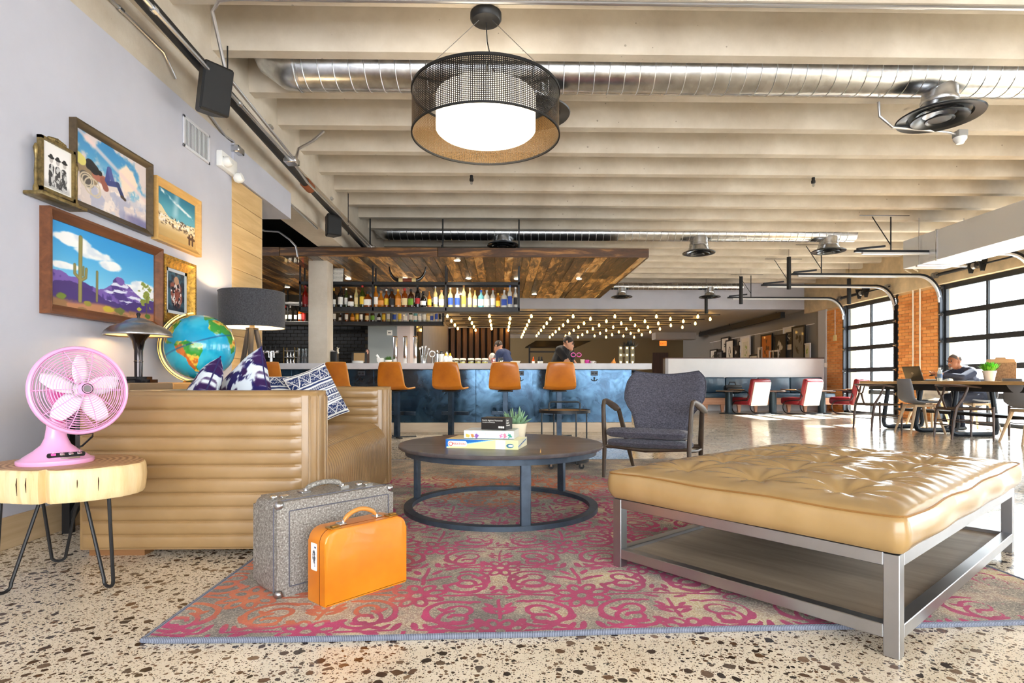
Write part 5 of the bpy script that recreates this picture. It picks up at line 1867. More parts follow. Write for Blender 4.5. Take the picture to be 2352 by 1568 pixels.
framed('framed_painting', 'desert painting with saguaros and purple mountains in walnut frame', 'painting', 2.97, 3.955, 1.142, 1.69, .052, .055, wood('walnut_frame', (82, 46, 26), (132, 80, 46), 'y', 10, 10, .4), desert, 250, 150)
framed('framed_painting', 'painting of a cowboy reclining on clouds in dark bronze frame', 'painting', 3.17, 3.865, 1.755, 2.232, .038, .04, wood('bronze_frame', (58, 46, 30), (98, 80, 54), 'y', 10, 10, .4), dream, 220, 160)
framed('framed_painting', 'dusty rodeo scene under teal sky in pale wooden frame', 'painting', 3.905, 4.48, 1.748, 2.178, .05, .04, wood('pine_frame', (200, 152, 84), (224, 182, 112), 'y', 10, 10, .5), rodeo, 180, 150)
gf = framed('framed_painting', 'small portrait with cream mat in ornate gold frame', 'painting', 3.965, 4.375, 1.198, 1.665, .075, .055, mat('antique_gold', (186, 142, 62), .35, .75, var=.3, vs=40, bump=.3, bs=70), portrait, 90, 120, (.022, (200, 204, 208)))
bd_ = MB()
for sy_ in (-.19, .19):
    for i in range(22):
        bd_.ell((.05, sy_, .03 + .0195 * i), .008, 7, 5)
bd_.build('beading', mat('antique_gold_bead', (206, 164, 80), .3, .8), gf)
# small photograph in a swivel stand on its own ledge
sp = thing('photo_stand', 'black and white photograph of three figures in hats in gilt swivel stand', 'photo frame', (WF, 3.02, 1.735), 0, 'pictures on the lilac wall')
GILT = mat('dull_gilt', (126, 108, 68), .4, .6, var=.25, vs=40)
MB().rbox(0, .1, -.155, .155, -.02, 0, .006, 2).build('ledge', GILT, sp)
MB().rbox(.07, .095, -.12, -.02, 0, .006, .002, 1).build('ledge_lip', GILT, sp)
for s in (-1, 1):
    MB().lathe([(0, 0), (.012, 0), (.012, .02), (.006, .04), (.008, .1), (.005, .16), (.009, .2), (.012, .215), (.006, .235), (0, .24)], (.05, s * .135, 0), 10).build('post', GILT, sp)
fm_ = MB()
for a in ((-.115, -.1, .02, .29), (.1, .115, .02, .29), (-.115, .115, .02, .035), (-.115, .115, .275, .29)):
    fm_.box(.038, .062, a[0], a[1], a[2], a[3])
fm_.build('frame', GILT, sp, False)
MB().box(.04, .05, -.1, .1, .035, .275).build('mount_card', LBL['white'], sp, False)
meshobj('photograph', print_mesh('photograph', .17, .22, 90, 110, bw_trio, PICM, lambda u, v: (.0525, -.085 + u, .045 + v)), sp)
cr = MB()
for i in range(-4, 5):
    cr.ell((.05, i * .0125, .293 + .012 * (1 - abs(i) / 5)), (.012, .011, .012), 8, 6)
cr.build('crest', GILT, sp)

# air grille and emergency light
t = thing('air_grille', 'white slotted return air grille high on the lilac wall', 'vent', (WF, 4.475, 2.53))
W, H = .385, .235
MB().rbox(0, .012, -W / 2, W / 2, 0, .022, .003, 1).rbox(0, .012, -W / 2, W / 2, H - .022, H, .003, 1).rbox(0, .012, -W / 2, -W / 2 + .022, 0, H, .003, 1).rbox(0, .012, W / 2 - .022, W / 2, 0, H, .003, 1).build('frame', mat('grille_white', (206, 206, 212), .5), t)
MB().box(0, .002, -W / 2 + .02, W / 2 - .02, .02, H - .02).build('duct_shadow_plate', mat('grille_back', (70, 68, 68), .8), t, False)
sm = MB().box(.001, .006, -.0035, .0035, .02, H - .02).mesh('slat', mat('grille_white', (206, 206, 212), .5))
for i in range(17):
    meshobj('slat', sm, t, (0, -W / 2 + .034 + i * .0198, 0))
t = thing('emergency_light', 'white twin-head emergency light at the end of the lilac wall', 'emergency light', (WF, 4.92, 2.60))
MB().rbox(0, .05, -.14, .14, -.03, .1, .008, 2).build('housing', WHITE, t)
pl = MB()
for i in range(4):
    for j in range(3):
        pl.ell((.05, -.12 + .022 * i, .0 + .025 * j), .005, 6, 5)
pl.build('test_led_grid', mat('grey_dots', (150, 150, 150), .4), t)
for s, yy in ((0, -.09), (1, .12)):
    MB().lathe([(0, .06), (.035, .055), (.045, .03), (.04, 0), (.02, -.02), (0, -.02)], (0, 0, 0), 16, Matrix.Translation((.05, yy, .01 if s == 0 else -.05)) @ Matrix.Rotation(R(70), 4, 'Y')).build('lamp_head', WHITE, t)

# ================================================================== stump side table and fan
stx, sty, stz0, stz1 = -1.735, 2.33, .352, .475
stm = thing('stump_table', 'live-edge log slice side table on black hairpin legs', 'side table', (stx, sty, 0))
rr = random.Random(5)
nS = 144
ol = []
for i in range(nS):
    a = 2 * PI * i / nS
    r = 1 + .05 * math.cos(2 * a + .5) + .03 * math.cos(3 * a + 2) + .022 * math.cos(5 * a) + .008 * rr.uniform(-1, 1)
    # split towards the front-left
    dd = abs((a - R(288) + PI) % (2 * PI) - PI)
    r -= .16 * max(0, 1 - dd / .05)
    ol.append((.282 * r * math.cos(a), .245 * r * math.sin(a)))
P = []
for sc_, z in ((.2, stz1), (.55, stz1), (.85, stz1), (.965, stz1 - .001), (.985, stz1 - .005), (1.0, stz1 - .014), (1.012, stz1 - .05), (1.0, stz0 + .03), (.985, stz0 + .008), (.965, stz0), (.4, stz0)):
    P.append([(x * sc_, y * sc_, z) for x, y in ol] + [(ol[0][0] * sc_, ol[0][1] * sc_, z)])
ms = MB().grid(P)
ms.add([(x * .2, y * .2, stz1) for x, y in ol], [tuple(range(nS))])
ms.add([(x * .4, y * .4, stz0) for x, y in ol], [tuple(range(nS))])
tw = NT('log_slice_wood')
v = tw.obj()
wv = tw.n('TexWave', wave_type='RINGS', rings_direction='Z')
wv.inputs['Scale'].default_value = 14
wv.inputs['Distortion'].default_value = 3.5
wv.inputs['Detail'].default_value = 3
wv.inputs['Detail Scale'].default_value = 1.2
tw.l(v, wv.inputs['Vector'])
ring = tw.ramp(wv.outputs[1], [(.1, (150, 108, 70)), (.6, (190, 148, 102)), (1, (206, 166, 120))])
side = tw.ramp(tw.noise(tw.obj((9, 9, 1.2)), 2.2, 6, .65, .3), [(.22, (120, 80, 40)), (.36, (226, 194, 140)), (.7, (244, 222, 178))])
ge = tw.n('NewGeometry')
sep = tw.n('SeparateXYZ')
tw.l(ge.outputs['Normal'], sep.inputs[0])
tw.base(tw.mix(tw.math('GREATER_THAN', tw.math('ABSOLUTE', sep.outputs[2]), .8), side, ring))
tw.set(.5, 0, .1)
tw.bump(tw.noise(tw.obj((9, 9, 1.2)), 3, 5), .25, .01)
ms.build('log_slab', tw.m, stm, True, False, 50)
ck = MB()
for a, L in ((R(268), .5), (R(276), .35), (R(309), .3), (R(322), .25)):
    x, y = .285 * math.cos(a), .248 * math.sin(a)
    rs_ = 1.016 + .05 * math.cos(2 * a + .5) + .03 * math.cos(3 * a + 2) + .022 * math.cos(5 * a)
    x, y = .282 * rs_ * math.cos(a), .245 * rs_ * math.sin(a)
    ck.tube([(x * .985, y * .985, stz0 + .02 + .03 * rr.random()), (x * 1.0, y * 1.0, stz1 - .05), (x * .985, y * .985, stz1 - .012 - .02 * rr.random())], [.0006, .0022, .0006], 6)
ck.build('drying_cracks', mat('crack_dark', (70, 44, 24), .9), stm, False)
for lx, ly, dirx, diry in ((-1.5, 2.225, .75, -.3), (-1.845, 2.165, .25, .75), (-1.93, 2.545, .7, .3)):
    fx, fy = lx - stx, ly - sty
    d = Vector((dirx, diry)).normalized()
    cxn, cyn = fx * .72, fy * .72
    top1, top2 = Vector((cxn - d.x * .07, cyn - d.y * .07, stz0)), Vector((cxn + d.x * .07, cyn + d.y * .07, stz0))
    pts = [top1, Vector((fx - d.x * .026, fy - d.y * .026, .04))]
    for i in range(7):
        q = R(200 + 140 * i / 6)
        pts.append(Vector((fx + d.x * .026 * math.cos(q), fy + d.y * .026 * math.cos(q), .028 + .022 * math.sin(q) + .006)))
    pts += [Vector((fx + d.x * .026, fy + d.y * .026, .04)), top2]
    MB().tube(pts, .0065, 8).build('hairpin_leg', BLACK, stm)
    MB().box(cxn - .07, cxn + .07, cyn - .03, cyn + .03, stz0 - .004, stz0).build('leg_plate', BLACK, stm, False)

PNK = mat('pink_enamel', (236, 170, 214), .3, 0, .35)
PNKD = mat('hot_pink_plastic', (238, 96, 176), .35, 0, .2)
fbp = at(160, 1052, Z=stz1)
fan = thing('desk_fan', 'pink retro oscillating desk fan with white blades on the stump table', 'fan', (-1.755, 2.30, stz1), R(45))
fan_p = Vector(fan.location)
MB().lathe([(0, 0), (.122, 0), (.125, .006), (.124, .016), (.112, .02), (.1, .03), (.072, .05), (.048, .072), (.036, .1), (.031, .14), (.03, .175), (0, .18)], (0, 0, 0), 36, sy=.92).build('base', PNK, fan)
ctl = MB().prism(rrect(-.06, .06, -.009, .009, .008), 0, .006, 'xz')
ctl.xf(Matrix.Translation((.02, -.089, .039)) @ Matrix.Rotation(R(-33), 4, 'X'))
ctl.build('control_strip', BLKP, fan)
for i, ch in enumerate('0123'):
    MB().rbox(-.008, .008, -.005, .0, -.005, .005, .002, 1, Matrix.Translation((-.02 + .027 * i, -.0905, .040)) @ Matrix.Rotation(R(-33), 4, 'X')).build('push_button', CHROME if i else PNKD, fan)
    text('button_lettering', ch, .010, WHITE, fan, Matrix.Translation((-.023 + .027 * i, -.0915, .0445)) @ Matrix.Rotation(R(57), 4, 'X'))
MB().rbox(-.03, .03, -.003, 0, -.004, .004, .001, 1, Matrix.Translation((.03, -.102, .026)) @ Matrix.Rotation(R(-30), 4, 'X')).build('badge_plate', CHROME, fan)
# head frame: local z is the blowing direction
hc = at(184, 896, Y=2.24) - fan_p
nrm = Vector((.86, -.51, .12)).normalized()
nrm_l = Matrix.Rotation(R(-45), 3, 'Z') @ nrm
hc_l = Matrix.Rotation(R(-45), 3, 'Z') @ hc
HM = Matrix.Translation(hc_l) @ nrm_l.to_track_quat('Z', 'Y').to_matrix().to_4x4()
FR = .163
MB().tube([(FR * math.cos(t), FR * math.sin(t), 0) for t in [2 * PI * i / 56 for i in range(56)]], .0075, 10, True, 1.6).xf(HM).build('rim', PNK, fan)


def cage(sgn, bulge, rings, name):
    g = MB()
    for k in range(rings):
        f = (k + 1.6) / (rings + 1.6)
        r = FR * f
        z = sgn * bulge * (1 - f ** 3.0)
        g.tube([(r * math.cos(t), r * math.sin(t), z) for t in [2 * PI * i / 44 for i in range(44)]], .0013, 4, True)
    for q in range(10):
        a = 2 * PI * q / 10
        g.tube([(FR * f * math.cos(a), FR * f * math.sin(a), sgn * bulge * (1 - f ** 3.0) - sgn * .002) for f in (.14, .35, .55, .75, .9, 1)], .0016, 4)
    return g.xf(HM).build(name, PNK, fan)


cage(1, .045, 17, 'front_grille')
cage(-1, .055, 15, 'rear_grille')
MB().lathe([(0, .056), (.02, .056), (.024, .05), (.026, .042), (0, .04)], (0, 0, 0), 24).xf(HM).build('badge', PNK, fan)
MB().lathe([(.0, .0575), (.013, .0575), (.014, .0565), (0, .0565)], (0, 0, 0), 20).xf(HM).build('badge_centre', mat('badge_grey', (120, 112, 116), .3, .6), fan)
MB().tube([(.018 * math.cos(t), .018 * math.sin(t), .0568) for t in [2 * PI * i / 24 for i in range(24)]], .0016, 5, True).xf(HM).build('badge_ring', BLKP, fan)
for q in range(5):
    a = R(72 * q + 14)
    B = []
    for i in range(9):
        f = i / 8
        r = .028 + (.137 - .028) * f
        half = .018 + .026 * math.sin(PI * min(1, f * .85 + .1)) * (1 if f < .9 else .75)
        rowb = []
        for j in range(5):
            s_ = -1 + j / 2
            th = a + s_ * half / r * .8
            rowb.append((r * math.cos(th), r * math.sin(th), .012 * s_ + .004))
        B.append(rowb)
    bo = MB().grid(B).xf(HM).build('blade', mat('white_blade', (240, 236, 238), .35), fan, True, False, 80)
    sd = bo.modifiers.new('t', 'SOLIDIFY'); sd.thickness = .003
MB().lathe([(0, .02), (.02, .018), (.026, .0), (.026, -.02), (0, -.02)], (0, 0, 0), 20).xf(HM).build('blade_hub', WHITE, fan)
MB().lathe([(0, -.185), (.025, -.18), (.048, -.16), (.06, -.125), (.062, -.08), (.056, -.055), (0, -.05)], (0, 0, 0), 28).xf(HM).build('motor_housing', PNKD, fan)
tilt = HM @ Vector((0, 0, -.09))
MB().tube([(0, 0, .16), (tilt.x * .6, tilt.y * .6, .2), (tilt.x, tilt.y, tilt.z - .05)], [.024, .02, .018], 12).build('neck', PNKD, fan)
MB().ell((tilt.x, tilt.y - .0, tilt.z - .055), .02, 12, 8).build('tilt_knob', BLKP, fan)
MB().tube([(.02, .08, .03), (.1, .1, .05), (.13, .07, .09), (.12, .0, .11), (.08, -.0 + .06, .1)], .004, 6).build('cord', BLKP, fan)
# ================================================================== suitcases
def case_shell(L, T, H, r, rb, bev):
    """box standing on its long edge: x length, y thickness, z height; rounded corners in the xz face"""
    pl = rrect(-L / 2, L / 2, 0, H, r, 6, rb)
    bm = bmesh.new()
    a = [bm.verts.new((p[0], -T / 2, p[1])) for p in pl]
    b = [bm.verts.new((p[0], T / 2, p[1])) for p in pl]
    f1, f2 = bm.faces.new(a), bm.faces.new(b[::-1])
    n = len(pl)
    for i in range(n):
        bm.faces.new((a[i], b[i], b[(i + 1) % n], a[(i + 1) % n]))
    bmesh.ops.bevel(bm, geom=list(f1.edges) + list(f2.edges), offset=bev, segments=3, profile=.5, affect='EDGES')
    return MB().bm(bm)


OR_C = leather('orange_hide', (196, 104, 12), (218, 130, 22), (232, 152, 40), .34)
OR_S = leather('orange_hide_side', (170, 84, 18), (190, 102, 30), (204, 120, 44), .42)
# orange case: bottom corners (-.695,2.06) (-.606,1.996) (-.365,2.26)
oang = R(47.5)
oc = Vector((-.53, 2.16, 0))
sc_o = thing('orange_suitcase', 'small orange leather suitcase with brass latches on the rug', 'suitcase', (oc.x, oc.y, RT), oang)
Lo, To, Ho = .352, .112, .262
case_shell(Lo, To, Ho, .045, .004, .007).build('shell', OR_C, sc_o, True, False, 40)
edge = rrect(-Lo / 2 - .0012, Lo / 2 + .0012, -.0012, Ho + .0012, .046, 6, .005)
MB().prism(edge, -To / 2 + .032, -To / 2 + .034, 'xz').build('lid_seam', mat('seam_brown', (120, 58, 14), .6), sc_o)
hp_ = [(-.075, 0, Ho)] + [(-.07 + .14 * i / 10, -.004, Ho + .012 + .032 * math.sin(PI * i / 10) ** .7) for i in range(11)] + [(.075, 0, Ho)]
MB().tube(hp_[1:-1], [.006] + [.0085] * 9 + [.006], 10).build('handle', leather('handle_hide', (190, 120, 50), (206, 140, 66), (220, 160, 84)), sc_o)
for s in (-1, 1):
    MB().rbox(s * .078 - .014, s * .078 + .014, -.018, .018, Ho - .001, Ho + .006, .002, 1).rbox(s * .073 - .004, s * .073 + .004, -.01, .01, Ho, Ho + .018, .002, 1).build('handle_mount', CHROME, sc_o)
    MB().rbox(s * .125 - .02, s * .125 + .02, -To / 2 + .01, -To / 2 + .052, Ho - .001, Ho + .005, .002, 1).rbox(s * .125 - .008, s * .125 + .02, -To / 2 + .02, -To / 2 + .04, Ho + .004, Ho + .010, .002, 1).build('latch', GOLDM, sc_o)
tagm = MB().prism(rrect(-.02, .02, -.048, .048, .004, 3), 0, .0008, 'xy')
tagm.xf(Matrix.Translation((-Lo / 2 - .0014, .012, .165)) @ Matrix.Rotation(PI / 2, 4, 'Z') @ Matrix.Rotation(PI / 2, 4, 'X') @ Matrix.Rotation(PI, 4, 'Y'))
tg = tagm.build('price_tag', LBL['white'], sc_o, False)


def tagprint(x, y):
    img = np.zeros(x.shape + (3,)) + 238.
    img = blend(img, sst(.46, .5, fbm(x, y, 9, 3, 3)) * (np.hypot((x - .5) / .3, (y - .5) / .28) < 1), (70, 74, 84))
    img = blend(img, (((y > .86) & (y < .92) & (x > .6) & (x < .9)) | ((y > .1) & (y < .3) & (x > .6) & (x < .75) & (np.sin(y * 160) > 0))) * 1.0, (40, 50, 80))
    return img


meshobj('tag_print', print_mesh('tag_print', .034, .086, 30, 60, tagprint, PICM, lambda u, v: (-Lo / 2 - .0026, .012 + .017 - u, .165 - .043 + v)), tg)

# grey case
TWD = NT('grey_pebbled_vinyl')
v = TWD.obj()
pn = TWD.noise(v, 150, 3, .7)
TWD.base(TWD.ramp(pn, [(.32, (92, 86, 80)), (.55, (150, 145, 138)), (.72, (214, 212, 208))]))
TWD.set(.42, .15, .1)
TWD.bump(pn, .6, .006)
gang = R(46)
Lg, Tg, Hg = .50, .20, .345
# near bottom corner at (-.803, 2.075); length axis runs right-back
ux, uy = math.cos(gang), math.sin(gang)
gc = Vector((-.803, 2.075)) + Vector((ux, uy)) * Lg / 2 + Vector((-uy, ux)) * Tg / 2
gs = thing('grey_suitcase', 'large silver-grey pebbled vinyl suitcase behind the orange one', 'suitcase', (gc.x, gc.y, RT), gang)
case_shell(Lg, Tg, Hg, .03, .03, .028).build('shell', TWD.m, gs, True, False, 40)
fl_ = rrect(-Lg / 2 + .045, Lg / 2 - .025, .035, Hg - .035, .004, 2)
pb = MB()
for i in range(len(fl_)):
    a, b = fl_[i], fl_[(i + 1) % len(fl_)]
    if math.hypot(a[0] - b[0], a[1] - b[1]) > 1e-5: pb.tube([(a[0], -Tg / 2 - .001, a[1]), (b[0], -Tg / 2 - .001, b[1])], .0022, 6)
pb.build('panel_piping', mat('piping_grey', (92, 92, 104), .4), gs)
wb = MB().tube([(p[0], -Tg / 2 + .028 - .002, p[1]) for p in rrect(-Lg / 2 - .001, Lg / 2 + .001, -.001, Hg + .001, .031, 6)], .002, 6, True)
wb.build('edge_welt', mat('piping_grey', (92, 92, 104), .4), gs)
hd = [(-.08 + .16 * i / 10, .02, Hg + .01 + .02 * math.sin(PI * i / 10) ** .6) for i in range(11)]
MB().tube(hd, [.007] + [.011] * 9 + [.007], 10).build('handle', TWD.m, gs)
for s in (-1, 1):
    MB().rbox(s * .085 - .02, s * .085 + .02, 0, .04, Hg - .002, Hg + .008, .003, 1).tube([(s * .08, .02, Hg), (s * .08, .02, Hg + .015)], .008, 8).build('handle_mount', CHROME if s > 0 else STEEL, gs)
    MB().rbox(s * .18 - .018, s * .18 + .018, -.03, .0, Hg - .002, Hg + .008, .003, 1).rbox(s * .18 - .045 - .01, s * .18 - .045 + .01, -.03, -.005, Hg - .002, Hg + .014, .005, 2).build('latch', CHROME, gs)
for s in (-1, 1):
    for z in (.012, Hg - .012):
        MB().ell((s * (Lg / 2 - .012), -Tg / 2 + .012, z), .017, 12, 8).build('corner_cap', STEEL, gs)

# ================================================================== coffee table
CTC = Vector((0.0, 3.57))
CH = .412
DKTOP = NT('stained_grey_tabletop')
v = DKTOP.obj((1, 8, 1))
DKTOP.base(DKTOP.ramp(DKTOP.noise(v, 3, 6, .6), [(.3, (70, 66, 68)), (.7, (104, 98, 98))]))
DKTOP.set(.42, 0, .1)
cf = thing('coffee_table', 'round dark coffee table on a ring base in the middle of the rug', 'coffee table', (CTC.x, CTC.y, RT))
h = CH - RT
MB().lathe([(0, h - .022), (.62, h - .022), (.627, h - .014), (.628, h - .004), (.623, h), (0, h)], (0, 0, 0), 96).build('tabletop', DKTOP.m, cf)
MB().lathe([(.56, h - .058), (.586, h - .058), (.589, h - .022), (.56, h - .022), (.56, h - .058)], (0, 0, 0), 96, cap=False).build('apron_ring', GUNMETAL, cf)
MB().lathe([(.545, 0), (.595, 0), (.595, .026), (.545, .026), (.545, 0)], (0, 0, 0), 96, cap=False).build('base_ring', GUNMETAL, cf)
for a in (-77, 43, 163):
    M = Matrix.Rotation(R(a), 4, 'Z')
    MB().rbox(.555, .582, -.028, .028, .02, h - .04, .004, 1, M).build('leg', GUNMETAL, cf)

# game boxes
BXW = mat('box_blue', (20, 120, 200), .35)


def lid_box(name, label, corner, ang, L, W, H, z, fronts, side, top, cat='board game'):
    """corner = near-left bottom corner; x axis along the front edge"""
    t = thing(name, label, cat, (corner[0], corner[1], z), ang, 'board games on the coffee table')
    MB().rbox(0.0015, L - .0015, .0015, W - .0015, 0, H - .001, .002, 1).build('tray', mat('card_white', (240, 238, 230), .5), t)
    meshobj('front_print', print_mesh('front_print', L, H, 120, 24, fronts, attrmat('glossy_card', .3, .3), lambda u, v: (u, 0, v)), t)
    meshobj('side_print', print_mesh('side_print', W, H, 60, 20, side, attrmat('glossy_card', .3, .3), lambda u, v: (L, u, v)), t)
    meshobj('top_print', print_mesh('top_print', L, W, 80, 60, top, attrmat('glossy_card', .3, .3), lambda u, v: (u, v, H)), t)
    return t


def op_front(x, y):
    img = np.zeros(x.shape + (3,)) + np.array((246, 240, 170.))
    ln = .12 + 1.35 * x
    img = blend(img, sst(-.02, .02, y - ln + .02), (16, 116, 204))
    img = blend(img, sst(.06, .03, np.abs(y - ln)), (150, 220, 240))
    img = blend(img, (x < .012) * 1.0, (10, 90, 180))
    img = blend(img, ((x > .69) & (x < .83)) * 1.0, (248, 246, 232))
    img = blend(img, sst(1.1, .95, np.hypot((x - .89) / .05, (y - .4) / .24)), (40, 110, 140))
    img = blend(img, sst(1.1, .9, np.hypot((x - .90) / .035, (y - .4) / .12)), (240, 240, 240))
    return img


def pl_yel(x, y):
    img = np.zeros(x.shape + (3,)) + np.array((250, 246, 214.))
    return blend(img, sst(.08, .05, np.abs(y - .3 - .5 * x)) * (x < .9), (60, 130, 210))


OB = lid_box('operation_game_box', 'wide flat blue and yellow game box, lowest of the stack', (-.319, 3.313), R(-14), .427, .244, .05, CH, op_front, pl_yel, lambda x, y: blend(np.zeros(x.shape + (3,)) + np.array((246, 240, 180.)), sst(.5, .6, fbm(x, y, 4, 3, 2)), (240, 236, 220)))
OB.name = 'board_game_box'
Mf = lambda x, z, s=1: Matrix.Translation((x, -.0012, z)) @ Matrix.Rotation(PI / 2, 4, 'X')
REDT = mat('letter_red', (216, 60, 40), .4)
pl_ = MB().prism(rrect(.014, .128, .009, .041, .012, 4), -.0012, -.0004, 'xz').build('title_panel', LBL['white'], OB, False)
text('title_lettering', 'O', .034, REDT, OB, Matrix.Translation((.017, -.0016, .0125)) @ Matrix.Rotation(PI / 2, 4, 'X'), .0003)
text('title_lettering', 'PERATION', .0165, REDT, OB, Matrix.Translation((.041, -.0016, .019)) @ Matrix.Rotation(PI / 2, 4, 'X'), .0003)


def white_front(x, y):
    img = np.zeros(x.shape + (3,)) + np.array((236, 246, 244.))
    img = blend(img, sst(.55, .7, fbm(x * 4, y, 4, 3, 9)), (196, 230, 232))
    for cx, c, s in ((.07, (226, 186, 80), 1), (.17, (200, 130, 60), 2), (.26, (130, 80, 170), 3), (.74, (206, 110, 170), 4), (.82, (200, 120, 150), 5), (.92, (20, 140, 120), 6)):
        img = blend(img, sst(.4, .6, 1.1 - np.hypot((x - cx) / .06, (y - .35) / .42) + 1.2 * (fbm(x * 4, y, 7, 3, s) - .5)), c)
    img = blend(img, (y < .07) * 1.0, (30, 90, 130))
    return img


lid_box('board_game_box', 'white game box with small colourful figures, middle of the stack', (-.215, 3.332), R(-10), .292, .20, .047, CH + .051, white_front, lambda x, y: np.zeros(x.shape + (3,)) + np.array((246, 246, 240.)), lambda x, y: np.zeros(x.shape + (3,)) + np.array((240, 246, 244.)))
bb = thing('card_game_box', 'black card game box with white lettering, top of the stack', 'card game', (-.118, 3.40, CH + .0985), R(-24), 'board games on the coffee table')
KRAFT = mat('black_card', (34, 29, 27), .4)
MB().rbox(0, .158, 0, .1, 0, .07, .0012, 1).build('carton', KRAFT, bb)
WL = LBL['white']
text('title_lettering', 'Cards Against Humanity', .0135, WL, bb, Matrix.Translation((.006, -.0006, .050)) @ Matrix.Rotation(PI / 2, 4, 'X'), .0003)
text('subtitle_lettering', 'A party game for horrible people.', .0062, WL, bb, Matrix.Translation((.006, -.0006, .0405)) @ Matrix.Rotation(PI / 2, 4, 'X'), .0003)
for i in range(3):
    MB().box(.112 + .013 * i, .123 + .013 * i, -.0009, -.0002, .010, .021).build('logo_square', WL, bb, False)
for i, s_ in enumerate(('Cards', 'Against', 'Humanity')):
    text('side_lettering', s_, .0135, WL, bb, Matrix.Translation((.1586, .008, .050 - .014 * i)) @ Matrix.Rotation(PI / 2, 4, 'Z') @ Matrix.Rotation(PI / 2, 4, 'X'), .0003)

# succulent
sp_ = at(1196, Y=3.72)
su = thing('potted_succulent', 'grey-green succulent in a cream pot behind the game boxes', 'plant', (.09, 3.72, CH))
MB().lathe([(0, 0), (.055, 0), (.062, .01), (.075, .095), (.078, .11), (.07, .11), (.06, .08), (0, .08)], (0, 0, 0), 28).build('pot', mat('cream_pot', (240, 226, 196), .45), su)
MB().lathe([(0, .08), (.064, .082), (0, .09)], (0, 0, 0), 20).build('soil', mat('soil', (70, 54, 40), .9), su)
rr = random.Random(9)
SUCC = mat('succulent_green', (132, 168, 130), .5, var=.2, vs=14)
for i in range(26):
    a = i * 2.4
    tlt = .12 + .95 * (i / 25)
    L = rr.uniform(.1, .145) * (1.05 - .25 * i / 25)
    d = Vector((math.cos(a) * math.sin(tlt), math.sin(a) * math.sin(tlt), math.cos(tlt)))
    b = Vector((math.cos(a) * .02, math.sin(a) * .02, .085))
    pts = [b + d * L * f + Vector((0, 0, -.02 * f * f * math.sin(tlt))) for f in (0, .2, .45, .7, .9, 1)]
    MB().tube(pts, [.004, .008, .0125, .013, .007, .001], 8, False, .45).build('leaf', SUCC, su)

# ================================================================== rolling side table
rt = thing('rolling_side_table', 'round wooden two-tier side table on casters by the armchair', 'side table', (.575, 5.2, RT))
TW = wood('round_top_wood', (126, 94, 50), (170, 134, 78), 'x', 8, 8, .5)
for z, r in ((.5, .228), (.062, .215)):
    MB().lathe([(0, z), (r, z), (r, z + .014), (0, z + .014)], (0, 0, 0), 40).build('tier', TW, rt)
    MB().lathe([(r, z - .006), (r + .004, z - .006), (r + .004, z + .02), (r, z + .02), (r, z - .006)], (0, 0, 0), 40, cap=False).build('tier_band', BLACK, rt)
for k in range(4):
    a = R(20 + 90 * k)
    MB().tube([(.226 * math.cos(a), .226 * math.sin(a), .06), (.226 * math.cos(a), .226 * math.sin(a), .515)], .0065, 8).build('upright', mat('grey_rod', (66, 72, 76), .4, .6), rt)
    a += R(25)
    cx_, cy_ = .19 * math.cos(a), .19 * math.sin(a)
    c_ = MB().lathe([(0, -.01), (.024, -.01), (.024, .01), (0, .01)], (0, 0, 0), 16, Matrix.Translation((cx_, cy_, .0245)) @ Matrix.Rotation(PI / 2, 4, 'X'))
    co = c_.build('caster', BLKP, rt)
    MB().bar((cx_, cy_ - .014, .026), (cx_, cy_ - .014, .06), .018, .004).build('caster_fork', CHROME, co)
hl = [(-.14, .0, .515), (-.14, 0, .575)] + [(-.125, 0, .59), (.125, 0, .59)] + [(.14, 0, .575), (.14, 0, .515)]
MB().tube(hl, .0075, 8).build('handle', mat('grey_rod', (66, 72, 76), .4, .6), rt)

# ================================================================== armchair (faces local -Y)
ac = thing('lounge_armchair', 'slate tweed mid-century armchair with dark wooden frame', 'armchair', (1.30, 4.80, RT), R(-29))
FRM = wood('stained_beech', (52, 42, 34), (86, 70, 56), 'z', 10, 8, .4, .05)
for s in (-1, 1):
    # front leg sweeping into the arm
    pts = [(s * .335, -.36, .0), (s * .335, -.335, .28), (s * .345, -.33, .45), (s * .35, -.325, .57), (s * .352, -.30, .612), (s * .355, -.24, .614), (s * .362, -.1, .585), (s * .368, .06, .548), (s * .372, .18, .525)]
    MB().tube(pts, [.017, .025, .024, .022, .022, .023, .03, .033, .018], 10, False, .75).build('arm', FRM, ac)
    MB().tube([(s * .355, .10, .53), (s * .325, .22, .28), (s * .30, .36, .0)], [.02, .024, .015], 10).build('rear_leg', FRM, ac)
    MB().tube([(s * .33, -.33, .245), (s * .325, -.05, .215), (s * .315, .26, .2)], [.02, .024, .018], 8, False, .6).build('side_rail', FRM, ac)
MB().tube([(-.335, -.335, .255), (0, -.345, .235), (.335, -.335, .255)], [.022, .03, .022], 8, False, .6).build('front_rail', FRM, ac)
MB().tube([(-.315, .24, .22), (.315, .24, .22)], .02, 8).build('rear_rail', FRM, ac)


def seat_pad(z0, z1, w0, w1, y0, y1, name):
    P = []
    n = 20
    for i in range(n + 1):
        f = i / n
        y = y0 + (y1 - y0) * f
        wd = w0 + (w1 - w0) * f
        rw = []
        for j in range(33):
            a = 2 * PI * j / 32
            cx_ = abs(math.cos(a)) ** .3 * (1 if math.cos(a) >= 0 else -1)
            cz_ = abs(math.sin(a)) ** .7 * (1 if math.sin(a) >= 0 else -1)
            e = min(1, (f * (1 - f) * 30)) ** .45
            sag = .055 * f
            rw.append((wd / 2 * cx_ * (.93 + .07 * e), y, (z0 + z1) / 2 + (z1 - z0) / 2 * cz_ * e - sag))
        P.append(rw)
    return MB().grid(P).build(name, GREYFAB, ac, True, False, 70)


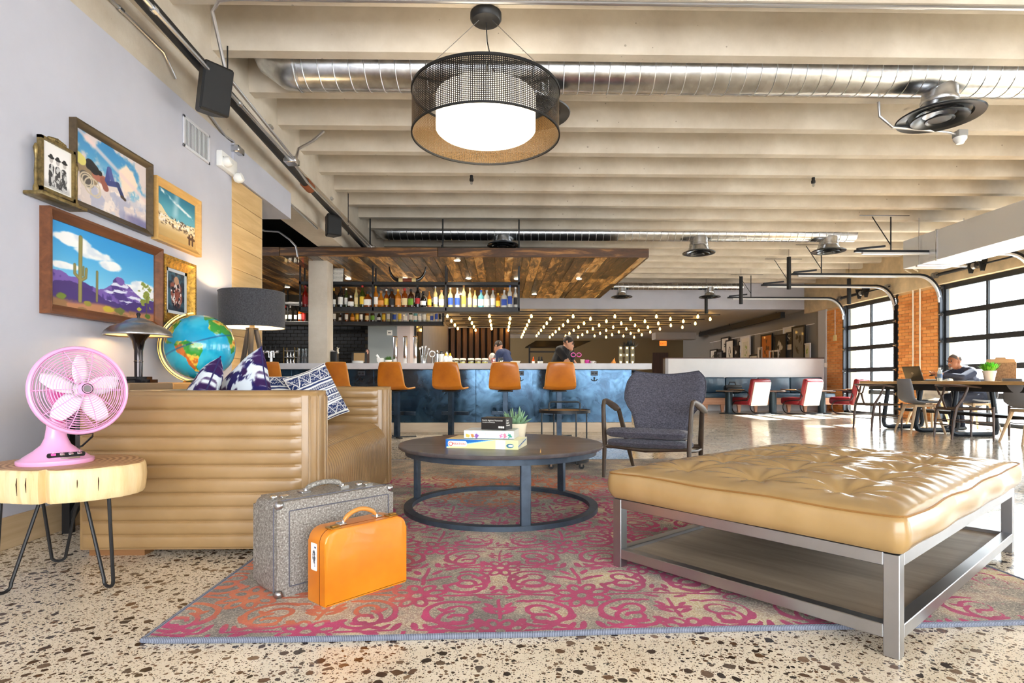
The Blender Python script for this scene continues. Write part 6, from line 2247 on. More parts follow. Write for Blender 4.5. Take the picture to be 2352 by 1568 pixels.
seat_pad(.255, .325, .62, .54, -.38, .22, 'seat_base')
seat_pad(.33, .415, .63, .54, -.395, .2, 'seat_cushion')
# back shell outline: z -> half width, scalloped top
zs = [.22, .3, .38, .46, .52, .58, .64, .70, .76, .82, .87]
hw_ = [.2, .21, .225, .245, .27, .315, .345, .352, .352, .345, .325]
def backpt(u, i, off):
    z, hw2 = zs[i], hw_[i]
    zf = (z - .22) / .65
    top = .035 * (abs(u) ** 1.6) * max(0, (zf - .6) / .4) * (1 if abs(u) < .86 else 1 - 1.6 * (abs(u) - .86) / .14)
    yb = .17 + .30 * zf - .04 * math.sin(PI * zf)
    wing = -.10 * (u * u) * (.3 + .7 * zf)
    return (hw2 * u, yb + wing + off, z + top - .03 * zf)
Pf, Pb = [], []
nu_ = 28
for i in range(len(zs)):
    Pf.append([backpt(-1 + 2 * j / nu_, i, -.035 * (max(0, 1 - abs(-1 + 2 * j / nu_) ** 6) ** .5) * math.sin(PI * (i + .3) / (len(zs) - .4)) ** .3) for j in range(nu_ + 1)])
    Pb.append([backpt(-1 + 2 * j / nu_, i, .035 * (max(0, 1 - abs(-1 + 2 * j / nu_) ** 6) ** .5) * math.sin(PI * (i + .3) / (len(zs) - .4)) ** .3) for j in range(nu_ + 1)])
mbk = MB().grid(Pf).grid(Pb)
e1 = [Pf[0], Pb[0]]
mbk.grid(e1).grid([Pf[-1], Pb[-1]])
bo = mbk.build('backrest', GREYFAB, ac, True, False, 80)
wd_ = bo.modifiers.new('w', 'WELD'); wd_.merge_threshold = .002
ss_ = bo.modifiers.new('s', 'SUBSURF'); ss_.levels = 1; ss_.render_levels = 1
pe = [Pf[i][0] for i in range(len(zs))] + Pf[-1][1:] + [Pf[i][-1] for i in range(len(zs) - 1)][::-1]
MB().tube(pe, .005, 6).build('back_piping', mat('tweed_piping', (70, 70, 80), .9), ac)
for u in (-.42, 0, .42):
    p0 = backpt(u, 4, -.034)
    MB().ell(p0, (.013, .007, .013), 12, 8).build('button', GREYFAB, ac)

# ================================================================== tufted ottoman
OT = thing('tufted_ottoman', 'large tan leather tufted ottoman on a brushed steel frame', 'ottoman', (1.435, 2.535, 0), R(39))
OL, OW = 1.62, 1.05
lw = .042
base_z = RT * 0
for sx in (-1, 1):
    for sy in (-1, 1):
        x, y = sx * (OL / 2 - lw / 2), sy * (OW / 2 - lw / 2)
        wx = OT.location.x + math.cos(R(39)) * x - math.sin(R(39)) * y
        wy = OT.location.y + math.sin(R(39)) * x + math.cos(R(39)) * y
        onrug = RX0 < wx < RX1 and wy > RY0 + rug_edge(wx)
        MB().rbox(x - lw / 2, x + lw / 2, y - lw / 2, y + lw / 2, RT if onrug else 0, .30, .002, 1).build('leg', STEEL, OT, False)
for z0, z1, nm in ((.262, .302, 'top_rail'), (.052, .092, 'lower_rail')):
    for s in (-1, 1):
        MB().rbox(-OL / 2 + lw, OL / 2 - lw, s * (OW / 2 - lw / 2) - lw / 2, s * (OW / 2 - lw / 2) + lw / 2, z0, z1, .002, 1).build(nm, STEEL, OT, False)
        MB().rbox(s * (OL / 2 - lw / 2) - lw / 2, s * (OL / 2 - lw / 2) + lw / 2, -OW / 2 + lw, OW / 2 - lw, z0, z1, .002, 1).build(nm, STEEL, OT, False)
SHF = wood('grey_oak_shelf', (112, 96, 80), (160, 142, 120), 'y', 8, 9, .45, .08)
MB().box(-OL / 2 + lw, OL / 2 - lw, -OW / 2 + lw, OW / 2 - lw, .060, .078).build('lower_shelf', SHF, OT, False)
MB().box(-OL / 2 + lw, OL / 2 - lw, -OW / 2 + lw, OW / 2 - lw, .272, .292).build('support_panel', BLKP, OT, False)
# cushion
BT_ = [((i - 2) * .30, (j - 1) * .30) for i in range(5) for j in range(3)]
ox, oy = OL / 2 + .012, OW / 2 + .012
nx, ny = 190, 124
P = []
for i in range(nx + 1):
    row_ = []
    for j in range(ny + 1):
        u, v = -1 + 2 * i / nx, -1 + 2 * j / ny
        x, y = ox * u, oy * v
        edge = (1 - abs(u) ** 10) * (1 - abs(v) ** 10)
        z = .412 + .042 * edge ** .5 * (.55 + .45 * (1 - u ** 4) * (1 - v ** 4))
        dip, fold = 0, 0
        for bx, by in BT_:
            dx, dy = x - bx, y - by
            d = math.hypot(dx, dy)
            if d < .34:
                dip = max(dip, .046 * math.exp(-d / .055))
                an = math.atan2(dy, dx)
                fold += .0035 * math.sin(9 * an + bx * 7) * math.exp(-((d - .09) / .07) ** 2)
        # diagonal pulls between buttons
        z += -dip + fold * edge
        z += .0022 * .6 * math.sin(70 * x + 18 * math.sin(5 * y)) * sst(.55, .95, np.float64(abs(v))) * edge
        z += .0012 * math.sin(62 * y + 9 * math.sin(6 * x)) * sst(.6, .95, np.float64(abs(u))) * edge
        row_.append((x, y, float(z)))
    P.append(row_)
mc = MB().grid(P)
# side wall rings
def ringpts(k, z):
    a = [(P[i][0][0], P[i][0][1]) for i in range(nx + 1)] + [(P[nx][j][0], P[nx][j][1]) for j in range(1, ny + 1)] + [(P[i][ny][0], P[i][ny][1]) for i in range(nx - 1, -1, -1)] + [(P[0][j][0], P[0][j][1]) for j in range(ny - 1, 0, -1)]
    out = []
    for x, y in a:
        lx, ly = max(-ox + .03, min(ox - .03, x)), max(-oy + .03, min(oy - .03, y))
        d = Vector((x - lx, y - ly))
        # round the plan corners
        n_ = d.normalized() if d.length > 1e-6 else Vector((0, 0))
        q = Vector((lx, ly)) + n_ * (.03 + k)
        wob = .003 * math.sin(14 * x + 9 * y + 20 * z)
        out.append((q.x + n_.x * wob, q.y + n_.y * wob, z + (.003 * math.sin(11 * x + 13 * y) if z > .35 else 0)))
    return out
rings = [ringpts(k, z) for k, z in ((.0, .412), (.006, .408), (.012, .395), (.016, .365), (.014, .335), (.004, .315), (-.008, .304))]
G = [r + [r[0]] for r in rings]
mc.grid(G)
co = mc.build('cushion', LEATHER2, OT, True, False, 75)
co.modifiers.new('w', 'WELD').merge_threshold = .004
ws = MB().tube([(x, y, z + .001) for x, y, z in ringpts(.0055, .4105)], .0032, 5, True)
ws.build('seam_welt', mat('welt_tan', (150, 106, 52), .6), OT)
bm_ = MB().lathe([(0, 0), (.014, 0), (.013, .005), (.006, .008), (0, .0085)], (0, 0, 0), 14).mesh('tuft_button', LEATHER2)
for bx, by in BT_:
    meshobj('tuft_button', bm_, OT, (bx, by, .408))

# ================================================================== pendant drum
PX, PY = at(1116, Y=4.13).x, 4.13
pd = thing('drum_pendant', 'large black perforated drum pendant with glowing white diffuser', 'pendant lamp', (PX, PY, 2.525))
DR, DH0, DH1 = .525, 2.50, 2.835
_pt = NT('perforated_black_lit_gold_inside')
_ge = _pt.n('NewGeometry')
_pt.base(_pt.mix(_ge.outputs['Backfacing'], lin((26, 22, 19)), lin((120, 90, 48))))  # gold inner face carries the diffuser's warm light in its colour
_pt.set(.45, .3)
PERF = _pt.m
nC, nR_ = 236, 24
dm = MB()
c0 = 2 * PI / nC
hz_ = (DH1 - DH0 - .05) / nR_
hole = .235
vs, fs = [], []
for i in range(nC):
    for j in range(nR_):
        a0, z0 = i * c0, .03 + j * hz_
        k = len(vs)
        for (fu, fv) in ((0, 0), (1, 0), (1, 1), (0, 1), (.5 - hole, .5 - hole), (.5 + hole, .5 - hole), (.5 + hole, .5 + hole), (.5 - hole, .5 + hole)):
            vs.append((DR * math.cos(a0 + fu * c0), DR * math.sin(a0 + fu * c0), z0 + fv * hz_))
        fs += [(k, k + 1, k + 5, k + 4), (k + 1, k + 2, k + 6, k + 5), (k + 2, k + 3, k + 7, k + 6), (k + 3, k, k + 4, k + 7)]
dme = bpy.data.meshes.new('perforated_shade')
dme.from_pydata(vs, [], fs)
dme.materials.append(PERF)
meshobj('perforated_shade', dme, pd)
for z, hh in ((.016, .014), (DH1 - DH0 - .02, .018)):
    MB().lathe([(DR - .004, z), (DR + .006, z), (DR + .006, z + hh), (DR - .004, z + hh), (DR - .004, z)], (0, 0, 0), 96, cap=False).build('rim_band', BLKP, pd)
MB().lathe([(0, .056), (.34, .056), (.356, .07), (.356, .30), (.34, .31), (0, .31)], (0, 0, 0), 64).build('diffuser', lampmat('diffuser_glow', (255, 240, 214), 2.2), pd)
for k in range(3):
    a = R(90 + 120 * k)
    MB().tube([(.04 * math.cos(a), .04 * math.sin(a), .86), (.50 * math.cos(a), .50 * math.sin(a), DH1 - DH0)], .0025, 5).build('suspension_cable', STEEL, pd)
    MB().bar((.34 * math.cos(a), .34 * math.sin(a), .315), (DR * math.cos(a), DR * math.sin(a), .315), .025, .006).build('spoke', BLKP, pd)
MB().tube([(.0, 0, .87), (.01, -.01, .7), (.05, -.03, .5), (.1, -.05, .36), (.1, -.03, .31)], .004, 6).build('power_cord', BLKP, pd)
MB().lathe([(0, .84), (.06, .84), (.1, .85), (.112, .866), (.112, .904), (0, .905)], (0, 0, 0), 32).build('ceiling_canopy', BLACK, pd)
# ================================================================== ducts, pipes, speakers
def spiral_duct(name, label, Y, Z, r, x0, x1, elbow=False, pitch=.13):
    t = thing(name, label, 'air duct', ((x0 + x1) / 2, Y, Z))
    o = t.location
    MB().tube([(x0, Y, Z), (x1, Y, Z)], r, 32).build('duct_tube', GALV, t, True, True)
    sp = []
    n = int((x1 - x0) / pitch)
    g = MB()
    for i in range(n):
        xx = x0 + (i + .5) * pitch
        g.tube([(xx + .05 * (a / (2 * PI) - .5), Y + (r + .001) * math.cos(a), Z + (r + .001) * math.sin(a)) for a in [2 * PI * q / 28 for q in range(29)]], .004, 4)
    g.build('spiral_seam', mat('seam_steel', (226, 228, 230), .3, 1), t, True, True)
    if elbow:
        e_ = r / .19
        M = [(x0 + .02, Y, Z), (x0 - .08 * e_, Y, Z), (x0 - .2 * e_, Y, Z + .08 * e_), (x0 - .27 * e_, Y, Z + .24 * e_)]
        MB().tube(M, [r * 1.01, r * 1.01, r * .98, r * .98], 32).build('elbow', GALV, t, True, True)
        MB().tube([(x0 - .01, Y + (r + .006) * math.cos(a), Z + (r + .006) * math.sin(a)) for a in [2 * PI * q / 32 for q in range(32)]], .008, 6, True).build('collar', GALV, t, True, True)
    return t


DISC = mat('diffuser_black', (30, 33, 36), .3, .3)


def diffuser(label, x, Y, z_top, z_bot, r, neck):
    t = thing('ceiling_diffuser', label, 'air diffuser', (x, Y, z_bot), 0, 'round air diffusers')
    h = z_top - z_bot
    MB().lathe([(neck * .92, h), (neck * .92, h * .62), (neck * .98, h * .6), (neck * .98, h * .5), (neck * .95, h * .48), (neck * 1.2, .05)], (0, 0, 0), 32, cap=False).build('neck', GALV, t)
    MB().lathe([(neck * 1.15, .06), (r * .9, .045), (r, .025), (r * .98, .015), (r * .74, .03), (r * .7, .05)], (0, 0, 0), 40, cap=False).build('outer_cone', DISC, t)
    MB().lathe([(r * .66, .01), (r * .64, .0), (r * .42, .03), (r * .38, .05)], (0, 0, 0), 36, cap=False).build('middle_cone', DISC, t)
    MB().lathe([(r * .34, .0), (r * .32, -.01), (r * .2, .01), (r * .16, .03), (0, .035)], (0, 0, 0), 32).build('inner_cone', DISC, t)
    return t


D1Z = 3.52
spiral_duct('spiral_duct', 'large spiral galvanised duct between the nearest ceiling joists', 5.03, D1Z, .19, at(690, Y=5.03).x, 8.4, True)
x1d = at(2158, Y=5.03).x
diffuser('black round diffuser under the nearest duct at the upper right', x1d, 5.03, D1Z - .12, at(2158, 275, Y=5.03).z, .335, .15)
diffuser('black round diffuser half hidden behind the drum pendant', at(1222, Y=5.03).x, 5.03, D1Z - .12, at(1240, 268, Y=5.03).z, .335, .15)
spiral_duct('spiral_duct', 'darker spiral duct crossing above the plank canopy', 10.38, 3.47, .145, at(895, Y=10.38).x, at(1960, Y=10.38).x, True)
for px, pb, lb in ((1155, 566, 'round diffuser seen above the canopy edge'), (1605, 584, 'round black diffuser right of the canopy on the second duct'), (1903, 580, 'round black diffuser at the right end of the second duct')):
    diffuser(lb, at(px, Y=10.38).x, 10.38, 3.40, at(px, pb, Y=10.38).z, .29, .17)
spiral_duct('spiral_duct', 'slim spiral duct along the pale header wall', 15.07, 3.27, .09, at(1380, Y=15.07).x, at(1705, Y=15.07).x)
for px, lb in ((1428, 'small round diffuser in front of the pale header wall'), (1630, 'small round diffuser beside the hanging black tube lamps')):
    diffuser(lb, at(px, Y=15.07).x, 15.07, 3.24, at(px, 684, Y=15.07).z, .28, .13)

# boxed duct on the right
t = thing('box_duct', 'large rectangular galvanised duct hung above the dining table', 'air duct', (7.15, 6.5, 2.68))
MB().rbox(6.8, 7.5, 3.4, 9.6, 2.68, 3.15, .006, 1).build('duct_box', mat('bright_galvanised', (232, 235, 240), .38, .6), t, True, True)
for y in (4.2, 5.75, 7.3, 8.85):
    MB().box(6.79, 7.51, y - .012, y + .012, 2.67, 3.16).build('flange', GALV, t, False, True)
for y in (4.6, 6.6, 9.2):
    for x in (6.78, 7.52):
        MB().tube([(x, y, 2.66), (x, y, JB)], .005, 5).build('hanger_rod', STEEL, t, True, True)
    MB().box(6.74, 7.56, y - .02, y + .02, 2.64, 2.67).build('cradle', GALV, t, False, True)

# sprinkler main and conduits along the edge beam
t = thing('sprinkler_main', 'black sprinkler main running under the left edge beam', 'pipe', (-2.2, 5, 3.0))
MB().tube([(-2.17, -1, 3.30), (-2.17, 5.9, 3.01), (-2.17, 6.5, 2.985)], .045, 16).build('main_pipe', BLKP, t, True, True)
MB().tube([(-2.17, 6.5, 2.985), (-2.17, 12, 2.83)], .035, 14).build('branch_pipe', BLKP, t, True, True)
MB().tube([(-2.17, 6.4, 2.99), (-2.17, 6.58, 2.985)], .058, 16).build('coupling', mat('rust_coupling', (150, 80, 40), .6), t, True, True)
for y in (2.5, 4.6, 8.2):
    z = 3.30 - .042 * (y + 1)
    MB().tube([(-2.17, y, z - .05), (-2.17, y, JB + .02)], .006, 6).build('hanger', BLKP, t, True, True)
CND = mat('conduit_steel', (190, 190, 192), .3, .9)


def conduit(label, pts, r=.013, boxes=(), straps=()):
    t = thing('conduit', label, 'conduit', pts[0])
    MB().tube(pts, r, 8).build('conduit_tube', CND, t, True, True)
    for b in boxes:
        MB().rbox(b[0] - .06, b[0] + .06, b[1] - .06, b[1] + .06, b[2] - .03, b[2] + .03, .008, 1).build('junction_box', GALV, t, True, True)
    for s in straps:
        MB().tube([Vector(s) + Vector((0, -.02, 0)), Vector(s) + Vector((0, .02, 0))], r * 1.6, 8).build('strap', GALV, t, True, True)
    return t


jb = at(670, 370, X=-2.03)
conduit('silver conduit running along the left beam into a junction box', [(-2.03, -1, jb.z + .16), (-2.03, 3.2, jb.z + .05), (-2.03, jb.y - .06, jb.z)], .013, [(-2.03, jb.y, jb.z)], [(-2.03, 3.4, jb.z + .045), (-2.03, 4.5, jb.z + .025)])
conduit('silver conduit curving off the left beam across the nearest joist', [(-1.99, jb.y - .06, jb.z), (-1.99, 4.2, jb.z + .09), (-1.99, 4.0, 3.34)] + [(-1.93 + .0, 3.97, 3.395), (-1.85, 3.97, 3.41), (2.0, 3.97, 3.41), (6.5, 3.97, 3.41)], .013, [], [(-1.99, 5.0, jb.z + .06)])
conduit('silver conduit leaving the junction box along the bar side', [(-2.03, jb.y + .06, jb.z), (-2.05, jb.y + .5, jb.z - .03), (-2.05, 9.2, 2.90)], .012, [(-2.05, 9.2, 2.90)], [(-2.05, 7.0, 3.0)])
conduit('short flexible conduit rising from the junction box', [jb + Vector((.04, 0, .02)), jb + Vector((.03, .1, .16)), jb + Vector((.12, .25, .3)), jb + Vector((.2, .35, .44))], .014)
conduit('thin conduit fixed to the face of the left beam', [(-2.355, -1, 3.14), (-2.355, 4.05, 3.09), (-2.355, 4.2, 2.98)], .011, [], [(-2.355, 3.6, 3.095)])
conduit('painted conduit stepping down the beam beside the grille', [(-2.355, 4.6, 2.97), (-2.355, 4.95, 2.88), (-2.355, 5.1, 2.9), (-2.355, 5.25, 2.80), (-2.355, 7.4, 2.74)], .012, [(-2.34, 5.1, 2.82)], [(-2.355, 6.3, 2.77)])
conduit('white conduit bend under the black ceiling', [at(606, 530, Y=7.5) + Vector((-.35, 0, .55)), at(602, 530, Y=7.5) + Vector((-.2, 0, .1)), at(608, 530, Y=7.5), at(640, 532, Y=7.5), at(665, 550, Y=7.5), at(680, 566, Y=7.5), at(684, 590, Y=7.5)], .012)


def speaker(label, p, w_, h_, d_, yaw):
    t = thing('wall_speaker', label, 'speaker', p, yaw)
    pl = [(-w_ / 2, -d_), (w_ / 2, -d_), (w_ / 2 * .6, 0), (-w_ / 2 * .6, 0)]
    bm = bmesh.new()
    m0 = MB().prism(pl, 0, h_)
    m0.build('cabinet', BLKP, t, False).modifiers.new('b', 'BEVEL').width = .012
    MB().rbox(-w_ / 2 + .012, w_ / 2 - .012, -d_ - .006, -d_, .015, h_ - .015, .004, 1).build('grille', mat('speaker_mesh', (30, 31, 33), .7), t)
    MB().tube([(0, 0, h_ / 2), (0, .07, h_ / 2)], .012, 8).build('bracket', BLKP, t)
    MB().rbox(-.03, .03, .065, .075, h_ / 2 - .05, h_ / 2 + .05, .003, 1).build('bracket_plate', BLKP, t)
    return t


s1 = speaker('black wall speaker on the beam above the air grille', at(468, 262, Y=4.22), .215, .33, .17, R(52))
s1.rotation_euler = (R(14), R(0), R(52))
speaker('black wall speaker further along the beam near the canopy', at(757, 545, Y=7.55), .2, .27, .16, R(40))


# sprinkler-like hanging bare lamps on joists
for px, py, lb in ((1083, 403, 'small black socket with clear bulb under the joist below the pendant'), (1868, 408, 'small black socket with clear bulb under the joists on the right')):
    p = at(px, py, Z=JB)
    t = thing('bare_socket', lb, 'light bulb', p)
    MB().lathe([(0, 0), (.02, 0), (.02, -.035), (.026, -.04), (.026, -.07), (.018, -.075), (0, -.075)], (0, 0, 0), 14).build('socket', BLKP, t)
    MB().lathe([(.012, -.07), (.016, -.09), (.015, -.11), (0, -.12)], (0, 0, 0), 12).build('bulb', DRINK, t)
# smoke detector hanging beside the near diffuser
p = at(2205, 318, Y=5.35)
t = thing('smoke_detector', 'white smoke detector on a grey box beside the near diffuser', 'smoke detector', p)
MB().lathe([(0, -.05), (.03, -.05), (.04, -.03), (.055, -.01), (.055, .01), (0, .01)], (0, 0, 0), 20).build('sensor', WHITE, t)
MB().rbox(-.045, .045, -.045, .045, .01, .07, .004, 1).build('back_box', mat('grey_box', (150, 148, 144), .5), t)
pp = at(2050, 292, Y=5.2)
MB().tube([(-.04, 0, .04), (-.12, 0, .06), (pp.x - p.x, pp.y - p.y, pp.z - p.z), (pp.x - p.x - .12, pp.y - p.y, pp.z - p.z + .1), (pp.x - p.x - .13, pp.y - p.y, pp.z - p.z + .23)], .012, 8).build('flex_conduit', CND, t)

# black tube pendants
for px, y0, y1, Y, lb in ((1702, 635, 698, 13.8, 'black tube pendant left of the tallest, by the door track'), (1812, 590, 664, 11.9, 'black tube pendant hanging nearest the camera on the right'), (1622, 665, 720, 15.3, 'black tube pendant in front of the bulb ceiling'), (1950, 640, 698, 12.9, 'black tube pendant in front of the far garage door')):
    a, b = at(px, y1, Y=Y), at(px, y0, Y=Y)
    t = thing('tube_pendant', lb, 'pendant lamp', a, 0, 'black tube pendants')
    L = b.z - a.z
    MB().lathe([(.035, 0), (.042, 0), (.042, L), (0, L + .005)], (0, 0, 0), 20, cap=False).build('tube', BLKP, t)
    MB().lathe([(0, .04), (.034, .04)], (0, 0, 0), 16, cap=False).build('lamp_disc', lampmat('tube_glow', (255, 236, 200), 4), t)
    MB().tube([(0, 0, L), (0, 0, JT - a.z)], .004, 5).build('cord', BLKP, t)

# conduits on the brick pier
for px, lb in ((2097, 'white conduit on the brick pier, nearer the far door'), (2113, 'white conduit on the brick pier, nearer the near door')):
    y = at(px, X=XR - .08).y
    t = thing('conduit', lb, 'conduit', (XR - .08, y, .9))
    MB().tube([(XR - .08, y, .9), (XR - .08, y, 2.95), (XR - .12, y, 3.02), (XR - .4, y - .2, 3.05)], .016, 8).build('conduit_tube', mat('white_conduit', (236, 226, 208), .5), t, True, True)
    MB().rbox(XR - .1, XR - .05, y - .04, y + .04, .84, .96, .005, 1).build('box', mat('white_conduit', (236, 226, 208), .5), t, True, True)
y = at(1918, X=XR - .07).y
t = thing('door_switch', 'cream pull switch on the brick beside the far door', 'switch', (XR - .07, y, 1.9))
MB().rbox(-.02, .02, -.06, .06, -.1, .06, .01, 2).build('switch_box', mat('cream_plastic', (236, 216, 150), .5), t)
MB().tube([(0, 0, .06), (0, 0, .7)], .01, 6).build('conduit_tube', WHITE, t)
t = thing('wall_switch', 'white light switch plate on the wall return', 'switch', (at(1893, Y=14.9).x - .0 + .06, 14.92, at(1893, 838, Y=14.9).z))
MB().rbox(-.05, .05, -.012, 0, -.06, .06, .004, 1).build('plate', WHITE, t)
MB().rbox(-.015, .015, -.018, -.01, -.03, .03, .003, 1).build('toggle', WHITE, t)

# ================================================================== gallery: framed pictures leaning along the grey wall
def art(seed, kind):
    def f(x, y):
        bgc = {'white': (236, 232, 222), 'orange': (206, 118, 40), 'dark': (34, 34, 36), 'grey': (120, 122, 124), 'green': (226, 226, 210)}[kind]
        img = np.zeros(x.shape + (3,)) + np.array(bgc, float)
        n = fbm(x, y, 6, 4, seed)
        inn = sst(.0, .2, 1 - np.hypot((x - .5) / .3, (y - .5) / .38))
        fg = {'white': (60, 66, 60), 'orange': (110, 70, 30), 'dark': (210, 210, 205), 'grey': (30, 30, 32), 'green': (130, 180, 40)}[kind]
        return blend(img, sst(.5, .56, n) * inn, fg)
    return f


GX = XR - .02
GAL = [(1640, 802, 862 - 40, .02, 'white', 'black', 'small black framed print with white ground at the far end of the ledge'),
       (1651, 806, 822, .02, 'grey', 'black', 'small dark framed photo second from the far end'),
       (1664, 774, 812, .02, 'white', 'black', 'tall black framed print above the small dark photo'),
       (1677, 780, 822, .03, 'white', 'black', 'tall narrow black framed print with white mat'),
       (1692, 794, 822, .02, 'dark', 'black', 'black chalk-style print beside the narrow white print'),
       (1699, 783, 812, .015, 'white', 'black', 'slim black framed print behind the pineapple picture'),
       (1713, 773, 819, .03, 'green', 'white', 'white framed pineapple picture'),
       (1732, 814, 822, .02, 'white', 'black', 'low wide black framed print beside the pineapple picture'),
       (1747, 797, 822, .015, 'grey', 'white', 'small striped print beside the orange poster'),
       (1762, 767, 822, .04, 'orange', 'black', 'orange poster in a black frame'),
       (1779, 804, 822, .03, 'white', 'white', 'small white framed drawing in front of the orange poster'),
       (1793, 768, 822, .04, 'dark', 'black', 'black and white branch print beside the orange poster'),
       (1810, 750, 803, .05, 'dark', 'white', 'white framed green and black photograph hung on the wall'),
       (1835, 748, 822, .06, 'grey', 'black', 'largest black framed poster near the end of the ledge'),
       (1855, 788, 822, .02, 'green', 'white', 'white framed print with lime green corner at the near end')]
half = [8, 9, 9, 9, 7, 4, 11, 10, 5, 13, 11, 14, 13, 15, 7]
led = thing('picture_ledge', 'narrow picture ledge along the warm grey wall', 'ledge', (GX - .08, 19, 1.38))
MB().rbox(-.08, .1, -3.6, 3.8, -.03, 0, .004, 1).build('ledge_board', PAINTW, led)
MB().rbox(-.09, -.08, -3.6, 3.8, -.03, .02, .003, 1).build('ledge_lip', PAINTW, led)
for (px, y0, y1, dpt, kind, fc, lb), hwid in zip(GAL, half):
    ya, yb = at(px + hwid, X=GX - .1).y, at(px - hwid, X=GX - .1).y
    ym = (ya + yb) / 2
    z1 = at(px, y0, X=GX - .1).z
    z0 = 1.38 if y1 > 818 else at(px, y1, X=GX - .1).z
    t = thing('framed_print', lb, 'picture', (GX - .1 if y1 > 818 else GX - .06, ym, z0), 0, 'framed prints on the gallery wall')
    W, H = yb - ya, z1 - z0
    fw = min(.05, W * .1)
    FMt = BLKP if fc == 'black' else PAINTW
    for a in ((-W / 2, W / 2, 0, fw), (-W / 2, W / 2, H - fw, H), (-W / 2, -W / 2 + fw, fw, H - fw), (W / 2 - fw, W / 2, fw, H - fw)):
        MB().box(-.03, .01, a[0], a[1], a[2], a[3]).build('frame_rail', FMt, t, False)
    bw = W * (.16 if fc == 'white' or kind == 'white' else .0)
    MB().box(-.012, .0, -W / 2 + fw, W / 2 - fw, fw, H - fw).build('mount_card', LBL['white'], t, False)
    iw, ih = W - 2 * fw - 2 * bw, H - 2 * fw - 2 * bw
    if ih > .02:
        meshobj('print', print_mesh('print', iw, ih, 40, 50, art(px, kind), PICM, lambda u, v, iw=iw, fw=fw, bw=bw: (-.0135, iw / 2 - u, fw + bw + v)), t)
t = thing('track_rail', 'long black light track sloping away under the low ceiling', 'light track', (6.9, 19, 2.6))
MB().bar((at(1798, Y=16.2).x, 16.2, 2.66), (at(1608, Y=23.5).x, 23.5, 2.68), .12, .16).build('track_body', BLKP, t, False, True)
for y in (16.6, 20, 23):
    MB().tube([(at(1798, Y=16.2).x, y, 2.7), (at(1798, Y=16.2).x, y, 2.779)], .01, 6).build('stem', BLKP, t, True, True)
t = thing('hanging_rail', 'slim white picture hanging rail on the warm grey wall', 'rail', (XR - .02, 19, 2.35))
MB().bar((XR - .01, 15.6, 2.35), (XR - .01, 23.5, 2.35), .015, .02).build('rail_bar', PAINTW, t, False, True)
for k in range(9):
    MB().tube([(XR - .02, 15.9 + .9 * k, 2.35), (XR - .02, 15.9 + .9 * k, 1.9)], .003, 4).build('wire', STEEL, t, True, True)

# ================================================================== bench, bistro tables, red cantilever chairs
bx0, bx1 = at(1605, Y=14.4).x, at(1897, Y=14.7).x
be = thing('banquette', 'blue leather banquette with wooden base against the white half wall', 'bench', ((bx0 + bx1) / 2, 14.6, 0))
BLU = leather('petrol_leather', (44, 66, 84), (60, 86, 106), (80, 108, 128), .35)
n_s = 4
for i in range(n_s):
    a, b = bx0 + (bx1 - bx0) * i / n_s, bx0 + (bx1 - bx0) * (i + 1) / n_s
    MB().rbox(a + .004, b - .004, 14.25, 14.86, .36, .47, .03, 3).build('seat_pad', BLU, be, True, True)
    MB().rbox(a + .004, b - .004, 14.84, 14.98, .47, .88, .035, 3).build('back_pad', BLU, be, True, True)
MB().rbox(bx0, bx1, 14.27, 14.95, .19, .36, .005, 1).build('base_box', wood('cherry_base', (196, 140, 108), (222, 172, 140), 'x', 8, 8), be, True, True)
k = 0
while bx0 + .15 + k * .42 < bx1 - .1:
    x = bx0 + .15 + k * .42
    MB().prism([(x - .05, .19), (x + .05, .19), (x + .025, 0), (x - .025, 0)], 14.3, 14.36, 'xz').build('leg', wood('cherry_base', (196, 140, 108), (222, 172, 140), 'x', 8, 8), be, False, True)
    k += 1
t = thing('black_bag', 'black leather bag lying on the banquette', 'bag', (at(1682, Y=14.5).x, 14.5, .47))
MB().rbox(-.2, .2, -.12, .12, 0, .2, .06, 3).build('bag_body', BLKP, t)
MB().rbox(-.21, .21, -.13, .02, .12, .21, .03, 2).build('flap', mat('black_leather', (24, 24, 26), .4), t)
MB().tube([(-.1, 0, .19), (-.07, 0, .28), (.07, 0, .28), (.1, 0, .19)], .014, 8).build('handle', BLKP, t)
PED = mat('petrol_pedestal', (46, 62, 70), .4, .4)
for i, (px, lb) in enumerate(((1674, 'small round bistro table left of the first red chair'), (1775, 'small round bistro table between the first two red chairs'), (1887, 'small round bistro table right of the middle red chair'))):
    p = at(px, Y=13.75)
    t = thing('bistro_table', lb, 'table', (p.x, 13.75, 0), 0, 'bistro tables along the banquette')
    MB().lathe([(0, .52), (.29, .52), (.3, .53), (.3, .55), (.29, .555), (0, .555)], (0, 0, 0), 36).build('tabletop', wood('bistro_top', (70, 56, 48), (110, 88, 72), 'x'), t)
    MB().lathe([(0, 0), (.22, 0), (.22, .012), (.09, .02), (.085, .06), (.085, .52), (0, .52)], (0, 0, 0), 28).build('pedestal', PED, t)
CANV = mat('cream_canvas', (238, 230, 214), .8, var=.05, vs=20)


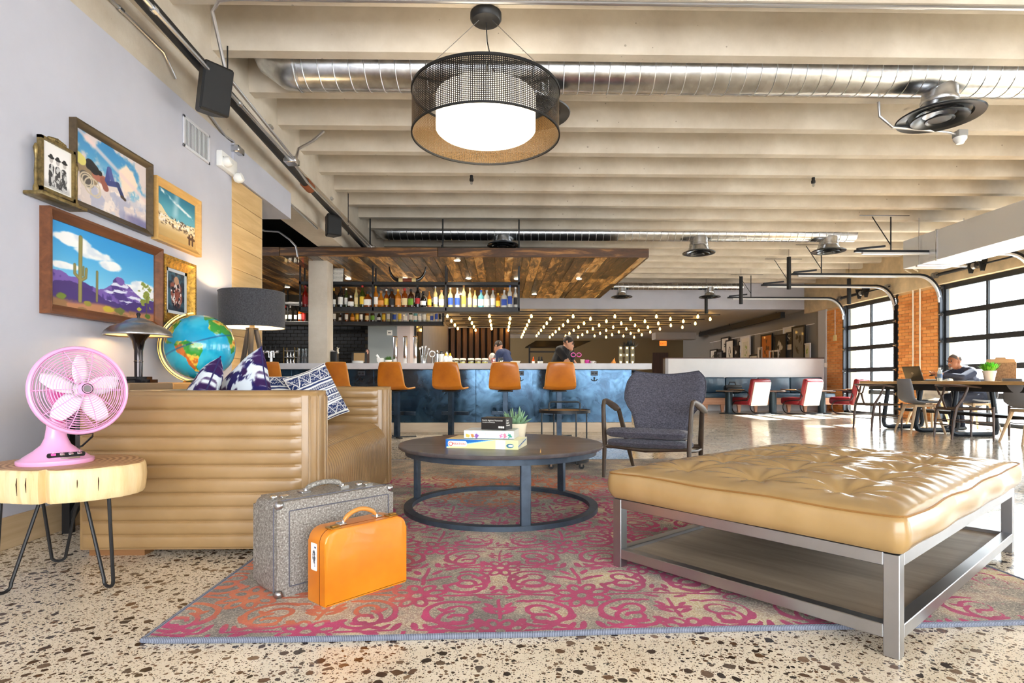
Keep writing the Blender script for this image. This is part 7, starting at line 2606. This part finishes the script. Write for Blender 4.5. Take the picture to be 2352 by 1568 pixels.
def red_chair(label, loc, rz):
    t = thing('cantilever_chair', label, 'chair', loc, rz, 'red cantilever lounge chairs')
    # faces local +Y; back towards -Y
    MB().rbox(-.27, .27, -.18, .38, .22, .40, .06, 3).build('seat', REDL, t)
    M = Matrix.Translation((0, -.27, .2)) @ Matrix.Rotation(R(12), 4, 'X')
    MB().rbox(-.28, .28, -.0, .14, 0, .63, .05, 3, M).build('backrest', REDL, t)
    MB().rbox(-.255, .255, -.018, .0, .01, .57, .012, 2, M).build('back_panel', CANV, t)
    for s in (-1, 1):
        x = s * .29
        pts = [(x, -.35, .013), (x, .12, .013)] + [(x, .12 + .15 * math.sin(q), .163 - .15 * math.cos(q)) for q in [R(20 * i) for i in range(1, 9)]]
        pts += [(x, -.1, .33), (x, -.22, .34), (x, -.27, .42), (x, -.22, .52), (x, -.12, .555), (x, .25, .575)]
        MB().tube(pts, .013, 8).build('tube_frame', mat('dark_tube', (70, 70, 72), .3, .8), t)
        MB().rbox(x - .028, x + .028, -.1, .32, .565, .592, .012, 2).build('armrest', wood('arm_oak', (130, 96, 64), (170, 132, 92), 'y'), t)
    MB().tube([(-.29, -.35, .013), (.29, -.35, .013)], .013, 8).build('floor_bar', mat('dark_tube', (70, 70, 72), .3, .8), t)
    return t


for px, lb, a in ((1722, 'red leather cantilever chair with cream back, leftmost of three', 22), (1840, 'red leather cantilever chair with cream back, middle of three', 22), (1953, 'red leather cantilever chair with cream back, behind the wishbone chair', 24)):
    red_chair(lb, (at(px, Y=13.55).x, 13.55, 0), R(a))

# ================================================================== communal table and its chairs
TBX0, TBX1, TBY0, TBY1, TBZ = 6.28, 7.18, 5.6, 9.95, .787
tb_ = thing('communal_table', 'long plank communal table by the garage doors', 'table', ((TBX0 + TBX1) / 2, (TBY0 + TBY1) / 2, 0))
TBW = wood('communal_plank', (176, 134, 84), (216, 176, 120), 'y', 8, 9, .4, .1, rand=.12)
for i in range(4):
    a = TBX0 + (TBX1 - TBX0) * i / 4
    MB().rbox(a + .001, a + (TBX1 - TBX0) / 4 - .001, TBY0, TBY1, TBZ - .045, TBZ, .004, 1).build('top_plank', TBW, tb_, True, True)
MB().box(TBX0 + .1, TBX1 - .1, TBY0 + .1, TBY1 - .1, TBZ - .14, TBZ - .046).build('apron', BLACK, tb_, False, True)
for y in (6.1, 8.05, 8.75, 9.5):
    pts = [(TBX0 + .2, y, TBZ - .1), (TBX0 + .12, y, .12), (TBX0 + .14, y, .05), (TBX0 + .2, y, .03), (TBX1 - .2, y, .03), (TBX1 - .14, y, .05), (TBX1 - .12, y, .12), (TBX1 - .2, y, TBZ - .1)]
    MB().tube(pts, .03, 8, False, 1.2).build('sled_leg', mat('blue_black_leg', (30, 36, 44), .4, .5), tb_, True, True)
MB().box(TBX0 + .3, TBX1 - .3, 6.1, 9.5, .3, .34).build('stretcher', BLACK, tb_, False, True)

WISH = wood('wishbone_walnut', (58, 40, 34), (100, 72, 58), 'z', 10, 8, .4, .04)


def wishbone(label, loc, rz):
    """faces local +X"""
    t = thing('wishbone_chair', label, 'chair', loc, rz, 'chairs at the communal table')
    for s in (-1, 1):
        MB().tube([(.24, s * .235, 0), (.235, s * .24, .44)], [.013, .018], 8).build('front_leg', WISH, t)
        MB().tube([(-.25, s * .21, 0), (-.23, s * .215, .25), (-.2, s * .22, .43), (-.13, s * .245, .56), (-.09, s * .262, .68), (-.08, s * .265, .725)], [.013, .018, .02, .017, .014, .012], 8).build('rear_leg', WISH, t)
        MB().tube([(-.22, s * .22, .40), (.235, s * .24, .41)], .015, 8, False, .6).build('seat_rail', WISH, t)
        MB().tube([(-.235, s * .215, .24), (.235, s * .238, .24)], .013, 8, False, .6).build('side_stretcher', WISH, t)
        MB().tube([(-.27, s * .035, .60), (-.285, s * .1, .715)], [.013, .009], 8).build('splat_arm', WISH, t)
    for x, z in ((.24, .415), (-.22, .40)):
        MB().tube([(x, -.23, z), (x, .23, z)], .016, 8, False, .6).build('cross_rail', WISH, t)
    for x, z in ((.235, .19), (-.238, .19)):
        MB().tube([(x, -.225, z), (x, .225, z)], .012, 8, False, .6).build('cross_stretcher', WISH, t)
    rail = [(.08 + .0, -.27, .70), (-.05, -.275, .715), (-.17, -.24, .725), (-.255, -.15, .73), (-.29, 0, .732), (-.255, .15, .73), (-.17, .24, .725), (-.05, .275, .715), (.08, .27, .70)]
    # smooth the bow
    sm = []
    for i in range(len(rail) - 1):
        for f in (0, .33, .66):
            sm.append(Vector(rail[i]).lerp(Vector(rail[i + 1]), f))
    sm.append(Vector(rail[-1]))
    MB().tube(sm, [.014 + .006 * math.sin(PI * i / (len(sm) - 1)) for i in range(len(sm))], 8, False, .8).build('bow_rail', WISH, t)
    MB().tube([(-.215, 0, .41), (-.25, 0, .52), (-.27, 0, .60)], [.02, .02, .026], 8, False, .5).build('splat', WISH, t)
    P = [[(x, y, .425 - .02 * (1 - (x / .23) ** 2) * (1 - (y / .225) ** 2)) for y in (-.225, -.15, -.07, 0, .07, .15, .225)] for x in (-.21, -.14, -.07, 0, .07, .15, .23)]
    so = MB().grid(P).build('woven_seat', mat('paper_cord', (120, 100, 76), .9, bump=.4, bs=200), t, True, False, 80)
    so.modifiers.new('t', 'SOLIDIFY').thickness = .02
    return t


SHELL = mat('grey_shell', (142, 144, 150), .55)
LEGO = wood('ash_leg', (196, 164, 126), (224, 196, 160), 'z', 10, 8, .5)


def shell_chair(label, loc, rz, shm=SHELL):
    t = thing('shell_chair', label, 'chair', loc, rz, 'chairs at the communal table')
    prof = [(-.27, .82), (-.255, .74), (-.235, .64), (-.215, .56), (-.19, .5), (-.14, .455), (-.05, .44), (.08, .445), (.18, .455), (.22, .45)]
    wid = [.185, .2, .212, .22, .225, .225, .222, .215, .2, .18]
    P = []
    for (x, z), wd in zip(prof, wid):
        kz = max(0, min(1, (z - .46) / .2))
        P.append([(x + .05 * u * u * kz, wd * u, z + .035 * u * u * (1 - kz)) for u in [-1 + 2 * j / 12 for j in range(13)]])
    so = MB().grid(P).build('shell', shm, t, True, False, 80)
    so.modifiers.new('t', 'SOLIDIFY').thickness = .014
    MB().rbox(-.15, .17, -.15, .15, .40, .437, .01, 2).build('seat_frame', LEGO, t)
    for sx in (-1, 1):
        for sy in (-1, 1):
            MB().tube([(sx * .13 + .01, sy * .14, .43), (sx * .24 + .01, sy * .22, 0)], [.026, .014], 8).build('leg', LEGO, t)
    return t


wishbone('dark wishbone chair at the far end of the communal table', (6.1, 9.22, 0), R(4))
shell_chair('grey shell chair with pale legs between the wishbone chairs', (6.32, 8.58, 0), R(-8))
wishbone('dark wishbone chair nearest the camera at the communal table', (6.36, 7.80, 0), R(-10))
shell_chair('grey shell chair at the right edge of the picture', (6.62, 7.05, 0), R(-12))
shell_chair('white shell chair on the far side of the communal table beyond the man', (7.35, 9.75, 0), R(200), mat('white_shell', (226, 226, 224), .5))
wishbone('dark wishbone chair on the window side, right of the man', (7.55, 7.9, 0), R(180))
shell_chair('grey shell chair the seated man sits on', (7.62, 9.1, 0), R(180))

t = thing('laptop', 'open black laptop on the communal table', 'laptop', (6.72, 9.18, TBZ), R(8))
MB().rbox(-.02, .23, -.17, .17, 0, .02, .005, 1).build('keyboard_base', BLKP, t)
ML = Matrix.Translation((-.02, 0, .018)) @ Matrix.Rotation(R(-20), 4, 'Y')
MB().rbox(-.012, 0, -.17, .17, 0, .235, .005, 1, ML).build('lid', mat('laptop_grey', (44, 46, 46), .4), t)
MB().box(-.001, .0015, -.155, .155, .015, .22, ML).build('screen', mat('screen_dark', (20, 24, 30), .1), t, False)
MB().tube([tuple(ML @ Vector((-.0135, .016 * math.cos(a), .12 + .016 * math.sin(a)))) for a in [2 * PI * i / 16 for i in range(16)]], .0022, 5, True).build('lid_logo', STEEL, t)
text('lid_lettering', 'DELL', .011, STEEL, t, ML @ Matrix.Translation((-.0135, .0135, .116)) @ Matrix.Rotation(-PI / 2, 4, 'Z') @ Matrix.Rotation(PI / 2, 4, 'X'))
t = thing('water_bottle', 'clear plastic water bottle in front of the seated man', 'bottle', (6.72, 8.68, TBZ))
MB().lathe([(0, 0), (.03, 0), (.032, .01), (.032, .12), (.028, .15), (.014, .175), (.013, .19)], (0, 0, 0), 18).build('bottle_body', mat('pet_plastic', (200, 216, 226), .08, trans=.6), t)
MB().lathe([(.0325, .05), (.0325, .11)], (0, 0, 0), 18, cap=False).build('paper_label', mat('water_label', (70, 100, 140), .5), t)
MB().lathe([(.015, .186), (.015, .205), (0, .206)], (0, 0, 0), 14).build('cap', WHITE, t)
t = thing('paper_pile', 'loose papers spread on the table by the man', 'papers', (6.85, 8.45, TBZ))
for i, a in enumerate((5, -14, 22)):
    MB().box(-.1, .1, -.14, .14, .003 * i, .003 * i + .002, Matrix.Translation((.04 * i, .05 * i, 0)) @ Matrix.Rotation(R(a), 4, 'Z')).build('sheet', LBL['white'] if i != 1 else mat('blue_folder', (60, 76, 110), .5), t, False)
t = thing('potted_grass', 'bright green grass in a white pot on the communal table', 'plant', (6.75, 7.82, TBZ))
MB().lathe([(0, 0), (.055, 0), (.075, .12), (.08, .12), (.08, .145), (.07, .145), (.06, .02), (0, .02)], (0, 0, 0), 24).build('pot', mat('pale_pot', (214, 214, 216), .5), t)
small_plant(t, .1, .16, 260, .12, mat('vivid_green', (86, 170, 40), .5, var=.25, vs=30), 8)
t = thing('burlap_board', 'burlap covered stand with wooden clip behind the potted grass', 'menu stand', (7.02, 7.95, TBZ), R(-40))
MB().rbox(-.17, .17, -.01, .01, 0, .27, .004, 1).build('board', fabric('burlap', (120, 96, 76), (160, 132, 106), 60), t)
MB().prism([(-.16, .26), (.16, .26), (.15, .31), (.06, .315), (.05, .335), (-.05, .335), (-.06, .315), (-.15, .31)], -.02, .02, 'xz').build('clip', wood('clip_wood', (160, 124, 84), (196, 158, 112), 'x'), t)


# bag and jacket at the bar end
t = thing('denim_jacket', 'dark denim jacket hung over the right end of the bar', 'jacket', (BX1 + .06, 8.95, 0))
P = []
for i in range(13):
    f = i / 12
    P.append([(-.02 + .16 * f + .012 * math.sin(9 * q), -.12 + .3 * q + .01 * math.sin(7 * f), CB - .01 - .16 * f ** 1.4 - .03 * math.sin(3 * q + f * 4) * f) for q in [j / 10 for j in range(11)]])
jo = MB().grid(P).build('folded_body', fabric('denim', (34, 46, 66), (62, 78, 104), 120), t, True, False, 80)
jo.modifiers.new('t', 'SOLIDIFY').thickness = .03
MB().tube([(.0, -.08, CB - .03), (.06, -.1, CB - .12), (.05, -.1, CB - .24)], [.04, .045, .035], 10, False, .6).build('sleeve', MATS['denim'], t)
t = thing('tote_bag', 'white tote bag leaning against the right end of the bar', 'bag', (BX1 + .17, 8.8, 0), R(12))
MB().rbox(-.12, .12, -.07, .07, 0, .52, .03, 3).build('bag_body', mat('white_canvas', (236, 234, 230), .8, bump=.3, bs=30), t)
for yy in (-.05, .05):
    MB().tube([(-.07, yy, .5), (-.05, yy, .66), (.0, yy, .7), (.05, yy, .66), (.07, yy, .5)], .009, 6, False, .5).build('strap', mat('white_canvas', (236, 234, 230), .8), t)
MB().rbox(-.09, .09, -.078, -.07, .12, .24, .004, 1).build('orange_pocket', mat('orange_patch', (236, 150, 40), .6), t)

# ================================================================== people
def dist_caps(C, prims):
    best = np.full(len(C), 1e9)
    idx = np.zeros(len(C), int)
    for k, (a, b, ra, rb, tag_) in enumerate(prims):
        a, b = np.array(a), np.array(b)
        ab = b - a
        h = np.clip(((C - a) @ ab) / (ab @ ab + 1e-9), 0, 1)
        d = np.linalg.norm(C - a - h[:, None] * ab, axis=1) - (ra + (rb - ra) * h)
        m = d < best
        best[m], idx[m] = d[m], k
    return idx


def person(name, label, loc, rz, prims, ells, mats, hair, voxel=.012, group=None):
    """prims: tapered limbs (a, b, ra, rb, region); ells: (centre, radii, region). One remeshed skin; faces take the nearest region's material"""
    t = thing(name, label, 'person', loc, rz, group)
    m = MB()
    for a, b, ra, rb, _ in prims:
        m.tube([a, b], [ra, rb], 12).ell(a, ra, 12, 8).ell(b, rb, 12, 8)
    for c, r, _ in ells:
        m.ell(c, r, 16, 12)
    tmp = m.build('tmp_body', None)
    md = tmp.modifiers.new('r', 'REMESH'); md.mode = 'VOXEL'; md.voxel_size = voxel
    sm_ = tmp.modifiers.new('s', 'SMOOTH'); sm_.factor = .5; sm_.iterations = 3
    dg = bpy.context.evaluated_depsgraph_get()
    me = bpy.data.meshes.new_from_object(tmp.evaluated_get(dg))
    bpy.data.objects.remove(tmp)
    me.name = 'body'
    me.materials.clear()
    regs = list(mats.keys())
    for r_ in regs: me.materials.append(mats[r_])
    n = len(me.polygons)
    C = np.empty(n * 3); me.polygons.foreach_get('center', C); C = C.reshape(-1, 3)
    pr = [(a, b, ra, rb, g) for a, b, ra, rb, g in prims] + [(c, (c[0], c[1], c[2] + 1e-4), min(r), min(r), g) for c, r, g in ells]
    ix = dist_caps(C, pr)
    lut = np.array([regs.index(p[4]) for p in pr])
    me.polygons.foreach_set('material_index', lut[ix].astype(np.int32))
    me.shade_smooth()
    meshobj('body', me, t)
    for nm, mb, hm in hair:
        mb.build(nm, hm, t, True, False, 80)
    return t


def head_parts(c, face, up, hairmat, skinmat, beard=None, bald=False):
    """small facial features around head centre c; face = unit facing vector (local)"""
    f = Vector(face).normalized(); u = Vector(up).normalized()
    s = f.cross(u).normalized()
    c = Vector(c)
    eyes = MB()
    for k in (-1, 1):
        eyes.ell(c + f * .088 + s * k * .033 + u * .012, .009, 8, 6)
    brow = MB()
    for k in (-1, 1):
        brow.tube([c + f * .092 + s * k * .018 + u * .03, c + f * .088 + s * k * .05 + u * .03], .005, 6)
    mouth = MB().tube([c + f * .09 + s * -.024 - u * .06, c + f * .096 - u * .06, c + f * .09 + s * .024 - u * .06], .005, 6)
    out = [('eyes', eyes, BLKP), ('eyebrows', brow, hairmat), ('mouth', mouth, mat('lip', (150, 84, 74), .5))]
    M = Matrix((( *s,), (*f,), (*u,))).transposed().to_4x4()
    M.translation = c
    hr = MB()
    vs = []
    P = []
    for i in range(11):
        th = R(8 + (96 if not bald else 80) * i / 10)
        row_ = []
        for j in range(25):
            a = 2 * PI * j / 24
            front = max(0, math.sin(a))
            t2 = th * (1 - .42 * front)
            row_.append((.081 * 1.04 * math.sin(t2) * math.cos(a), .098 * 1.04 * math.sin(t2) * math.sin(a) - .006, .115 * 1.03 * math.cos(t2) + .004))
        P.append(row_)
    hr.grid(P)
    hr.add(P[0][:-1], [tuple(range(24))])
    hr.xf(M)
    out.append(('hair', hr, hairmat))
    if beard:
        bd = MB().tube([c + f * .098 + s * -.028 - u * .044, c + f * .106 - u * .04, c + f * .098 + s * .028 - u * .044], .008, 6)
        bd.ell(c + f * .082 - u * .098, (.03, .03, .022), 10, 7)
        out.append(('goatee', bd, beard))
    return out


def head_ells(c, face, region='skin'):
    f = Vector(face).normalized()
    s = f.cross(Vector((0, 0, 1))).normalized()
    c = Vector(c)
    e = [(tuple(c + Vector((0, 0, .02))), (.083, .083, .098), region), (tuple(c + f * .022 - Vector((0, 0, .035))), (.068, .068, .085), region), (tuple(c - f * .022 + Vector((0, 0, .02))), (.078, .078, .088), region),
         (tuple(c + f * .104 - Vector((0, 0, .018))), (.014, .014, .02), region), (tuple(c + f * .06 - Vector((0, 0, .085))), (.032, .032, .03), region)]
    for k in (-1, 1):
        e.append((tuple(c + s * k * .083 - Vector((0, 0, .005))), (.014, .014, .03), region))
    return e


def hand(c, d, palm_n, curl=.6):
    """five fingers as tapered limbs from palm centre c, pointing along d"""
    d = Vector(d).normalized(); n = Vector(palm_n).normalized()
    s = d.cross(n).normalized(); n = s.cross(d).normalized()
    c = Vector(c)
    P = [(tuple(c - d * .03 + s * q), tuple(c + d * .03 + s * q * 1.2), .018, .014, 'skin') for q in (-.022, 0, .022)]
    for q, L in ((-.033, .065), (-.011, .078), (.011, .074), (.033, .055)):
        b = c + d * .04 + s * q
        m1 = b + d * L * .5 - n * L * .25 * curl
        e = m1 + d * L * .35 * (1 - curl * .6) - n * L * .45 * curl
        P += [(tuple(b), tuple(m1), .0095, .0085, 'skin'), (tuple(m1), tuple(e), .0085, .007, 'skin')]
    b = c - d * .01 - s * .035
    m1 = b - s * .025 + d * .03
    P += [(tuple(b), tuple(m1), .013, .0105, 'skin'), (tuple(m1), tuple(m1 + d * .03 - n * .012), .0105, .008, 'skin')]
    return P


# man at the table, facing -X, both hands on a phone. local frame = world, origin at his seat on the floor
mx, my = 7.58, 9.10
L_ = lambda x, y, z: (x - mx, y - my, z)
face = Vector((-1, -.12, -.12)).normalized()
hcen = L_(7.27, 9.08, 1.10)
prims = [(L_(7.62, 9.1, .52), L_(7.52, 9.1, .72), .165, .165, 'jacket'), (L_(7.52, 9.1, .72), L_(7.42, 9.1, .90), .165, .15, 'jacket'),
         (L_(7.42, 8.95, .93), L_(7.42, 9.25, .93), .085, .085, 'jacket'), (L_(7.40, 9.09, .95), L_(7.31, 9.08, 1.03), .062, .055, 'skin'), (L_(7.36, 9.09, .86), L_(7.34, 9.09, .95), .07, .05, 'shirt')]
for s in (-1, 1):
    sh_, el, wr = L_(7.41, 9.1 + s * .19, .92), L_(7.22, 9.1 + s * .24, .845 if s < 0 else .845), L_(7.03, 9.1 + s * .07 - .03, .885)
    prims += [(sh_, el, .072, .055, 'jacket'), (el, wr, .055, .036, 'jacket')]
    hcn = Vector(wr) + Vector((-.06, -s * .012, .01))
    prims.append((wr, tuple(hcn), .027, .024, 'skin'))
    prims += hand(tuple(hcn), (-1, -s * .35, .05), (0, s * .55, -.8) if s < 0 else (0, .55, -.8), .7)
    hip, kn, an = L_(7.60, 9.1 + s * .1, .53), L_(7.22 + (.05 if s > 0 else 0), 9.1 + s * .13, .52), L_(7.30 + (.1 if s > 0 else 0), 9.1 + s * .14, .09)
    prims += [(hip, kn, .095, .07, 'trousers'), (kn, an, .066, .042, 'trousers'), (tuple(Vector(an) + Vector((.03, 0, -.05))), tuple(Vector(an) + Vector((-.16, 0, -.058))), .038, .03, 'shoe')]
GREYH = mat('grey_stubble', (92, 82, 76), .8)
mats_m = {'skin': SKIN2, 'jacket': mat('navy_blazer', (48, 56, 78), .8, var=.12, vs=60), 'shirt': mat('blue_shirt', (52, 72, 170), .7), 'trousers': mat('dark_jeans', (30, 36, 54), .8), 'shoe': mat('black_shoe', (18, 18, 20), .3)}
person('person', 'seated man in navy blazer and blue shirt looking at his phone', (mx, my, 0), 0, prims, head_ells(hcen, face), mats_m, head_parts(hcen, face, (-.12, 0, 1), GREYH, SKIN2, mat('grey_beard', (150, 140, 130), .8), True), .0085)
t = thing('smartphone', 'black smartphone in the hands of the seated man', 'phone', (6.94, 9.07, .90), R(5))
MB().rbox(-.075, .075, -.036, .036, -.005, .005, .004, 2, Matrix.Rotation(R(-22), 4, 'Y')).build('phone_body', BLKP, t)
MB().box(-.07, .07, -.033, .033, .0052, .0058, Matrix.Rotation(R(-22), 4, 'Y')).build('screen', mat('screen_dark', (20, 24, 30), .1), t, False)


def stand(loc, lean, facing, arms, label, top, hairm, skin, headdrop=.0, printed=None, scale=1.0, bald=False):
    """standing bartender: facing = yaw of the body (radians, 0 looks along +X)"""
    fx = Vector((math.cos(facing), math.sin(facing), 0))
    sx = Vector((-math.sin(facing), math.cos(facing), 0))
    P = lambda f, s, z: tuple((fx * f + sx * s) * scale + Vector((0, 0, z * scale)))
    cf_, hf = lean, lean * 1.9
    prims = [(P(0, 0, .92), P(0, 0, 1.05), .15, .15, 'trousers'), (P(0, 0, 1.05), P(cf_ * .6, 0, 1.22), .15, .155, 'top'), (P(cf_ * .6, 0, 1.22), P(cf_, 0, 1.38), .155, .13, 'top'),
             (P(cf_, -.15, 1.42), P(cf_, .15, 1.42), .075, .075, 'top'), (P(cf_, 0, 1.45), P(hf, 0, 1.55 - headdrop), .06, .055, 'skin')]
    for s, (el, wr) in zip((-1, 1), arms):
        a = P(cf_, s * .19, 1.41)
        e, w_ = P(*el), P(*wr)
        mid = tuple(Vector(a).lerp(Vector(e), .62))
        prims += [(a, mid, .07, .064, 'top'), (mid, e, .05, .045, 'skin'), (e, w_, .045, .03, 'skin')]
        dv = (Vector(w_) - Vector(e)).normalized()
        hcn = Vector(w_) + dv * .05
        prims.append((w_, tuple(hcn), .026, .022, 'skin'))
        prims += hand(tuple(hcn), dv, (0, 0, 1), .4)
        prims += [(P(0, s * .095, .93), P(.01, s * .1, .5), .1, .068, 'trousers'), (P(.01, s * .1, .5), P(-.02, s * .1, .09), .066, .042, 'trousers'), (P(-.04, s * .1, .04), P(.15, s * .11, .035), .038, .03, 'shoe')]
    hc_ = P(hf + .03, 0, 1.64 - headdrop)
    fc = (fx * .8 + Vector((0, 0, -.45))).normalized()
    return person('person', label, loc, 0, prims, head_ells(hc_, fc), {'skin': skin, 'top': top, 'trousers': mat('black_trousers', (24, 24, 28), .8), 'shoe': mats_m['shoe']}, head_parts(hc_, fc, fx * .3 + Vector((0, 0, 1)), hairm, skin, None, bald), .0125)


BRH = mat('dark_brown_hair', (44, 32, 24), .7)
BTEE = mat('black_tee', (22, 22, 25), .85)
NTEE = mat('navy_tee', (28, 42, 78), .85)
bpos = at(1280, Y=10.0)
stand((bpos.x, 10.0, 0), .10, R(-25), (((.28, -.2, 1.18), (.42, -.14, 1.06)), ((.27, .22, 1.16), (.42, .14, 1.05))), 'bartender in black t-shirt bending over the bar', BTEE, BRH, SKIN, .08, scale=.93)
npos = at(1168, Y=12.0)
nv = stand((npos.x, 12.0, 0), .12, R(150), (((.3, -.2, 1.12), (.44, -.12, 1.0)), ((.3, .2, 1.12), (.44, .12, 1.0))), 'bartender in navy t-shirt turned away from the camera', NTEE, BRH, SKIN, .08, scale=.97)
gpos_ = at(1124, Y=13.2)
stand((gpos_.x, 13.2, 0), .08, R(-60), (((.2, -.22, 1.1), (.3, -.12, .98)), ((.2, .22, 1.1), (.3, .12, .98))), 'grey-haired person in grey shirt behind the garnish jars', mat('grey_tee', (120, 116, 118), .85), mat('silver_hair', (186, 180, 172), .7), SKIN, .1, scale=.84)

# lettering as real meshes
dg = bpy.context.evaluated_depsgraph_get()
for o in TEXTS:
    me = bpy.data.meshes.new_from_object(o.evaluated_get(dg))
    nm, pa, ml, mt = o.name.split('.')[0], o.parent, o.matrix_local.copy(), o.data.materials[0]
    bpy.data.objects.remove(o)
    me.materials.clear(); me.materials.append(mt)
    q = meshobj(nm, me, pa)
    q.matrix_local = ml
